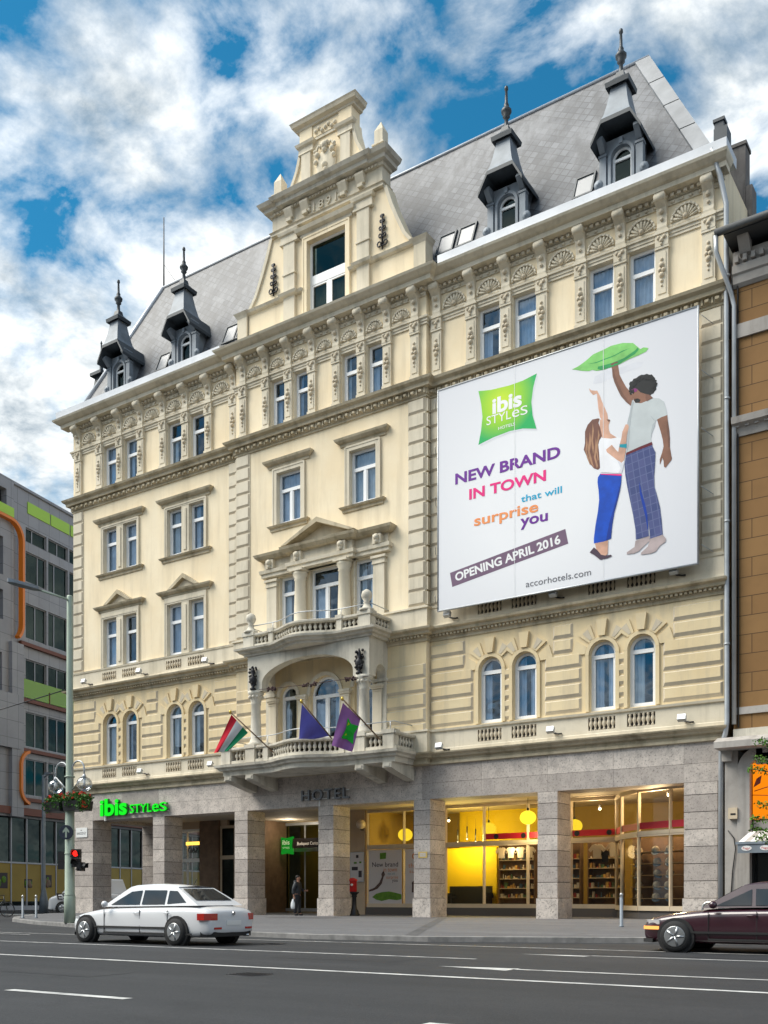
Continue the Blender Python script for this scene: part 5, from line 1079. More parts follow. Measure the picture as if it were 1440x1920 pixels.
# ================================================================== STREET FURNITURE
def gz(y): return -.022 * max(0, -y) if y > -12 else -.27
M['mast'] = flat('pale_green_mast_paint', (.37, .44, .36), .5, .1, .4, .1, 1.5)
lp = thing('street_lamp', 'tall pale green street lamp mast with double globe lanterns at the left corner', 'street lamp', (-5.69, -8.69, gz(-8.69)))
b = .19
mb = MB(); mb.lathe((0, 0, 0), [(.21, 0), (.21, 1.0), (.185, 1.05), (.17, 4.2), (.16, 4.25), (.13, 6.5), (.11, 12.3), (.10, 12.35)], 16)
for z in (1.05, 2.6, 4.2, 5.5): mb.lathe((0, 0, z), [(.195, 0), (.195, .04)], 16)
mb.build('mast', 'mast', lp)
mb = MB(); mb.tube([(0, 0, 12.0 + b - .1), (0, -.15, 12.2), (0, -1.5, 12.22)], .04, 8); mb.build('arm', 'mast', lp)
mb = MB(); P = [(.05, -1.3, 12.2), (.16, -1.5, 12.19), (.19, -2.1, 12.17), (.14, -2.55, 12.17), (.03, -2.7, 12.18)]
v = []
for w, y, z in P: v += [(-w, y, z), (w, y, z), (w * .7, y, z + .13), (-w * .7, y, z + .13)]
f = []
for i in range(4):
    for j in range(4): f.append((i * 4 + j, i * 4 + (j + 1) % 4, i * 4 + 4 + (j + 1) % 4, i * 4 + 4 + j))
mb.add(v, f + [(0, 1, 2, 3), (16, 19, 18, 17)]); mb.build('lamp_head', 'zincmid', lp)
for s in (-1, 1):
    mb = MB(); mb.tube([(s * .12, 0, 5.15)] + [(s * (.47 - .35 * math.cos(t)), 0, 5.75 + .34 * math.sin(t)) for t in [math.pi * i / 8 for i in range(9)]] + [(s * .82, 0, 5.45)], .032, 7); mb.tube([(s * .12, 0, 5.0), (s * .8, 0, 5.55)], .025, 6); mb.lathe((s * .82, 0, 5.42), [(.06, 0), (.09, .02), (.06, .1), (.03, .16)], 10); mb.build('lantern_arm', 'pipe', lp)
    mb = MB(); mb.ball((s * .82, 0, 5.2), .29, 18, 0, .95); mb.build('globe', 'clear', lp)
    mb = MB(); mb.lathe((s * .82, 0, 5.1), [(.03, 0), (.05, .1), (.04, .3)], 8); mb.build('bulb', 'white', lp)
M['petal'] = flat('geranium_petals', (.68, .045, .03), .6, 0, .2, .4, 8); M['leafg'] = flat('geranium_leaves', (.05, .14, .022), .6, 0, .2, .5, 7.)
def leafball(mb, cx, cy, cz, rx, ry, rz, n, size, m=0, up=.3):
    for _ in range(n):
        t = rnd.uniform(0, 6.283); q = rnd.uniform(-1, 1); r = rnd.random() ** .4
        c = Vector((cx + rx * r * math.cos(t) * math.sqrt(1 - q * q), cy + ry * r * math.sin(t) * math.sqrt(1 - q * q), cz + rz * r * q))
        a = Vector((rnd.gauss(0, 1), rnd.gauss(0, 1), rnd.gauss(0, 1))).normalized(); bb = a.cross(Vector((rnd.gauss(0, 1), rnd.gauss(0, 1), rnd.gauss(0, 1) + up))).normalized(); s = size * rnd.uniform(.6, 1.3)
        mb.add([c - a * s, c + bb * s * .6, c + a * s, c - bb * s * .6], [(0, 1, 2, 3)], m)
for s, lb in ((-1, 'left geranium trough hung on the street lamp mast, trailing leaves'), (1, 'right geranium trough hung on the street lamp mast, nearer the hotel')):
    t = thing('flower_trough', lb, 'flower trough', (-5.69 + s * .55, -8.69, 4.02), 0, 'flower troughs on the lamp mast')
    mb = MB(); mb.prism([(-.3, 0), (-.36, .36), (.36, .36), (.3, 0)], -.55 if s > 0 else -.5, .35, 0, 'x'); mb.build('trough', 'black', t)
    mb = MB(); leafball(mb, -.05, 0, .48, .64, .45, .22, 900, .048); leafball(mb, s * .4, -.2, .25, .28, .28, .34, 300, .042); leafball(mb, -s * .2, -.3, .3, .3, .16, .22, 150, .042); mb.build('foliage', 'leafg', t)
    mb = MB()
    for k in range(26):
        x, y, z = rnd.uniform(-.55, .55), rnd.uniform(-.45, .4), .55 + rnd.uniform(-.1, .14)
        if k < 5: x, y, z = s * .55 + rnd.uniform(-.1, .1), -.25, .2 + rnd.uniform(-.1, .2)
        leafball(mb, x, y, z, .06, .06, .05, 9, .035)
    mb.build('blossom', 'petal', t)
M['signblue'] = flat('dark_blue_sign', (.028, .035, .055), .4)
t = thing('traffic_sign', 'round dark sign with white ahead arrow on the lamp mast', 'traffic sign', (-5.60, -8.93, 3.22), R(34)); mb = MB(); mb.lathe((0, 0, 0), [(.001, -.02), (.27, -.02), (.275, 0), (.27, .02)], 24, 0, False, 'y'); mb.build('plate', 'signblue', t)
mb = MB(); mb.prism([(-.035, -.2), (.035, -.2), (.035, .04), (.12, -.03), (.12, .05), (0, .2), (-.12, .05), (-.12, -.03), (-.035, .04)], -.024, -.02); mb.build('arrow', 'mast', t); mb = MB(); mb.tube([(0, .02, 0), (0, .14, 0)], .03, 6); mb.build('clamp', 'iron', t)
M['lampred'] = glow('lit_red_signal', (1., .012, .008), 1.4); M['lampoff'] = flat('unlit_signal_lens', (.03, .03, .03), .2)
def signal(x, y, z, rz, label, lit=True, n=2):
    t = thing('traffic_light', label, 'traffic light', (x, y, z), rz, 'traffic lights on the lamp mast')
    for k in range(n):
        mb = MB(); zz = -.34 * k; mb.box(-.16, .16, -.02, .16, zz - .165, zz + .165); mb.build('housing', 'black', t)
        mb = MB(); mb.lathe((0, -.03, zz), [(.105, 0), (.105, .02)], 16, 0, False, 'y'); mb.build('lens', 'lampred' if lit and k == 0 else 'lampoff', t)
        mb = MB(); v = []
        for i in range(9):
            a = R(-20 + 220 * i / 8); v += [(.135 * math.cos(a), -.02, zz + .135 * math.sin(a)), (.135 * math.cos(a), -.26 + .1 * abs(math.cos(a)), zz + .135 * math.sin(a))]
        mb.add(v, [(2 * i, 2 * i + 2, 2 * i + 3, 2 * i + 1) for i in range(8)]); mb.build('visor', 'black', t)
    mb = MB(); mb.tube([(-.3, .1, -.1), (0, .1, -.1)], .03, 6); mb.build('bracket', 'black', t)
signal(-5.28, -8.75, 2.42, R(25), 'traffic light with lit red lens on the right of the lamp mast'); signal(-5.05, -8.62, 1.93, R(110), 'small black signal head turned right, below the lit red light', False, 1); signal(-6.15, -8.6, 2.35, R(200), 'black traffic light turned away on the left of the lamp mast', False, 2)
t = thing('lamp_post', 'thin dark grey post at the far side of the side street', 'lamp post', (-24.93, 4.9, -.15)); mb = MB(); mb.lathe((0, 0, 0), [(.28, 0), (.24, .8), (.11, 1.5), (.10, 8.2), (.06, 8.25)], 12); mb.build('mast', 'zincmid', t); mb = MB(); mb.tube([(0, 0, 8.1), (.9, -.3, 8.2)], .04, 6); mb.box(.7, 1.3, -.5, -.2, 8.15, 8.28); mb.build('lamp_head', 'zincmid', t)
mb = MB(); mb.tube([(-46, -2.5, 9.3), (-30, -4.5, 8.7), (-18, -6.5, 8.55), (-5.7, -8.6, 8.7)], .022, 4); tag(mb.build('overhead_cable', 'black'), 'thin black cable slung from the lamp mast towards the grey building', 'cable')
def bollard(x, y, label, h=1.0):
    t = thing('bollard', label, 'bollard', (x, y, gz(y)), 0, 'steel bollards on the pavement'); mb = MB(); mb.lathe((0, 0, 0), [(.075, 0), (.075, .03), (.05, .04), (.05, h - .12)], 14); mb.build('post', 'zincmid', t)
    mb = MB(); mb.lathe((0, 0, h - .12), [(.052, 0), (.035, .02), (.05, .05), (.055, .09), (.03, .13), (.005, .14)], 14); mb.build('knob', 'steel', t)
bollard(-12.29, -5.89, 'left of two slim steel bollards at the street corner'); bollard(-11.80, -5.57, 'right of two slim steel bollards at the street corner'); bollard(14.49, -4.8, 'single slim steel bollard in front of the bay shop window')
t = thing('guard_rail', 'bent steel tube guard rail on the pavement behind the dark car', 'rail', (17.38, -6.48, gz(-6.48))); mb = MB(); mb.tube([(0, 0, 0), (0, 0, .62), (.03, 0, .72), (.12, 0, .78), (2.9, 0, .78), (3.0, 0, .72), (3.03, 0, .62), (3.03, 0, 0)], .035, 8); mb.build('tube', 'steel', t); mb = MB(); mb.tube([(0, 0, .38), (3.03, 0, .38)], .025, 8); mb.build('cross_bar', 'steel', t)
t = thing('post_box', 'red post box on a black cast iron post behind a pillar', 'post box', (.32, 1.36, 0)); mb = MB(); mb.lathe((0, 0, 0), [(.25, 0), (.25, .06), (.2, .1), (.19, .2), (.12, .3), (.10, .42), (.09, .78), (.13, .82), (.1, .88), (.17, .95), (.21, .98), (.21, 1.02)], 14); mb.build('pedestal', 'black', t)
mb = MB(); mb.lathe((-.1, 0, 1.02), [(.17, 0), (.2, .02), (.19, .45), (.23, .47), (.22, .52), (.12, .58), (.01, .6)], 16); o = mb.build('box', 'red', t); mb = MB(); mb.lathe((.0, -.17, 1.32), [(.02, -.035), (.05, -.035), (.05, .01)], 12, 0, False, 'y'); mb.build('badge', 'white', o)
# bicycle
t = thing('bicycle', 'black bicycle parked at the left edge by the street corner', 'bicycle', (-14.95, -5.35, gz(-5.3)), R(30))
for x in (-.52, .52):
    mb = MB(); mb.tube([(x + .33 * math.cos(a), 0, .34 + .33 * math.sin(a)) for a in [math.pi * 2 * i / 24 for i in range(25)]], .022, 6)
    for k in range(8): a = k * math.pi / 4; mb.tube([(x, 0, .34), (x + .32 * math.cos(a), 0, .34 + .32 * math.sin(a))], .004, 3)
    mb.build('wheel', 'rubber', t)
mb = MB()
for a, c in (((-.52, 0, .34), (-.05, 0, .3)), ((-.05, 0, .3), (-.22, 0, .85)), ((-.52, 0, .34), (-.2, 0, .78)), ((-.05, 0, .3), (.36, 0, .78)), ((-.2, 0, .78), (.36, 0, .82)), ((.52, 0, .34), (.34, 0, .95))): mb.tube([a, c], .02, 6)
mb.build('frame', 'black', t); mb = MB(); mb.tube([(.25, -.28, .98), (.34, -.1, 1.0), (.34, .1, 1.0), (.25, .28, .98)], .016, 6); mb.build('handlebar', 'black', t); mb = MB(); mb.ball((-.24, 0, .9), .12, 8, 0, .35, 1.2, .7); mb.build('saddle', 'rubber', t); mb = MB(); mb.box(-.72, -.35, -.18, .18, .72, 1.05); mb.build('basket', 'black', t)
# ================================================================== CARS
def car_paint(name, col, coat=1., rough=.35):
    return flat(name, col, rough, .0, .5, 0, 6, coat)
M['carwhite'] = car_paint('white_car_paint', (.66, .67, .69)); M['cardark'] = car_paint('dark_maroon_car_paint', (.03, .004, .011)); M['carglass'] = flat('car_window_glass', (.012, .014, .017), .03, 0, .8)
M['taillight'] = flat('red_tail_lamp', (.42, .018, .012), .15, 0, .6, 0, 6, .5); M['headlight'] = flat('clear_headlamp', (.55, .56, .58), .1, .3, .7); M['amber'] = glow('amber_turn_lamp', (1., .38, .10), .7); M['chrome'] = flat('chrome_trim', (.6, .6, .6), .15, .9); M['rim'] = flat('alloy_rim', (.42, .43, .44), .3, .8); M['redon'] = glow('lit_tail_lamp', (1., .05, .025), .35)
def car(label, loc, rz, L, Wd, H, paint, estate=True, amber=False, lit=False, van=False):
    t = thing('car', label, 'car', loc, rz); h = Wd / 2
    if van: st = [(.0, .78, .74, .26), (.12, .98, .86, .2), (.55, 1.12, .93, .2), (1.0, 1.2, .96, .2), (2.2, 1.2, .97, .2), (L - 1., 1.2, .97, .2), (L - .1, 1.15, .95, .22), (L, 1.0, .9, .3)]
    else: st = [(.0, .58, .66, .30), (.1, .70, .80, .2), (.45, .80, .92, .18), (1.0, .875, .97, .18), (1.45, .93, .985, .18), (2.4, .955, 1., .18), (3.4, .965, 1., .18), (L - .9, .98, .98, .18), (L - .35, .97, .94, .19), (L - .08, .90, .86, .24), (L, .74, .78, .34)]
    mb = MB(); v = []; R_ = 12
    for x, tz, w, bz in st:
        w *= h; m = (tz + bz) / 2
        half = [(w * .5, bz), (w * .93, bz), (w * .99, bz + .14), (w, m), (w * .985, tz - .12), (w * .9, tz)]
        v += [(x, y, z) for y, z in half] + [(x, -y, z) for y, z in half[::-1]]
    f = []
    for i in range(len(st) - 1):
        for j in range(R_): f.append((i * R_ + j, (i + 1) * R_ + j, (i + 1) * R_ + (j + 1) % R_, i * R_ + (j + 1) % R_))
    f += [tuple(range(R_)), tuple((len(st) - 1) * R_ + k for k in range(R_))[::-1]]
    mb.add(v, f, 0, True); body = mb.build('body', paint, t); md = body.modifiers.new('Smooth', 'SUBSURF'); md.levels = 2; md.render_levels = 2
    if van: A, B, C, D, E = (.75, 1.17), (1.35, H - .12), (2.4, H), (L - .35, H - .03), (L - .06, 1.14)
    elif estate: A, B, C, D, E = (1.22, .91), (2.12, H - .07), (2.75, H), (L - .72, H - .07), (L - .24, .93)
    else: A, B, C, D, E = (1.32, .93), (2.15, H - .06), (2.8, H), (L - 1.25, H - .07), (L - .42, .97)
    top = [A, B, C, D, E]; hw = lambda z: h * (.86 - .22 * (z - .93) / (H - .93))
    g = MB(); v = [(x, -hw(z), z) for x, z in top] + [(x, hw(z), z) for x, z in top]
    g.add(v, [(0, 1, 2, 3, 4), (9, 8, 7, 6, 5), (0, 5, 6, 1), (3, 8, 9, 4)], 0); g.build('cabin', paint, t)
    g = MB()
    def side(pts):
        for s in (-1, 1): g.add([(x, s * (hw(z) + .014), z) for x, z in pts], [tuple(range(len(pts)))])
    zb, zu = A[1] + .05, min(B[1], D[1]) - .085
    if van: side([(A[0] + .2, zb), (1.95, zb), (1.93, zu), (B[0] + .08, zu)])
    else:
        x1, x2 = (L * .555, L * .775) if estate else (L * .53, L * .70)
        side([(A[0] + .30, zb), (x1 - .04, zb + .01), (x1 - .06, zu + .02), (B[0] + .12, zu - .01)])
        side([(x1 + .04, zb + .01), (x2 - .03, zb + .02), (x2 - .06, zu + .02), (x1 + .02, zu + .025)])
        side([(x2 + .06, zb + .03), (E[0] - .42, zb + .07), (D[0] - (.12 if estate else -.03), zu), (x2 + .03, zu + .01)])
    def cross(p, q, m0, m1, side_, off):
        P = lambda k, s: (p[0] + (q[0] - p[0]) * k + off[0], s * hw(p[1] + (q[1] - p[1]) * k) * side_, p[1] + (q[1] - p[1]) * k + off[1])
        g.add([P(m0, -1), P(m0, 1), P(m1, 1), P(m1, -1)], [(0, 1, 2, 3)])
    cross(A, B, .06, .95, .92, (-.012, .010)); cross(E, D, .28, .92, .84, (.014, .010))
    g.build('window_glass', 'carglass', t)
    r = MB(); o = .012
    roofp = [B, ((B[0] * 2 + C[0]) / 3, B[1] * .4 + C[1] * .6 + .005), C, ((C[0] + D[0]) / 2, (C[1] * .55 + D[1] * .45) + .012), D]
    v = []
    for x, z in roofp: w = hw(z) + .012; v += [(x, -w, z - .05), (x, -w * .94, z + .015), (x, 0, z + .045), (x, w * .94, z + .015), (x, w, z - .05)]
    f = [(i * 5 + j, i * 5 + j + 1, i * 5 + 6 + j, i * 5 + 5 + j) for i in range(len(roofp) - 1) for j in range(4)]
    r.add(v, f, 0, True)
    def strip(p, q, w0, w1):
        for s in (-1, 1):
            v = []
            for (x, z), w in ((p, w0), (q, w1)): y = s * (hw(z) + .012); v += [(x - w, y, z), (x + w, y, z)]
            r.add(v, [(0, 1, 3, 2)], 0)
    for s in (-1, 1):    # frame between roof and glass ends
        r.add([(B[0], s * hw(B[1]), B[1] + .0), (D[0], s * hw(D[1]), D[1]), (D[0], s * (hw(D[1]) + .02), D[1] - .07), (B[0], s * (hw(B[1]) + .02), B[1] - .07)], [(0, 1, 2, 3)])
    r.build('roof', paint, t)
    ws = (.82, L - 1.02)
    for x in ws:
        for s in (-1, 1):
            wr = .33; yy = s * (h - .10)
            a = MB(); a.lathe((x, s * (h - .05), wr + .0), [(.001, -s * .1), (wr + .065, -s * .1), (wr + .065, s * .055), (.001, s * .055)], 22, 0, False, 'y'); a.build('wheel_arch', 'rubber', t)
            w = MB(); w.lathe((x, yy, wr), [(wr * .6, s * .165), (wr * .92, s * .17), (wr, s * .12), (wr, -s * .1), (wr * .9, -s * .12)], 22, 0, True, 'y'); wh = w.build('wheel', 'rubber', t)
            w = MB(); w.lathe((x, yy, wr), [(.001, s * .150), (.20, s * .148), (.225, s * .172), (.21, s * .176)], 20, 0, True, 'y')
            for k in range(5):
                an = k * 2 * math.pi / 5; w.tube([(x, yy + s * .17, wr), (x + .2 * math.cos(an), yy + s * .165, wr + .2 * math.sin(an))], .03, 5)
            w.build('rim', 'rim', wh)
    for s in (-1, 1):
        m_ = MB(); m_.ball((1.62, s * (h + .07), 1.0), .11, 8, 0, .75, .8, .8); m_.build('wing_mirror', paint, t)
        d = MB()
        for xx in (1.5, L * .55, L * .74): d.box(xx - .006, xx + .006, s * h * .985 - .008, s * h * .985 + .010, .3, .86)
        d.box(1.5, L - .5, s * h - .012, s * h + .012, .26, .30); d.build('door_seam', 'rubber', t)
        for xx in (L * .53, L * .74):
            d = MB(); d.tube([(xx - .1, s * (h + .0), .78), (xx - .07, s * (h + .03), .785), (xx + .07, s * (h + .03), .785), (xx + .1, s * (h + .0), .78)], .014, 5); d.build('door_handle', paint, t)
        hl = MB(); k = (.72 if van else .62); hl.prism([(.075, s * h * .46), (.085, s * h * .62), (.17, s * h * .79), (.44, s * h * .90), (.5, s * h * .8), (.25, s * h * .5)], k - .04, k + .06, 0, 'z'); hl.build('headlight', 'headlight', t)
        if amber: hl = MB(); hl.prism([(.0, s * h * .55), (.06, s * h * .78), (.25, s * h * .92), (.45, s * h * .965), (.2, s * h * .7)], .47, .54, 0, 'z'); hl.build('turn_light', 'amber', t)
        tl = MB(); zt = .72 if not van else .9; tl.prism([(L + .0, s * h * .6), (L - .03, s * h * .8), (L - .14, s * h * .94), (L - .34, s * h * .975), (L - .34, s * h * .9), (L - .1, s * h * .6)], zt - .10, zt + .06, 0, 'z'); tl.build('taillight', 'redon' if lit else 'taillight', t)
    if not van:
        for s in (-1, 1):
            if estate: g = MB(); g.tube([(B[0] + .15, s * (hw(H) - .03), H - .02), (B[0] + .25, s * (hw(H) - .03), H + .035), (D[0] - .1, s * (hw(H) - .03), H + .02), (D[0], s * (hw(H) - .03), H - .04)], .014, 6); g.build('roof_rail', 'zincdark', t)
            g = MB(); g.box(.95, L - 1.25, s * h - .016, s * h + .016, .40, .445); g.build('side_trim', 'rubber', t)
            g = MB(); g.box(L - .03, L + .006, s * h * .45, s * h * .7, .40, .45); g.build('reflector', 'taillight', t)
        g = MB(); g.tube([(1.36, -.1, .97), (1.72, .5, 1.2)], .010, 5); g.build('wiper', 'black', t)
        g = MB(); g.tube([(L - .15, h * .55, .24), (L + .03, h * .55, .24)], .032, 8); g.build('exhaust', 'chrome', t)
        g = MB(); g.tube([(D[0] - .1, 0, H - .02), (D[0] + .02, 0, H + .16)], .008, 5); g.build('aerial', 'black', t)
        g = MB(); g.lathe((L + .005, 0, .78), [(.001, .012), (.045, .012), (.05, -.01)], 14, 0, False, 'x'); g.build('badge', 'chrome', t)
    g = MB(); g.box(-.0, .05, -.35, .35, .40, .56); g.build('grille', 'rubber', t)
    g = MB(); g.box(-.012, .01, -.26, .26, .3, .41); g.box(L - .02, L + .012, -.26, .26, .5, .61); g.build('number_plate', 'white', t)
    g = MB(); g.prism([(.03, -h * .7), (.03, h * .7), (.3, h * .93), (.3, -h * .93)], .19, .27, 0, 'z'); g.prism([(L - .03, -h * .7), (L - .03, h * .7), (L - .3, h * .9), (L - .3, -h * .9)], .22, .34, 0, 'z'); g.build('bumper', 'rubber', t)
    return t
car('white saloon car driving left past the hotel', (3.5, -15.3, -.4), 0, 5.1, 1.88, 1.48, 'carwhite', False, False, False)
car('dark maroon car entering at the right edge with amber light', (17.75, -11.6, -.39), 0, 4.5, 1.8, 1.46, 'cardark', False, True)
vn = car('white van with black graffiti parked in the side street behind the lamp mast', (-21.9, 2.9, -.15), R(48), 4.4, 1.85, 1.95, 'carwhite', van=True)
mb = MB(); text_on(mb, 'EST', .55, 1.5, .82, .36, -.95, 0, .012, shear=-.2); text_on(mb, 'IT', .75, 1.35, .42, .3, -.95, 0, .01, shear=.2); mb.build('graffiti', 'ink', vn)
# ================================================================== PERSON
def skin(name, verts, edges, radii, mat, parent, root=0, lv=2):
    me = bpy.data.meshes.new(name); me.from_pydata(verts, edges, []); me.materials.append(M[mat]); o = bpy.data.objects.new(name, me); COL.objects.link(o); o.parent = parent
    o.modifiers.new('Skin', 'SKIN'); sv = me.skin_vertices[0].data
    for i, r in enumerate(radii): sv[i].radius = r if isinstance(r, tuple) else (r, r); sv[i].use_root = (i == root)
    s = o.modifiers.new('Sub', 'SUBSURF'); s.levels = lv; s.render_levels = lv
    return o
M['skin'] = flat('skin', (.42, .22, .15), .55, 0, .3); M['jacket'] = flat('black_jacket', (.028, .031, .037), .5, 0, .4, .35, 7); M['trousers'] = flat('dark_grey_trousers', (.03, .032, .036), .8, 0, .2, .2, 5); M['hair'] = flat('dark_hair', (.015, .012, .010), .7); M['bag'] = flat('white_plastic', (.72, .74, .76), .35, 0, .5)
pr = thing('person', 'man in black hooded jacket holding a white bag beside the entrance pillar', 'person', (-1.95, .35, .0), R(104))
V, E_, RD = [], [], []
def vert(p, r, frm=None):
    V.append(p); RD.append(r)
    if frm is not None: E_.append((frm, len(V) - 1))
    return len(V) - 1
pv = vert((0, 0, .93), (.13, .10)); sp1 = vert((0, .01, 1.12), (.13, .10), pv); ch = vert((0, .01, 1.32), (.16, .11), sp1); nb = vert((0, .0, 1.45), .06, ch); nk = vert((0, -.015, 1.51), .052, nb); hd = vert((0, -.035, 1.60), (.075, .09), nk); ht = vert((0, -.02, 1.69), (.06, .075), hd)
ns = vert((0, -.135, 1.585), .014, hd)
for s in (-1, 1): vert((s * .083, -.01, 1.60), .016, hd)
for s in (-1, 1):
    sh = vert((s * .19, .01, 1.40), .065, ch)
    if s > 0: el = vert((.25, -.03, 1.13), .045, sh); wr = vert((.22, -.25, 1.06), .032, el); pm = vert((.21, -.33, 1.07), (.035, .022), wr); fd = Vector((-.02, -.08, .01))
    else: el = vert((-.25, .08, 1.13), .045, sh); wr = vert((-.27, .07, .88), .032, el); pm = vert((-.27, .06, .80), (.022, .035), wr); fd = Vector((0, -.02, -.075))
    for k in range(4): p = Vector(V[pm]) + Vector((0, 0, .022 * (1.5 - k)) if s > 0 else (0, .022 * (1.5 - k), 0)); q = vert(tuple(p + fd * .5), .010, pm); vert(tuple(p + fd * (1.05 - .1 * abs(k - 1.3)) + Vector((-.02, 0, -.01))), .008, q)
    vert(tuple(Vector(V[pm]) + (Vector((-.03, -.03, .045)) if s > 0 else Vector((0, -.05, -.02)))), .010, pm)
    hp_ = vert((s * .10, 0, .88), .095, pv); kn = vert((s * .11, -.02 * s, .49), .06, hp_); an = vert((s * .115, .03 - .05 * s, .09), .042, kn); vert((s * .125, -.10 - .05 * s, .035), (.04, .03), an)
skin('body', V, E_, RD, 'skin', pr, pv)
V, E_, RD = [], [], []
j0 = vert((0, .01, .86), (.20, .16)); j1 = vert((0, .015, 1.08), (.20, .165), j0); j2 = vert((0, .02, 1.30), (.215, .16), j1); j3 = vert((0, .02, 1.43), (.12, .10), j2)
for s in (-1, 1):
    a = vert((s * .20, .015, 1.385), .098, j2)
    if s > 0: b_ = vert((.27, -.02, 1.13), .075, a); vert((.235, -.24, 1.065), .055, b_)
    else: b_ = vert((-.27, .09, 1.12), .075, a); vert((-.285, .08, .90), .058, b_)
skin('jacket', V, E_, RD, 'jacket', pr, j0)
V, E_, RD = [], [], []
j0 = vert((0, .01, .93), (.16, .13))
for s in (-1, 1): a = vert((s * .105, 0, .82), .115, j0); b_ = vert((s * .115, -.02 * s, .47), .085, a); vert((s * .12, .03 - .05 * s, .07), .072, b_)
skin('trousers', V, E_, RD, 'trousers', pr, j0)
for s in (-1, 1): skin('shoe', [(s * .12, .05 - .05 * s, .05), (s * .125, -.05 - .05 * s, .045), (s * .13, -.15 - .05 * s, .035)], [(0, 1), (1, 2)], [.05, .048, .035], 'black', pr, 0)
mb = MB(); mb.ball((0, .005, 1.665), .098, 14, 0, .9, .92, 1.06); mb.ball((0, .05, 1.60), .075, 10, 0, 1., .95, .7); mb.build('hair', 'hair', pr)
mb = MB(); mb.ball((0, .10, 1.46), .13, 12, 0, .55, 1.1, .75); mb.build('hood', 'jacket', pr)
mb = MB()
for s in (-1, 1): mb.ball((s * .032, -.115, 1.618), .011, 6)
mb.box(-.025, .025, -.122, -.11, 1.535, 1.542); mb.build('eyes', 'black', pr)
o = thing('plastic_bag', 'crumpled white plastic bag hanging from the person\'s hand', 'bag', (-1.95, .35, 0), R(104)); mb = MB(); mb.lathe((-.29, .10, .28), [(.03, 0), (.09, .02), (.10, .14), (.09, .26), (.05, .36), (.03, .42)], 12, 0, True, 'z', .5, 1.); mb.build('sack', 'bag', o); mb = MB(); mb.tube([(-.29, .06, .66), (-.27, .06, .80), (-.29, .13, .66)], .01, 5); mb.build('handle', 'bag', o)
# ================================================================== NEIGHBOURS
def panels(name, a, b_, joint, w, h, rough=.45):
    m, nt, out = new_mat(name); b = principled(nt, out, rough, .1, .4); tc = N(nt, 'ShaderNodeTexCoord'); sp = N(nt, 'ShaderNodeSeparateXYZ'); cb = N(nt, 'ShaderNodeCombineXYZ'); nt.links.new(tc.outputs['Object'], sp.inputs[0])
    ad = N(nt, 'ShaderNodeMath', operation='ADD'); nt.links.new(sp.outputs[0], ad.inputs[0]); nt.links.new(sp.outputs[1], ad.inputs[1]); nt.links.new(ad.outputs[0], cb.inputs[0]); nt.links.new(sp.outputs[2], cb.inputs[1])
    br = N(nt, 'ShaderNodeTexBrick'); br.offset = .5 if w > h else 0; br.inputs['Scale'].default_value = 1; br.inputs['Brick Width'].default_value = w; br.inputs['Row Height'].default_value = h; br.inputs['Mortar Size'].default_value = .014; br.inputs['Color1'].default_value = c4(a); br.inputs['Color2'].default_value = c4(b_); br.inputs['Mortar'].default_value = c4(joint); nt.links.new(cb.outputs[0], br.inputs[0])
    g = noise(nt, objvec(nt), 1.1, 7, .65); c = mix(nt, ramp(nt, g, [(.45, (0, 0, 0)), (.8, (.35, .35, .35))]), br.outputs[0], tuple(x * .6 for x in b_)); nt.links.new(c, b.inputs['Base Color']); return m
M['greypanel'] = panels('grey_facade_panels', (.31, .315, .345), (.26, .265, .295), (.12, .12, .13), 1.0, 1.05); M['lime'] = flat('lime_green_panel', (.36, .62, .05), .45); M['limeglass'] = flat('lime_glass_balustrade', (.17, .34, .012), .15, 0, .5); M['orange'] = flat('orange_frame_paint', (.74, .20, .015), .4); M['alu'] = flat('grey_aluminium', (.30, .31, .34), .4, .3); M['rust'] = flat('dark_red_trim', (.16, .055, .035), .6); M['postery'] = flat('mustard_window_film', (.31, .225, .05), .6, 0, .3, .12, .6)
M['officeglass'] = glass('green_office_glass', (.36, .48, .44), .03, (.7, .92, .85), .01, .1, .2)
mo = thing('office_building', 'modern grey panelled building with lime green bands and orange frames across the side street', 'office building', (-28.24, 5.5, 0), R(103.7))
S0, S1 = -9, 27
ROWS = [(23.1, 24.0), (20.6, 22.5), (17.05, 19.25), (13.35, 15.75), (10.25, 12.45), (7.2, 9.5)]
wins = []
for z0, z1 in ROWS:
    for a in range(0, 12): wins.append((.75 + a * 2.15, .75 + a * 2.15 + 1.98, z0, z1, False))
mb = MB(); mb.wall(.1, S1, 5.75, 26.35, 0, wins, .28)
for s in (.1, S1): mb.add([(s, 0, 5.75), (s, 12, 5.75), (s, 12, 26.35), (s, 0, 26.35)], [(0, 1, 2, 3)])
mb.add([(.1, 0, 26.35), (S1, 0, 26.35), (S1, 12, 26.35), (.1, 12, 26.35)], [(0, 1, 2, 3)]); mb.add([(S0, 0, 5.75), (S1, 0, 5.75), (S1, 6, 5.75), (S0, 6, 5.75)], [(0, 1, 2, 3)])
mb.box(S0, S1, 2.6, 2.7, 0, 26.2, 0)
for z in (26.35,): mb.box(-9, S1, -.1, .0, z - .12, z + .06)
mb.build('wall', 'greypanel', mo)
mb = MB(); mb.box(S0, S1, 1.6, 1.65, 0, 26); mb.build('interior_wall', 'inside', mo)
M['blind'] = flat('pale_vertical_blind', (.34, .37, .38), .8, 0, .1, .3, 3.)
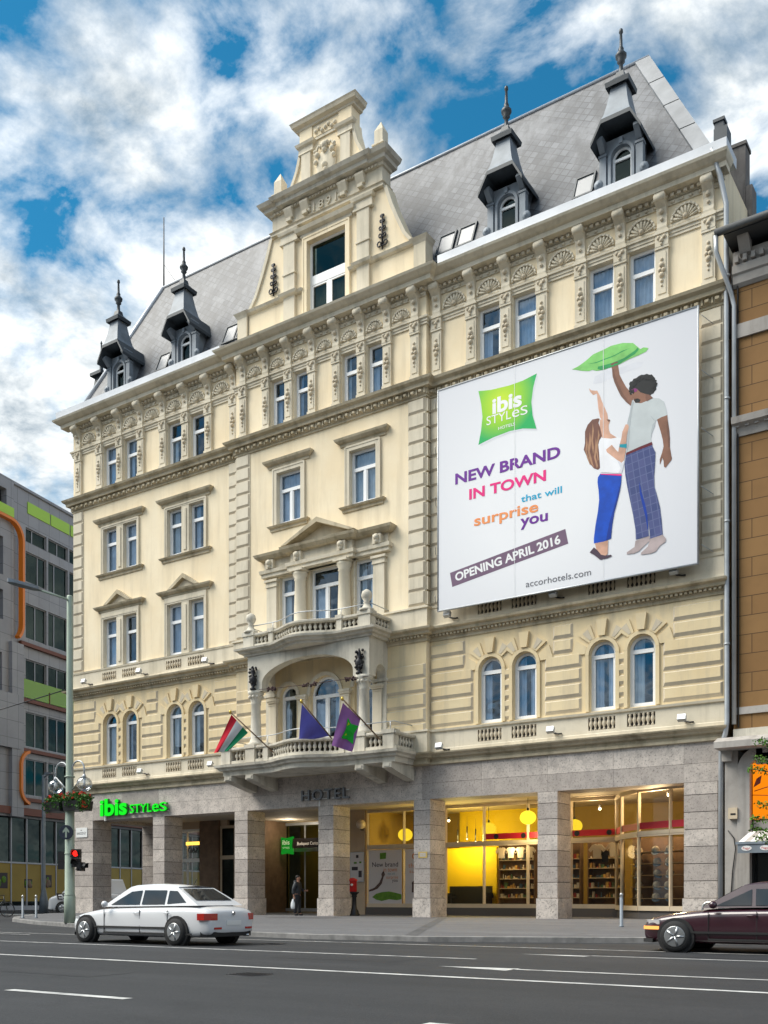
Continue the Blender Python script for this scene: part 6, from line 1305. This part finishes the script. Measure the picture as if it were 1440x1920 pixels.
for a, b_, z0, z1, _ in wins:
    if a > 14 and z0 > 12: continue
    f = MB(); t_ = .06
    f.box(a, a + t_, .1, .18, z0, z1); f.box(b_ - t_, b_, .1, .18, z0, z1); f.box(a + t_, b_ - t_, .1, .18, z0, z0 + t_); f.box(a + t_, b_ - t_, .1, .18, z1 - t_, z1)
    c = a + (b_ - a) * rnd.choice((.35, .5, .62)); f.box(c - .035, c + .035, .11, .17, z0 + t_, z1 - t_)
    w = f.build('window', 'alu', mo); g = MB(); g.add([(a, .15, z0), (b_, .15, z0), (b_, .15, z1), (a, .15, z1)], [(0, 1, 2, 3)]); g.build('pane', 'officeglass', w)
    if rnd.random() < .8:
        g = MB(); n = 16; k = rnd.uniform(.4, 1.)
        for i in range(n): x = a + (b_ - a) * k * i / n; g.add([(x, .5, z0), (x + .08, .56, z0), (x + .08, .56, z1), (x, .5, z1)], [(0, 1, 2, 3)])
        g.build('blind', 'blind', w)
for a, b_ in ((.9, 3.0), (3.12, 5.0), (5.15, 7.6), (7.75, 12)): mb = MB(); mb.box(a, b_, -.05, -.002, 24.9, 25.62); mb.build('green_panel', 'lime', mo)
mb = MB(); mb.add([(.45, -.1, 13.3), (12, -.1, 13.3), (12, -.1, 14.45), (.45, -.1, 14.45)], [(0, 1, 2, 3)]); mb.build('glass_balustrade', 'limeglass', mo)
mb = MB()
for z in (13.1, 9.98, 6.9, 16.6): mb.box(.1, S1, -.22, .0, z - .1, z + .12)
for s in (2.9, 5.05): mb.box(s - .03, s + .03, -.14, -.06, 13.2, 14.0)
mb.build('ledge', 'rust', mo)
# projecting bay on the left with its orange rim; a second rim below
bay = MB(); bay.wall(S0, -.55, 5.75, 26.35, -.2, [(-3.2, -1.5, 17.6, 19.4, False), (-3.2, -1.5, 20.3, 22.6, False), (-3.2, -1.2, 24.6, 25.6, False), (-3.2, -1.6, 13.2, 15.6, False)], .4); bay.box(S0, -.3, -.5, -.2, 9.9, 13.2); bay.box(-1.0, .05, -.45, -.1, 5.75, 16.4); bay.add([(-.55, -.2, 5.75), (-.55, 1, 5.75), (-.55, 1, 26.35), (-.55, -.2, 26.35)], [(0, 1, 2, 3)]); bay.add([(-.55, .0, 5.75), (.1, .0, 5.75), (.1, .0, 26.35), (-.55, .0, 26.35)], [(0, 1, 2, 3)]); bay.build('wall', 'greypanel', mo)
bb = MB(); bb.box(-3.3, -1.0, .35, .4, 13, 26); bb.build('interior_wall', 'inside', mo)
mb = MB(); mb.box(-6, -.6, -.26, -.2, 24.05, 24.62); mb.build('green_panel', 'lime', mo)
def rim(pts, w=.36, y0=-.55, y1=-.2):
    mb = MB(); v = []
    for (x, z, nx, nz) in pts: v += [(x, y0, z), (x + nx * w * .5, y0, z + nz * w * .5), (x + nx * w * .5, y1, z + nz * w * .5), (x, y1, z)]
    f = []
    for i in range(len(pts) - 1):
        a = i * 4; b = a + 4; f += [(a, a + 1, b + 1, b), (a + 1, a + 2, b + 2, b + 1), (a + 3, a, b, b + 3), (a + 2, a + 3, b + 3, b + 2)]
    mb.add(v, f + [(0, 3, 2, 1), (len(v) - 4, len(v) - 3, len(v) - 2, len(v) - 1)]); return mb.build('orange_rim', 'orange', mo)
arcp = lambda cx, cz, r, a0, a1, n=8: [(cx + r * math.cos(R(a0 + (a1 - a0) * i / n)), cz + r * math.sin(R(a0 + (a1 - a0) * i / n)), math.cos(R(a0 + (a1 - a0) * i / n)), math.sin(R(a0 + (a1 - a0) * i / n))) for i in range(n + 1)]
rim([(-7, 23.7, 0, 1)] + arcp(-1.15, 22.7, 1.0, 90, 0) + arcp(-1.15, 17.6, 1.0, 0, -50, 4))
rim(arcp(.62, 8.95, .8, 100, 180) + arcp(.62, 7.5, .8, 180, 260), .36, -.6, -.05)
# ground floor glazing with mustard film and posters
mb = MB()
for s in [S0 + .05 + 1.42 * i for i in range(25)]: mb.box(s - .05, s + .05, .1, .3, .25, 5.75)
mb.box(S0, S1, .08, .3, 0, .28); mb.box(S0, S1, .1, .28, 2.9, 3.0); mb.build('shop_frame', 'alu', mo)
mb = MB(); mb.add([(S0, .2, .28), (S1, .2, .28), (S1, .2, 5.75), (S0, .2, 5.75)], [(0, 1, 2, 3)]); mb.build('pane', 'darkglass', mo)
mb = MB(); mb.box(S0, S1, .14, .17, .55, 2.92); mb.build('window_film', 'postery', mo)
mb = MB(); mb.box(S0, S1, -.35, .1, 5.9, 6.35); mb.build('fascia', 'rust', mo)
for s, w, z0, z1 in ((-1.35, .62, 1.35, 2.3), (1.15, .36, 1.4, 1.95), (2.9, .5, 1.45, 2.25), (-4.4, .6, 1.4, 2.3)):
    mb = MB(); mb.box(s - w, s + w, .125, .135, z0, z1, 0)
    for k in range(9): mb.ball((s + rnd.uniform(-w * .6, w * .6), .12, rnd.uniform(z0 + .15, z1 - .2)), rnd.uniform(.1, .24), 7, 1 + k % 2, 1., 1., .05)
    mb.build('window_picture', ['ink', 'bronze', 'inkgr'], mo)
# brown neighbour on the right
M['brown'] = panels('brown_scored_stucco', (.27, .15, .056), (.235, .125, .045), (.08, .042, .017), 1.15, .62, .8); M['nstone'] = plaster('neighbour_stone', (.46, .43, .40), (.36, .335, .31), (.16, .145, .13), .6)
M['ndark'] = flat('dark_eaves', (.05, .055, .06), .5)
nb_ = thing('brown_building', 'brown scored stucco house with stone bands adjoining the hotel on the right', 'house', (16.5, 0, 0)); W2 = 14
mb = MB(); mb.wall(0, W2, 6.25, 21.3, .0, [(3.2, 4.5, 12, 14.6, False), (3.2, 4.5, 17, 19.2, False), (3.2, 4.5, 7.6, 10.4, False)], .3); mb.add([(0, 0, 0), (0, 12, 0), (0, 12, 22.2), (0, 0, 22.2)], [(0, 1, 2, 3)]); mb.build('wall', 'brown', nb_)
mb = MB(); mb.box(0, W2, 1.2, 1.3, 0, 22); mb.build('interior_wall', 'inside', nb_)
for a in ((12, 14.6), (17, 19.2), (7.6, 10.4)):
    f = MB(); f.box(3.2, 3.28, .2, .28, *a); f.box(4.42, 4.5, .2, .28, *a); f.box(3.82, 3.88, .2, .28, *a); f.box(3.2, 4.5, .2, .28, a[1] - .08, a[1]); w = f.build('window', 'white', nb_); g = MB(); g.add([(3.2, .25, a[0]), (4.5, .25, a[0]), (4.5, .25, a[1]), (3.2, .25, a[1])], [(0, 1, 2, 3)]); g.build('pane', 'darkglass', w)
mb = MB(); mb.box(0, W2, -.08, 0, 18.95, 19.4); mb.build('stone_band', 'nstone', nb_); mb = MB(); mb.box(0, W2, -.06, 0, 6.72, 6.95); mb.build('stone_band', 'nstone', nb_)
mb = MB(); mb.cornice(0, W2, 0, .02, [(.05, 15.75), (.1, 15.95), (.12, 16.0), (.3, 16.1), (.34, 16.3), (0, 16.4)], 0, 0, 0)
for i in range(40): mb.box(.1 + i * .3, .22 + i * .3, -.2, -.05, 16.0, 16.08)
mb.cornice(0, W2, 0, .02, [(.03, 20.6), (.12, 20.7), (.14, 20.95), (.2, 21.0), (.22, 21.25), (.1, 21.28), (.1, 21.75), (0, 21.8)], 0, 0, 0)
for i in range(46): mb.box(.1 + i * .26, .22 + i * .26, -.3, -.1, 21.3, 21.5)
for i in range(12): mb.prism([(-.1, 21.5), (-.25, 21.55), (-.6, 21.95), (-.1, 21.95)], .25 + i * 1.1, .6 + i * 1.1, 0, 'x')
mb.build('cornice', 'nstone', nb_)
mb = MB(); mb.box(-.1, W2, -.85, .3, 21.95, 22.1); mb.tube([(-.35, -.9, 22.08), (W2, -.9, 22.16)], .12, 8); mb.add([(0, -.9, 22.2), (W2, -.9, 22.2), (W2, 6, 24.6), (0, 6, 24.6)], [(0, 1, 2, 3)]); mb.box(1.55, 2.2, .3, 1., 22.3, 24.6); mb.build('roof', 'ndark', nb_)
mb = MB(); mb.tube([(-.33, -.9, 22.0), (-.33, -.85, 21.5), (-.02, -.25, 20.4), (.05, -.14, 20.0), (.05, -.14, 6.4)], .075, 8); mb.tube([(.14, -.05, 21.2), (.16, -.05, 6.3)], .03, 6, 1); mb.tube([(-.02, -.08, 21.4), (-.05, -.08, 20.4), (-.12, -.05, 19.7), (-.1, -.05, 19.0)], .03, 5, 1); mb.build('downpipe', ['pipe', 'black'], nb_)
mb = MB(); mb.box(0, W2, -.06, 0, 5.95, 6.25, 1); mb.prism([(-.95, 5.55), (-.95, 5.75), (-.5, 5.93), (0, 5.98), (0, 5.55)], -.38, W2, 0, 'x'); mb.box(-.3, -.0, -.3, -.05, 5.2, 5.55, 0); mb.build('canopy', ['nstone', 'ledge'], nb_)
mb = MB(); mb.box(-.25, .16, -.12, 1, 0, 5.55); mb.box(.16, .55, -.2, 1, 0, 4.85); mb.box(.75, W2, -.2, 1, 5.05, 5.55); mb.ring(.95, 4.85, .42, .8, -.2, .6, 90, 180, 6); mb.box(.9, W2, -.2, .6, 5.2, 5.4)
mb.build('shop_pier', 'nstone', nb_)
mb = MB(); mb.box(.55, W2, .35, .4, 0, 3.2); mb.box(.5, .62, .1, .4, 0, 5.3); mb.build('shop_window', 'carglass', nb_)
mb = MB(); mb.box(.62, W2, .05, .1, 2.95, 3.25); mb.build('sign_ledge', 'nstone', nb_)
M['osign'] = glow('backlit_orange_sign', (.78, .20, .005), .5); M['osignd'] = flat('sign_plant_print', (.20, .02, .005), .5)
t = thing('shop_sign', 'orange backlit shop sign with dark plant motif on the right', 'shop sign', (17.1, .0, 3.3)); mb = MB(); mb.box(0, 3, -.0, .2, 0, 1.8); mb.build('panel', 'osign', t)
mb = MB(); mb.tube([(.05, -.01, .9), (.4, -.01, 1.0), (.9, -.01, 1.1), (1.5, -.01, 1.0)], .015, 5); mb.tube([(.0, -.01, .78), (.5, -.01, .74), (1.3, -.01, .5)], .012, 5); mb.prism([(.02, 1.02), (.12, 1.3), (.28, 1.4), (.24, 1.15)], -.012, -.002); mb.prism([(.6, 1.2), (.62, 1.55), (.78, 1.7), (.76, 1.35)], -.012, -.002); mb.prism([(1.0, .5), (1.2, .8), (1.4, .8), (1.2, .5)], -.012, -.002); mb.build('plant_motif', 'osignd', t)
t = thing('awning', 'grey white striped awning with oval badges over the right shop door', 'awning', (16.82, 0, 2.3)); mb = MB()
for i in range(20): mb.add([(.25 + i * .18, -.1, .62), (.25 + i * .18 + .18, -.1, .62), (i * .18 + .18, -.75, .22), (i * .18, -.75, .22)], [(0, 1, 2, 3)], i % 2)
mb.box(-.06, 3.6, -.8, -.72, .16, .24, 2); mb.build('canvas', ['white', 'nstone', 'zincmid'], t)
mb = MB(); mb.box(0, 3.6, -.77, -.74, -.12, .16); mb.build('valance', 'zincmid', t); mb = MB()
for x in (.28, .85, 1.42): mb.lathe((x, -.775, .03), [(.001, -.006), (.16, -.006), (.16, .004)], 16, 0, False, 'y', 1., .5)
mb.build('badge', 'white', t); mb = MB()
for x in (.28, .85, 1.42): text_on(mb, 'Fagyi', x - .11, x + .11, 0.0, .07, -.785, 0)
mb.build('lettering', 'red', t)
t = thing('alarm_box', 'small beige box with a dark slot on the pale stone pier', 'alarm box', (16.55, -.12, 3.5)); mb = MB(); mb.box(-.15, .13, -.16, 0, -.18, .18); mb.build('housing', 'shopframe', t); mb = MB(); mb.box(-.08, .08, -.165, -.16, -.06, .0); mb.build('slot', 'black', t)
mb = MB(); mb.tube([(16.36, -.14, 2.95), (16.55, -.16, 2.7), (16.6, -.16, 2.35), (16.5, -.15, 1.6), (16.42, -.15, .3)], .018, 5); tag(mb.build('wall_cable', 'black'), 'loose black cable hanging down the pale stone pier', 'cable')
# the far side of the boulevard, seen only mirrored in the glass
M['farstone'] = plaster('far_facade_plaster', (.34, .30, .25), (.26, .23, .19), (.12, .11, .09), .5, vs=.2)
for k, (x0, x1, hh, lb) in enumerate(((-75, -28, 21, 'long plastered house across the boulevard, mirrored left in the glass'), (-27.5, 12, 19, 'plastered house across the boulevard, opposite the hotel entrance'), (12.5, 62, 22, 'plastered house across the boulevard, opposite the brown house'))):
    t = thing('apartment_house', lb, 'house', ((x0 + x1) / 2, -64, -.3), R(180)); h_ = (x1 - x0) / 2; ops = [(-h_ + 1.5 + 3. * i, -h_ + 2.9 + 3. * i, z, z + 2.2, False) for i in range(int((x1 - x0 - 1.5) / 3)) for z in (5.2, 9.0, 12.8, 16.2) if z + 2.6 < hh]
    mb = MB(); mb.wall(-h_, h_, 0, hh, 0, ops, .3); mb.add([(-h_, 0, hh), (h_, 0, hh), (h_, 10, hh + 3), (-h_, 10, hh + 3)], [(0, 1, 2, 3)]); mb.build('wall', 'farstone', t)
    mb = MB(); mb.cornice(-h_, h_, 0, .02, [(0, hh - .7), (.5, hh - .3), (.6, hh), (0, hh + .05)], 0); mb.build('cornice', 'farstone', t)
    mb = MB()
    for a, b_, z, z2, _ in ops: mb.add([(a, .25, z), (b_, .25, z), (b_, .25, z2), (a, .25, z2)], [(0, 1, 2, 3)])
    mb.build('window_glass', 'carglass', t)
# tree reaching in from the right
M['bark'] = flat('tree_bark', (.10, .075, .05), .9, 0, .2, .4, 5); M['leaf'] = flat('tree_leaves', (.085, .19, .025), .6, 0, .25, .5, 2.)
tr = thing('tree', 'leafy young street tree reaching in at the right edge', 'tree', (19.6, -4.6, gz(-4.6)))
mb = MB(); mb.tube([(0, 0, 0), (.03, 0, 1.5), (-.05, .02, 3.2), (-.1, 0, 5.2)], [.09, .075, .06, .02], 8); TW = []
for k in range(22):
    a = rnd.uniform(-1.9, 1.9); z = rnd.uniform(1.9, 4.9); l = rnd.uniform(.7, 1.5); e = Vector((l * math.cos(a), l * math.sin(a), z + rnd.uniform(.1, .6))); mb.tube([(-.02, 0, z), Vector((-.02, 0, z)).lerp(e, .5) + Vector((0, 0, .1)), e], [.03, .02, .008], 5); TW.append((Vector((-.02, 0, z)), e))
for k, (z, dz) in enumerate(((5.05, .1), (4.7, .0), (4.45, -.05), (3.4, .05), (3.15, -.1), (2.7, .1), (2.55, -.05))): e = Vector((-1.12 - .1 * (k % 3), -.5 + .2 * (k % 2), z + dz)); mb.tube([(-.02, 0, z - .3), e], [.03, .008], 5); TW.append((Vector((-.02, 0, z - .3)), e))
mb.build('trunk', 'bark', tr); mb = MB()
for a, e in TW:
    for q in (.5, .75, .95): c = a.lerp(e, q); leafball(mb, c.x, c.y, c.z, .2, .2, .13, 46, .042)
mb.build('crown', 'leaf', tr)
# ================================================================== GROUND
def asphalt(name, a, b_, spk, rough=.75, big=.5):
    m, nt, out = new_mat(name); b = principled(nt, out, rough, 0, .35)
    c = ramp(nt, noise(nt, objvec(nt, (.12, 1.5, 1)), big, 8, .65), [(.36, b_), (.64, a)])
    c = mix(nt, ramp(nt, noise(nt, objvec(nt), 1.6, 9, .72), [(.52, (0, 0, 0)), (.7, (.6, .6, .6))]), c, tuple(x * .62 for x in b_))
    s = noise(nt, objvec(nt), 55, 3, .7); c = mix(nt, ramp(nt, s, [(.52, (0, 0, 0)), (.72, (.7, .7, .7))]), c, spk)
    d = noise(nt, objvec(nt), 28, 3, .7); c = mix(nt, ramp(nt, d, [(.5, (0, 0, 0)), (.7, (.6, .6, .6))]), c, tuple(x * .4 for x in b_))
    nt.links.new(c, b.inputs['Base Color']); bump(nt, b, s, .5, .01); return m
M['asphalt'] = asphalt('asphalt', (.036, .0375, .0415), (.022, .0235, .0265), (.08, .08, .085)); M['pave'] = asphalt('pavement_asphalt', (.145, .145, .152), (.105, .106, .114), (.22, .22, .23), .8, .9); M['kerb'] = flat('granite_kerb', (.22, .215, .21), .8, 0, .3, .3, 3); M['line'] = plaster('road_line_paint', (.62, .62, .60), (.50, .50, .49), (.14, .14, .145), .75, .6, 1.5, True, .6)
def zr(y): return -.4 if y < -12 else (-.4 + .25 * (y + 12) / 12 if y < 0 else -.15)
mb = MB(); ys = [-160, -60, -12, -6, 0, 60, 220]
for a, b_ in zip(ys[:-1], ys[1:]): mb.add([(-220, a, zr(a)), (220, a, zr(a)), (220, b_, zr(b_)), (-220, b_, zr(b_))], [(0, 1, 2, 3)])
tag(mb.build('road', 'asphalt'), kind='structure')
KL = [(-17.4, 40), (-17.4, 2.0), (-17.0, -.6), (-16.2, -2.6), (-14.7, -4.6), (-12.6, -6.2), (-9, -7.8), (-4, -9.4), (2, -10.8), (8, -11.55), (11.7, -11.3), (13.2, -10.8), (17.2, -9.6), (21, -9.2), (60, -9.0), (120, -9)]
zp = lambda y: -.022 * max(0., -y)
mb = MB()
def inset(p, d):
    o = []
    for i, (x, y) in enumerate(p):
        a = p[max(i - 1, 0)]; b_ = p[min(i + 1, len(p) - 1)]; dx, dy = b_[0] - a[0], b_[1] - a[1]; l = math.hypot(dx, dy); o.append((x - dy / l * d, y + dx / l * d))
    return o
KI = inset(KL, .28)
for (a, b_) in zip(KI[:-1], KI[1:]):      # strips running back to the building line
    if a[1] > 2.1: mb.add([(a[0], a[1], 0), (b_[0], b_[1], 0), (-16.17, b_[1], 0), (-16.17, a[1], 0)], [(0, 1, 2, 3)]); continue
    ya = .0 if a[0] > -16 else max(0, a[1]); yb = .0 if b_[0] > -16 else max(0, b_[1])
    x0, x1 = max(a[0], -16.17) if a[0] < -16.17 else a[0], max(b_[0], -16.17)
    mb.add([(a[0], a[1], zp(a[1])), (b_[0], b_[1], zp(b_[1])), (x1, 2 if x1 <= -16.17 else 0, 0), (x0, 2 if x0 <= -16.17 else 0, 0)], [(0, 1, 2, 3)])
mb.add([(-16.17, 0, 0), (60, 0, 0), (60, 15, 0), (-16.17, 15, 0)], [(0, 1, 2, 3)])
tag(mb.build('pavement', 'pave'), kind='structure')
mb = MB(); v = []
for (x, y), (u, w) in zip(KL, KI): z = zp(y) + .004; v += [(x, y, zr(y) - .1), (x, y, z - .012), (x - (x - u) * .06, y - (y - w) * .06, z), (u, w, z), (u, w, z - .2)]
L_ = 5; mb.add(v, [(i * L_ + j, (i + 1) * L_ + j, (i + 1) * L_ + j + 1, i * L_ + j + 1) for i in range(len(KL) - 1) for j in range(4)]); tag(mb.build('kerb', 'kerb'), kind='structure')
mb = MB()
def ln(x0, y0, x1, y1, w=.13): mb.add([(x0, y0 - w / 2, zr(y0) + .005), (x1, y1 - w / 2, zr(y1) + .005), (x1, y1 + w / 2, zr(y1) + .005), (x0, y0 + w / 2, zr(y0) + .005)], [(0, 1, 2, 3)])
ln(-6, -12.75, 30, -12.3, .11); ln(-60, -16.95, 16.2, -16.95, .13); ln(-80, -20.95, 40, -20.95, .16); ln(18.0, -19.02, 40, -18.7, .14); ln(14.4, -25.8, 16.5, -25.75, .16); ln(20.5, -25.8, 22.6, -25.75, .16); ln(-40, -11.9, -1.5, -13.6, .09)
for x, y, l, w, t_ in ((16.1, -14.9, 1.5, .22, .35), (16.6, -19.03, 1.45, .34, .4)):   # arrow heads pointing right, then their shafts
    mb.add([(x, y, -.395), (x + l, y - w, -.395), (x + l, y + w * .6, -.395)], [(0, 1, 2)])
ln(17.6, -14.75, 24, -14.6, .12)
for k in range(7): ln(-31 + k * 1.55, 1.5, -30.2 + k * 1.55, 1.5, 3.2)
tag(mb.build('road_marking', 'line'), kind='structure')
M['patch'] = asphalt('patched_asphalt', (.032, .033, .036), (.022, .023, .026), (.07, .07, .075)); M['pavedark'] = asphalt('patched_pavement', (.10, .10, .105), (.075, .075, .08), (.16, .16, .165), .8)
def sheet(pts, mat, name, dz): 
    mb = MB(); mb.add([(x, y, (zr(y) if name == 'road_patch' else zp(y)) + dz) for x, y in pts], [tuple(range(len(pts)))]); tag(mb.build(name, mat), kind='structure')
sheet([(6, -22.6), (13.5, -22.9), (13.6, -23.9), (6.1, -23.7)], 'patch', 'road_patch', .003); sheet([(17.2, -13.2), (23, -13.1), (23, -14.1), (17.3, -14.2)], 'patch', 'road_patch', .003); sheet([(12.5, -17.6), (15.3, -17.5), (15.4, -18.6), (12.6, -18.7)], 'patch', 'road_patch', .003); sheet([(-20, -13.6), (2, -13.9), (2, -14.3), (-20, -14.0)], 'patch', 'road_patch', .003)
sheet([(5.6, -.5), (5.95, -.5), (11.2, -11.0), (10.8, -11.0)], 'pavedark', 'pavement_patch', .004); sheet([(-1.5, -1.2), (1.6, -1.2), (1.6, -2.4), (-1.5, -2.4)], 'pavedark', 'pavement_patch', .004)
for k, (x, y) in enumerate(((15.2, -22.2), (9.0, -14.3))):
    mb = MB(); mb.lathe((x, y, zr(y)), [(.001, .004), (.34, .006), (.36, -.01)], 24)
    for i in range(-3, 4): mb.box(x - .26, x + .26, y + i * .075 - .012, y + i * .075 + .012, zr(y) + .004, zr(y) + .010)
    tag(mb.build('manhole_cover', 'iron'), ['round iron manhole cover in the nearest lane of the road', 'round iron manhole cover in the lane of the white car'][k], 'manhole cover')
mb = MB(); mb.box(-80, -27.2, -2, 60, -.2, -.03); tag(mb.build('side_pavement', 'pave'), kind='structure')
# ================================================================== SKY, SUN, CAMERA
SUN_EL, SUN_AZ = R(52), R(-142)      # azimuth measured from +X towards +Y: front left of the facade
w = bpy.data.worlds.new('World'); scene.world = w; w.use_nodes = True; nt = w.node_tree; nt.nodes.clear()
out = nt.nodes.new('ShaderNodeOutputWorld'); bg = nt.nodes.new('ShaderNodeBackground'); nt.links.new(bg.outputs[0], out.inputs[0])
sky = nt.nodes.new('ShaderNodeTexSky'); sky.sky_type = 'NISHITA'; sky.sun_disc = False; sky.sun_elevation = SUN_EL; sky.sun_rotation = R(90) - SUN_AZ; sky.altitude = 100; sky.air_density = 1.0; sky.dust_density = .6; sky.ozone_density = 2.5
tc = N(nt, 'ShaderNodeTexCoord'); sp = N(nt, 'ShaderNodeSeparateXYZ'); nt.links.new(tc.outputs['Generated'], sp.inputs[0])
def mth(op, a, b=None):
    n = N(nt, 'ShaderNodeMath', operation=op)
    for i, v in enumerate((a, b)):
        if v is None: continue
        if hasattr(v, 'is_linked'): nt.links.new(v, n.inputs[i])
        else: n.inputs[i].default_value = v
    return n.outputs[0]
zz = mth('ADD', mth('MAXIMUM', sp.outputs[2], 0.), .22); cb = N(nt, 'ShaderNodeCombineXYZ'); nt.links.new(mth('DIVIDE', sp.outputs[0], zz), cb.inputs[0]); nt.links.new(mth('DIVIDE', sp.outputs[1], zz), cb.inputs[1]); cb.inputs[2].default_value = 4.37
def wn(scale, det, rough, dist=0.):
    n = N(nt, 'ShaderNodeTexNoise'); n.inputs['Scale'].default_value = scale; n.inputs['Detail'].default_value = det; n.inputs['Roughness'].default_value = rough; n.inputs['Distortion'].default_value = dist; nt.links.new(cb.outputs[0], n.inputs['Vector']); return n.outputs['Fac']
cov = mth('ADD', mth('MULTIPLY', wn(6.4, 13, .58, .2), .72), mth('MULTIPLY', wn(1.35, 2, .5), .40))
cov = mth('ADD', cov, mth('MULTIPLY', mth('SUBTRACT', .62, sp.outputs[2]), .22))    # thicker cloud towards the horizon
mask = ramp(nt, cov, [(.495, (0, 0, 0)), (.57, (.5, .5, .5)), (.66, (1, 1, 1))])
ccol = ramp(nt, wn(7.5, 10, .62, .2), [(.34, (1.5, 1.85, 2.15)), (.60, (5.2, 5.25, 5.15))])
blue = mix(nt, 1., sky.outputs[0], (.09, .46, .52), 'MULTIPLY')
col = mix(nt, mask, blue, ccol)
gm = mth('LESS_THAN', sp.outputs[2], 0.)
col = mix(nt, gm, col, (1.6, 1.6, 1.7)); nt.links.new(col, bg.inputs[0]); bg.inputs[1].default_value = .1
sl = bpy.data.lights.new('sun', 'SUN'); sl.energy = 2.0; sl.angle = R(42); sl.color = (1, .94, .84); so = bpy.data.objects.new('sun', sl); COL.objects.link(so)
sd = Vector((math.cos(SUN_EL) * math.cos(SUN_AZ), math.cos(SUN_EL) * math.sin(SUN_AZ), math.sin(SUN_EL))); so.rotation_euler = (-sd).to_track_quat('-Z', 'Y').to_euler(); so.location = sd * 80
cam = bpy.data.cameras.new('camera'); co = bpy.data.objects.new('camera', cam); COL.objects.link(co); scene.camera = co
co.location = (25.3118, -33.6583, .75); co.rotation_euler = (R(90), 0, R(33.8229))
cam.sensor_fit = 'HORIZONTAL'; cam.sensor_width = 36; cam.lens = 36 * 1888 / 1440; cam.shift_x = 0; cam.shift_y = (1684 - 960) / 1440; cam.clip_start = .1; cam.clip_end = 2000
vs_ = scene.view_settings; vs_.view_transform = 'Standard'; vs_.look = 'None'; vs_.gamma = 1; vs_.exposure = 1.46; vs_.use_curve_mapping = False
scene.cycles.max_bounces = 8; scene.cycles.transparent_max_bounces = 16; scene.cycles.use_denoising = True; scene.cycles.caustics_reflective = False; scene.cycles.caustics_refractive = False; scene.cycles.sample_clamp_indirect = 6
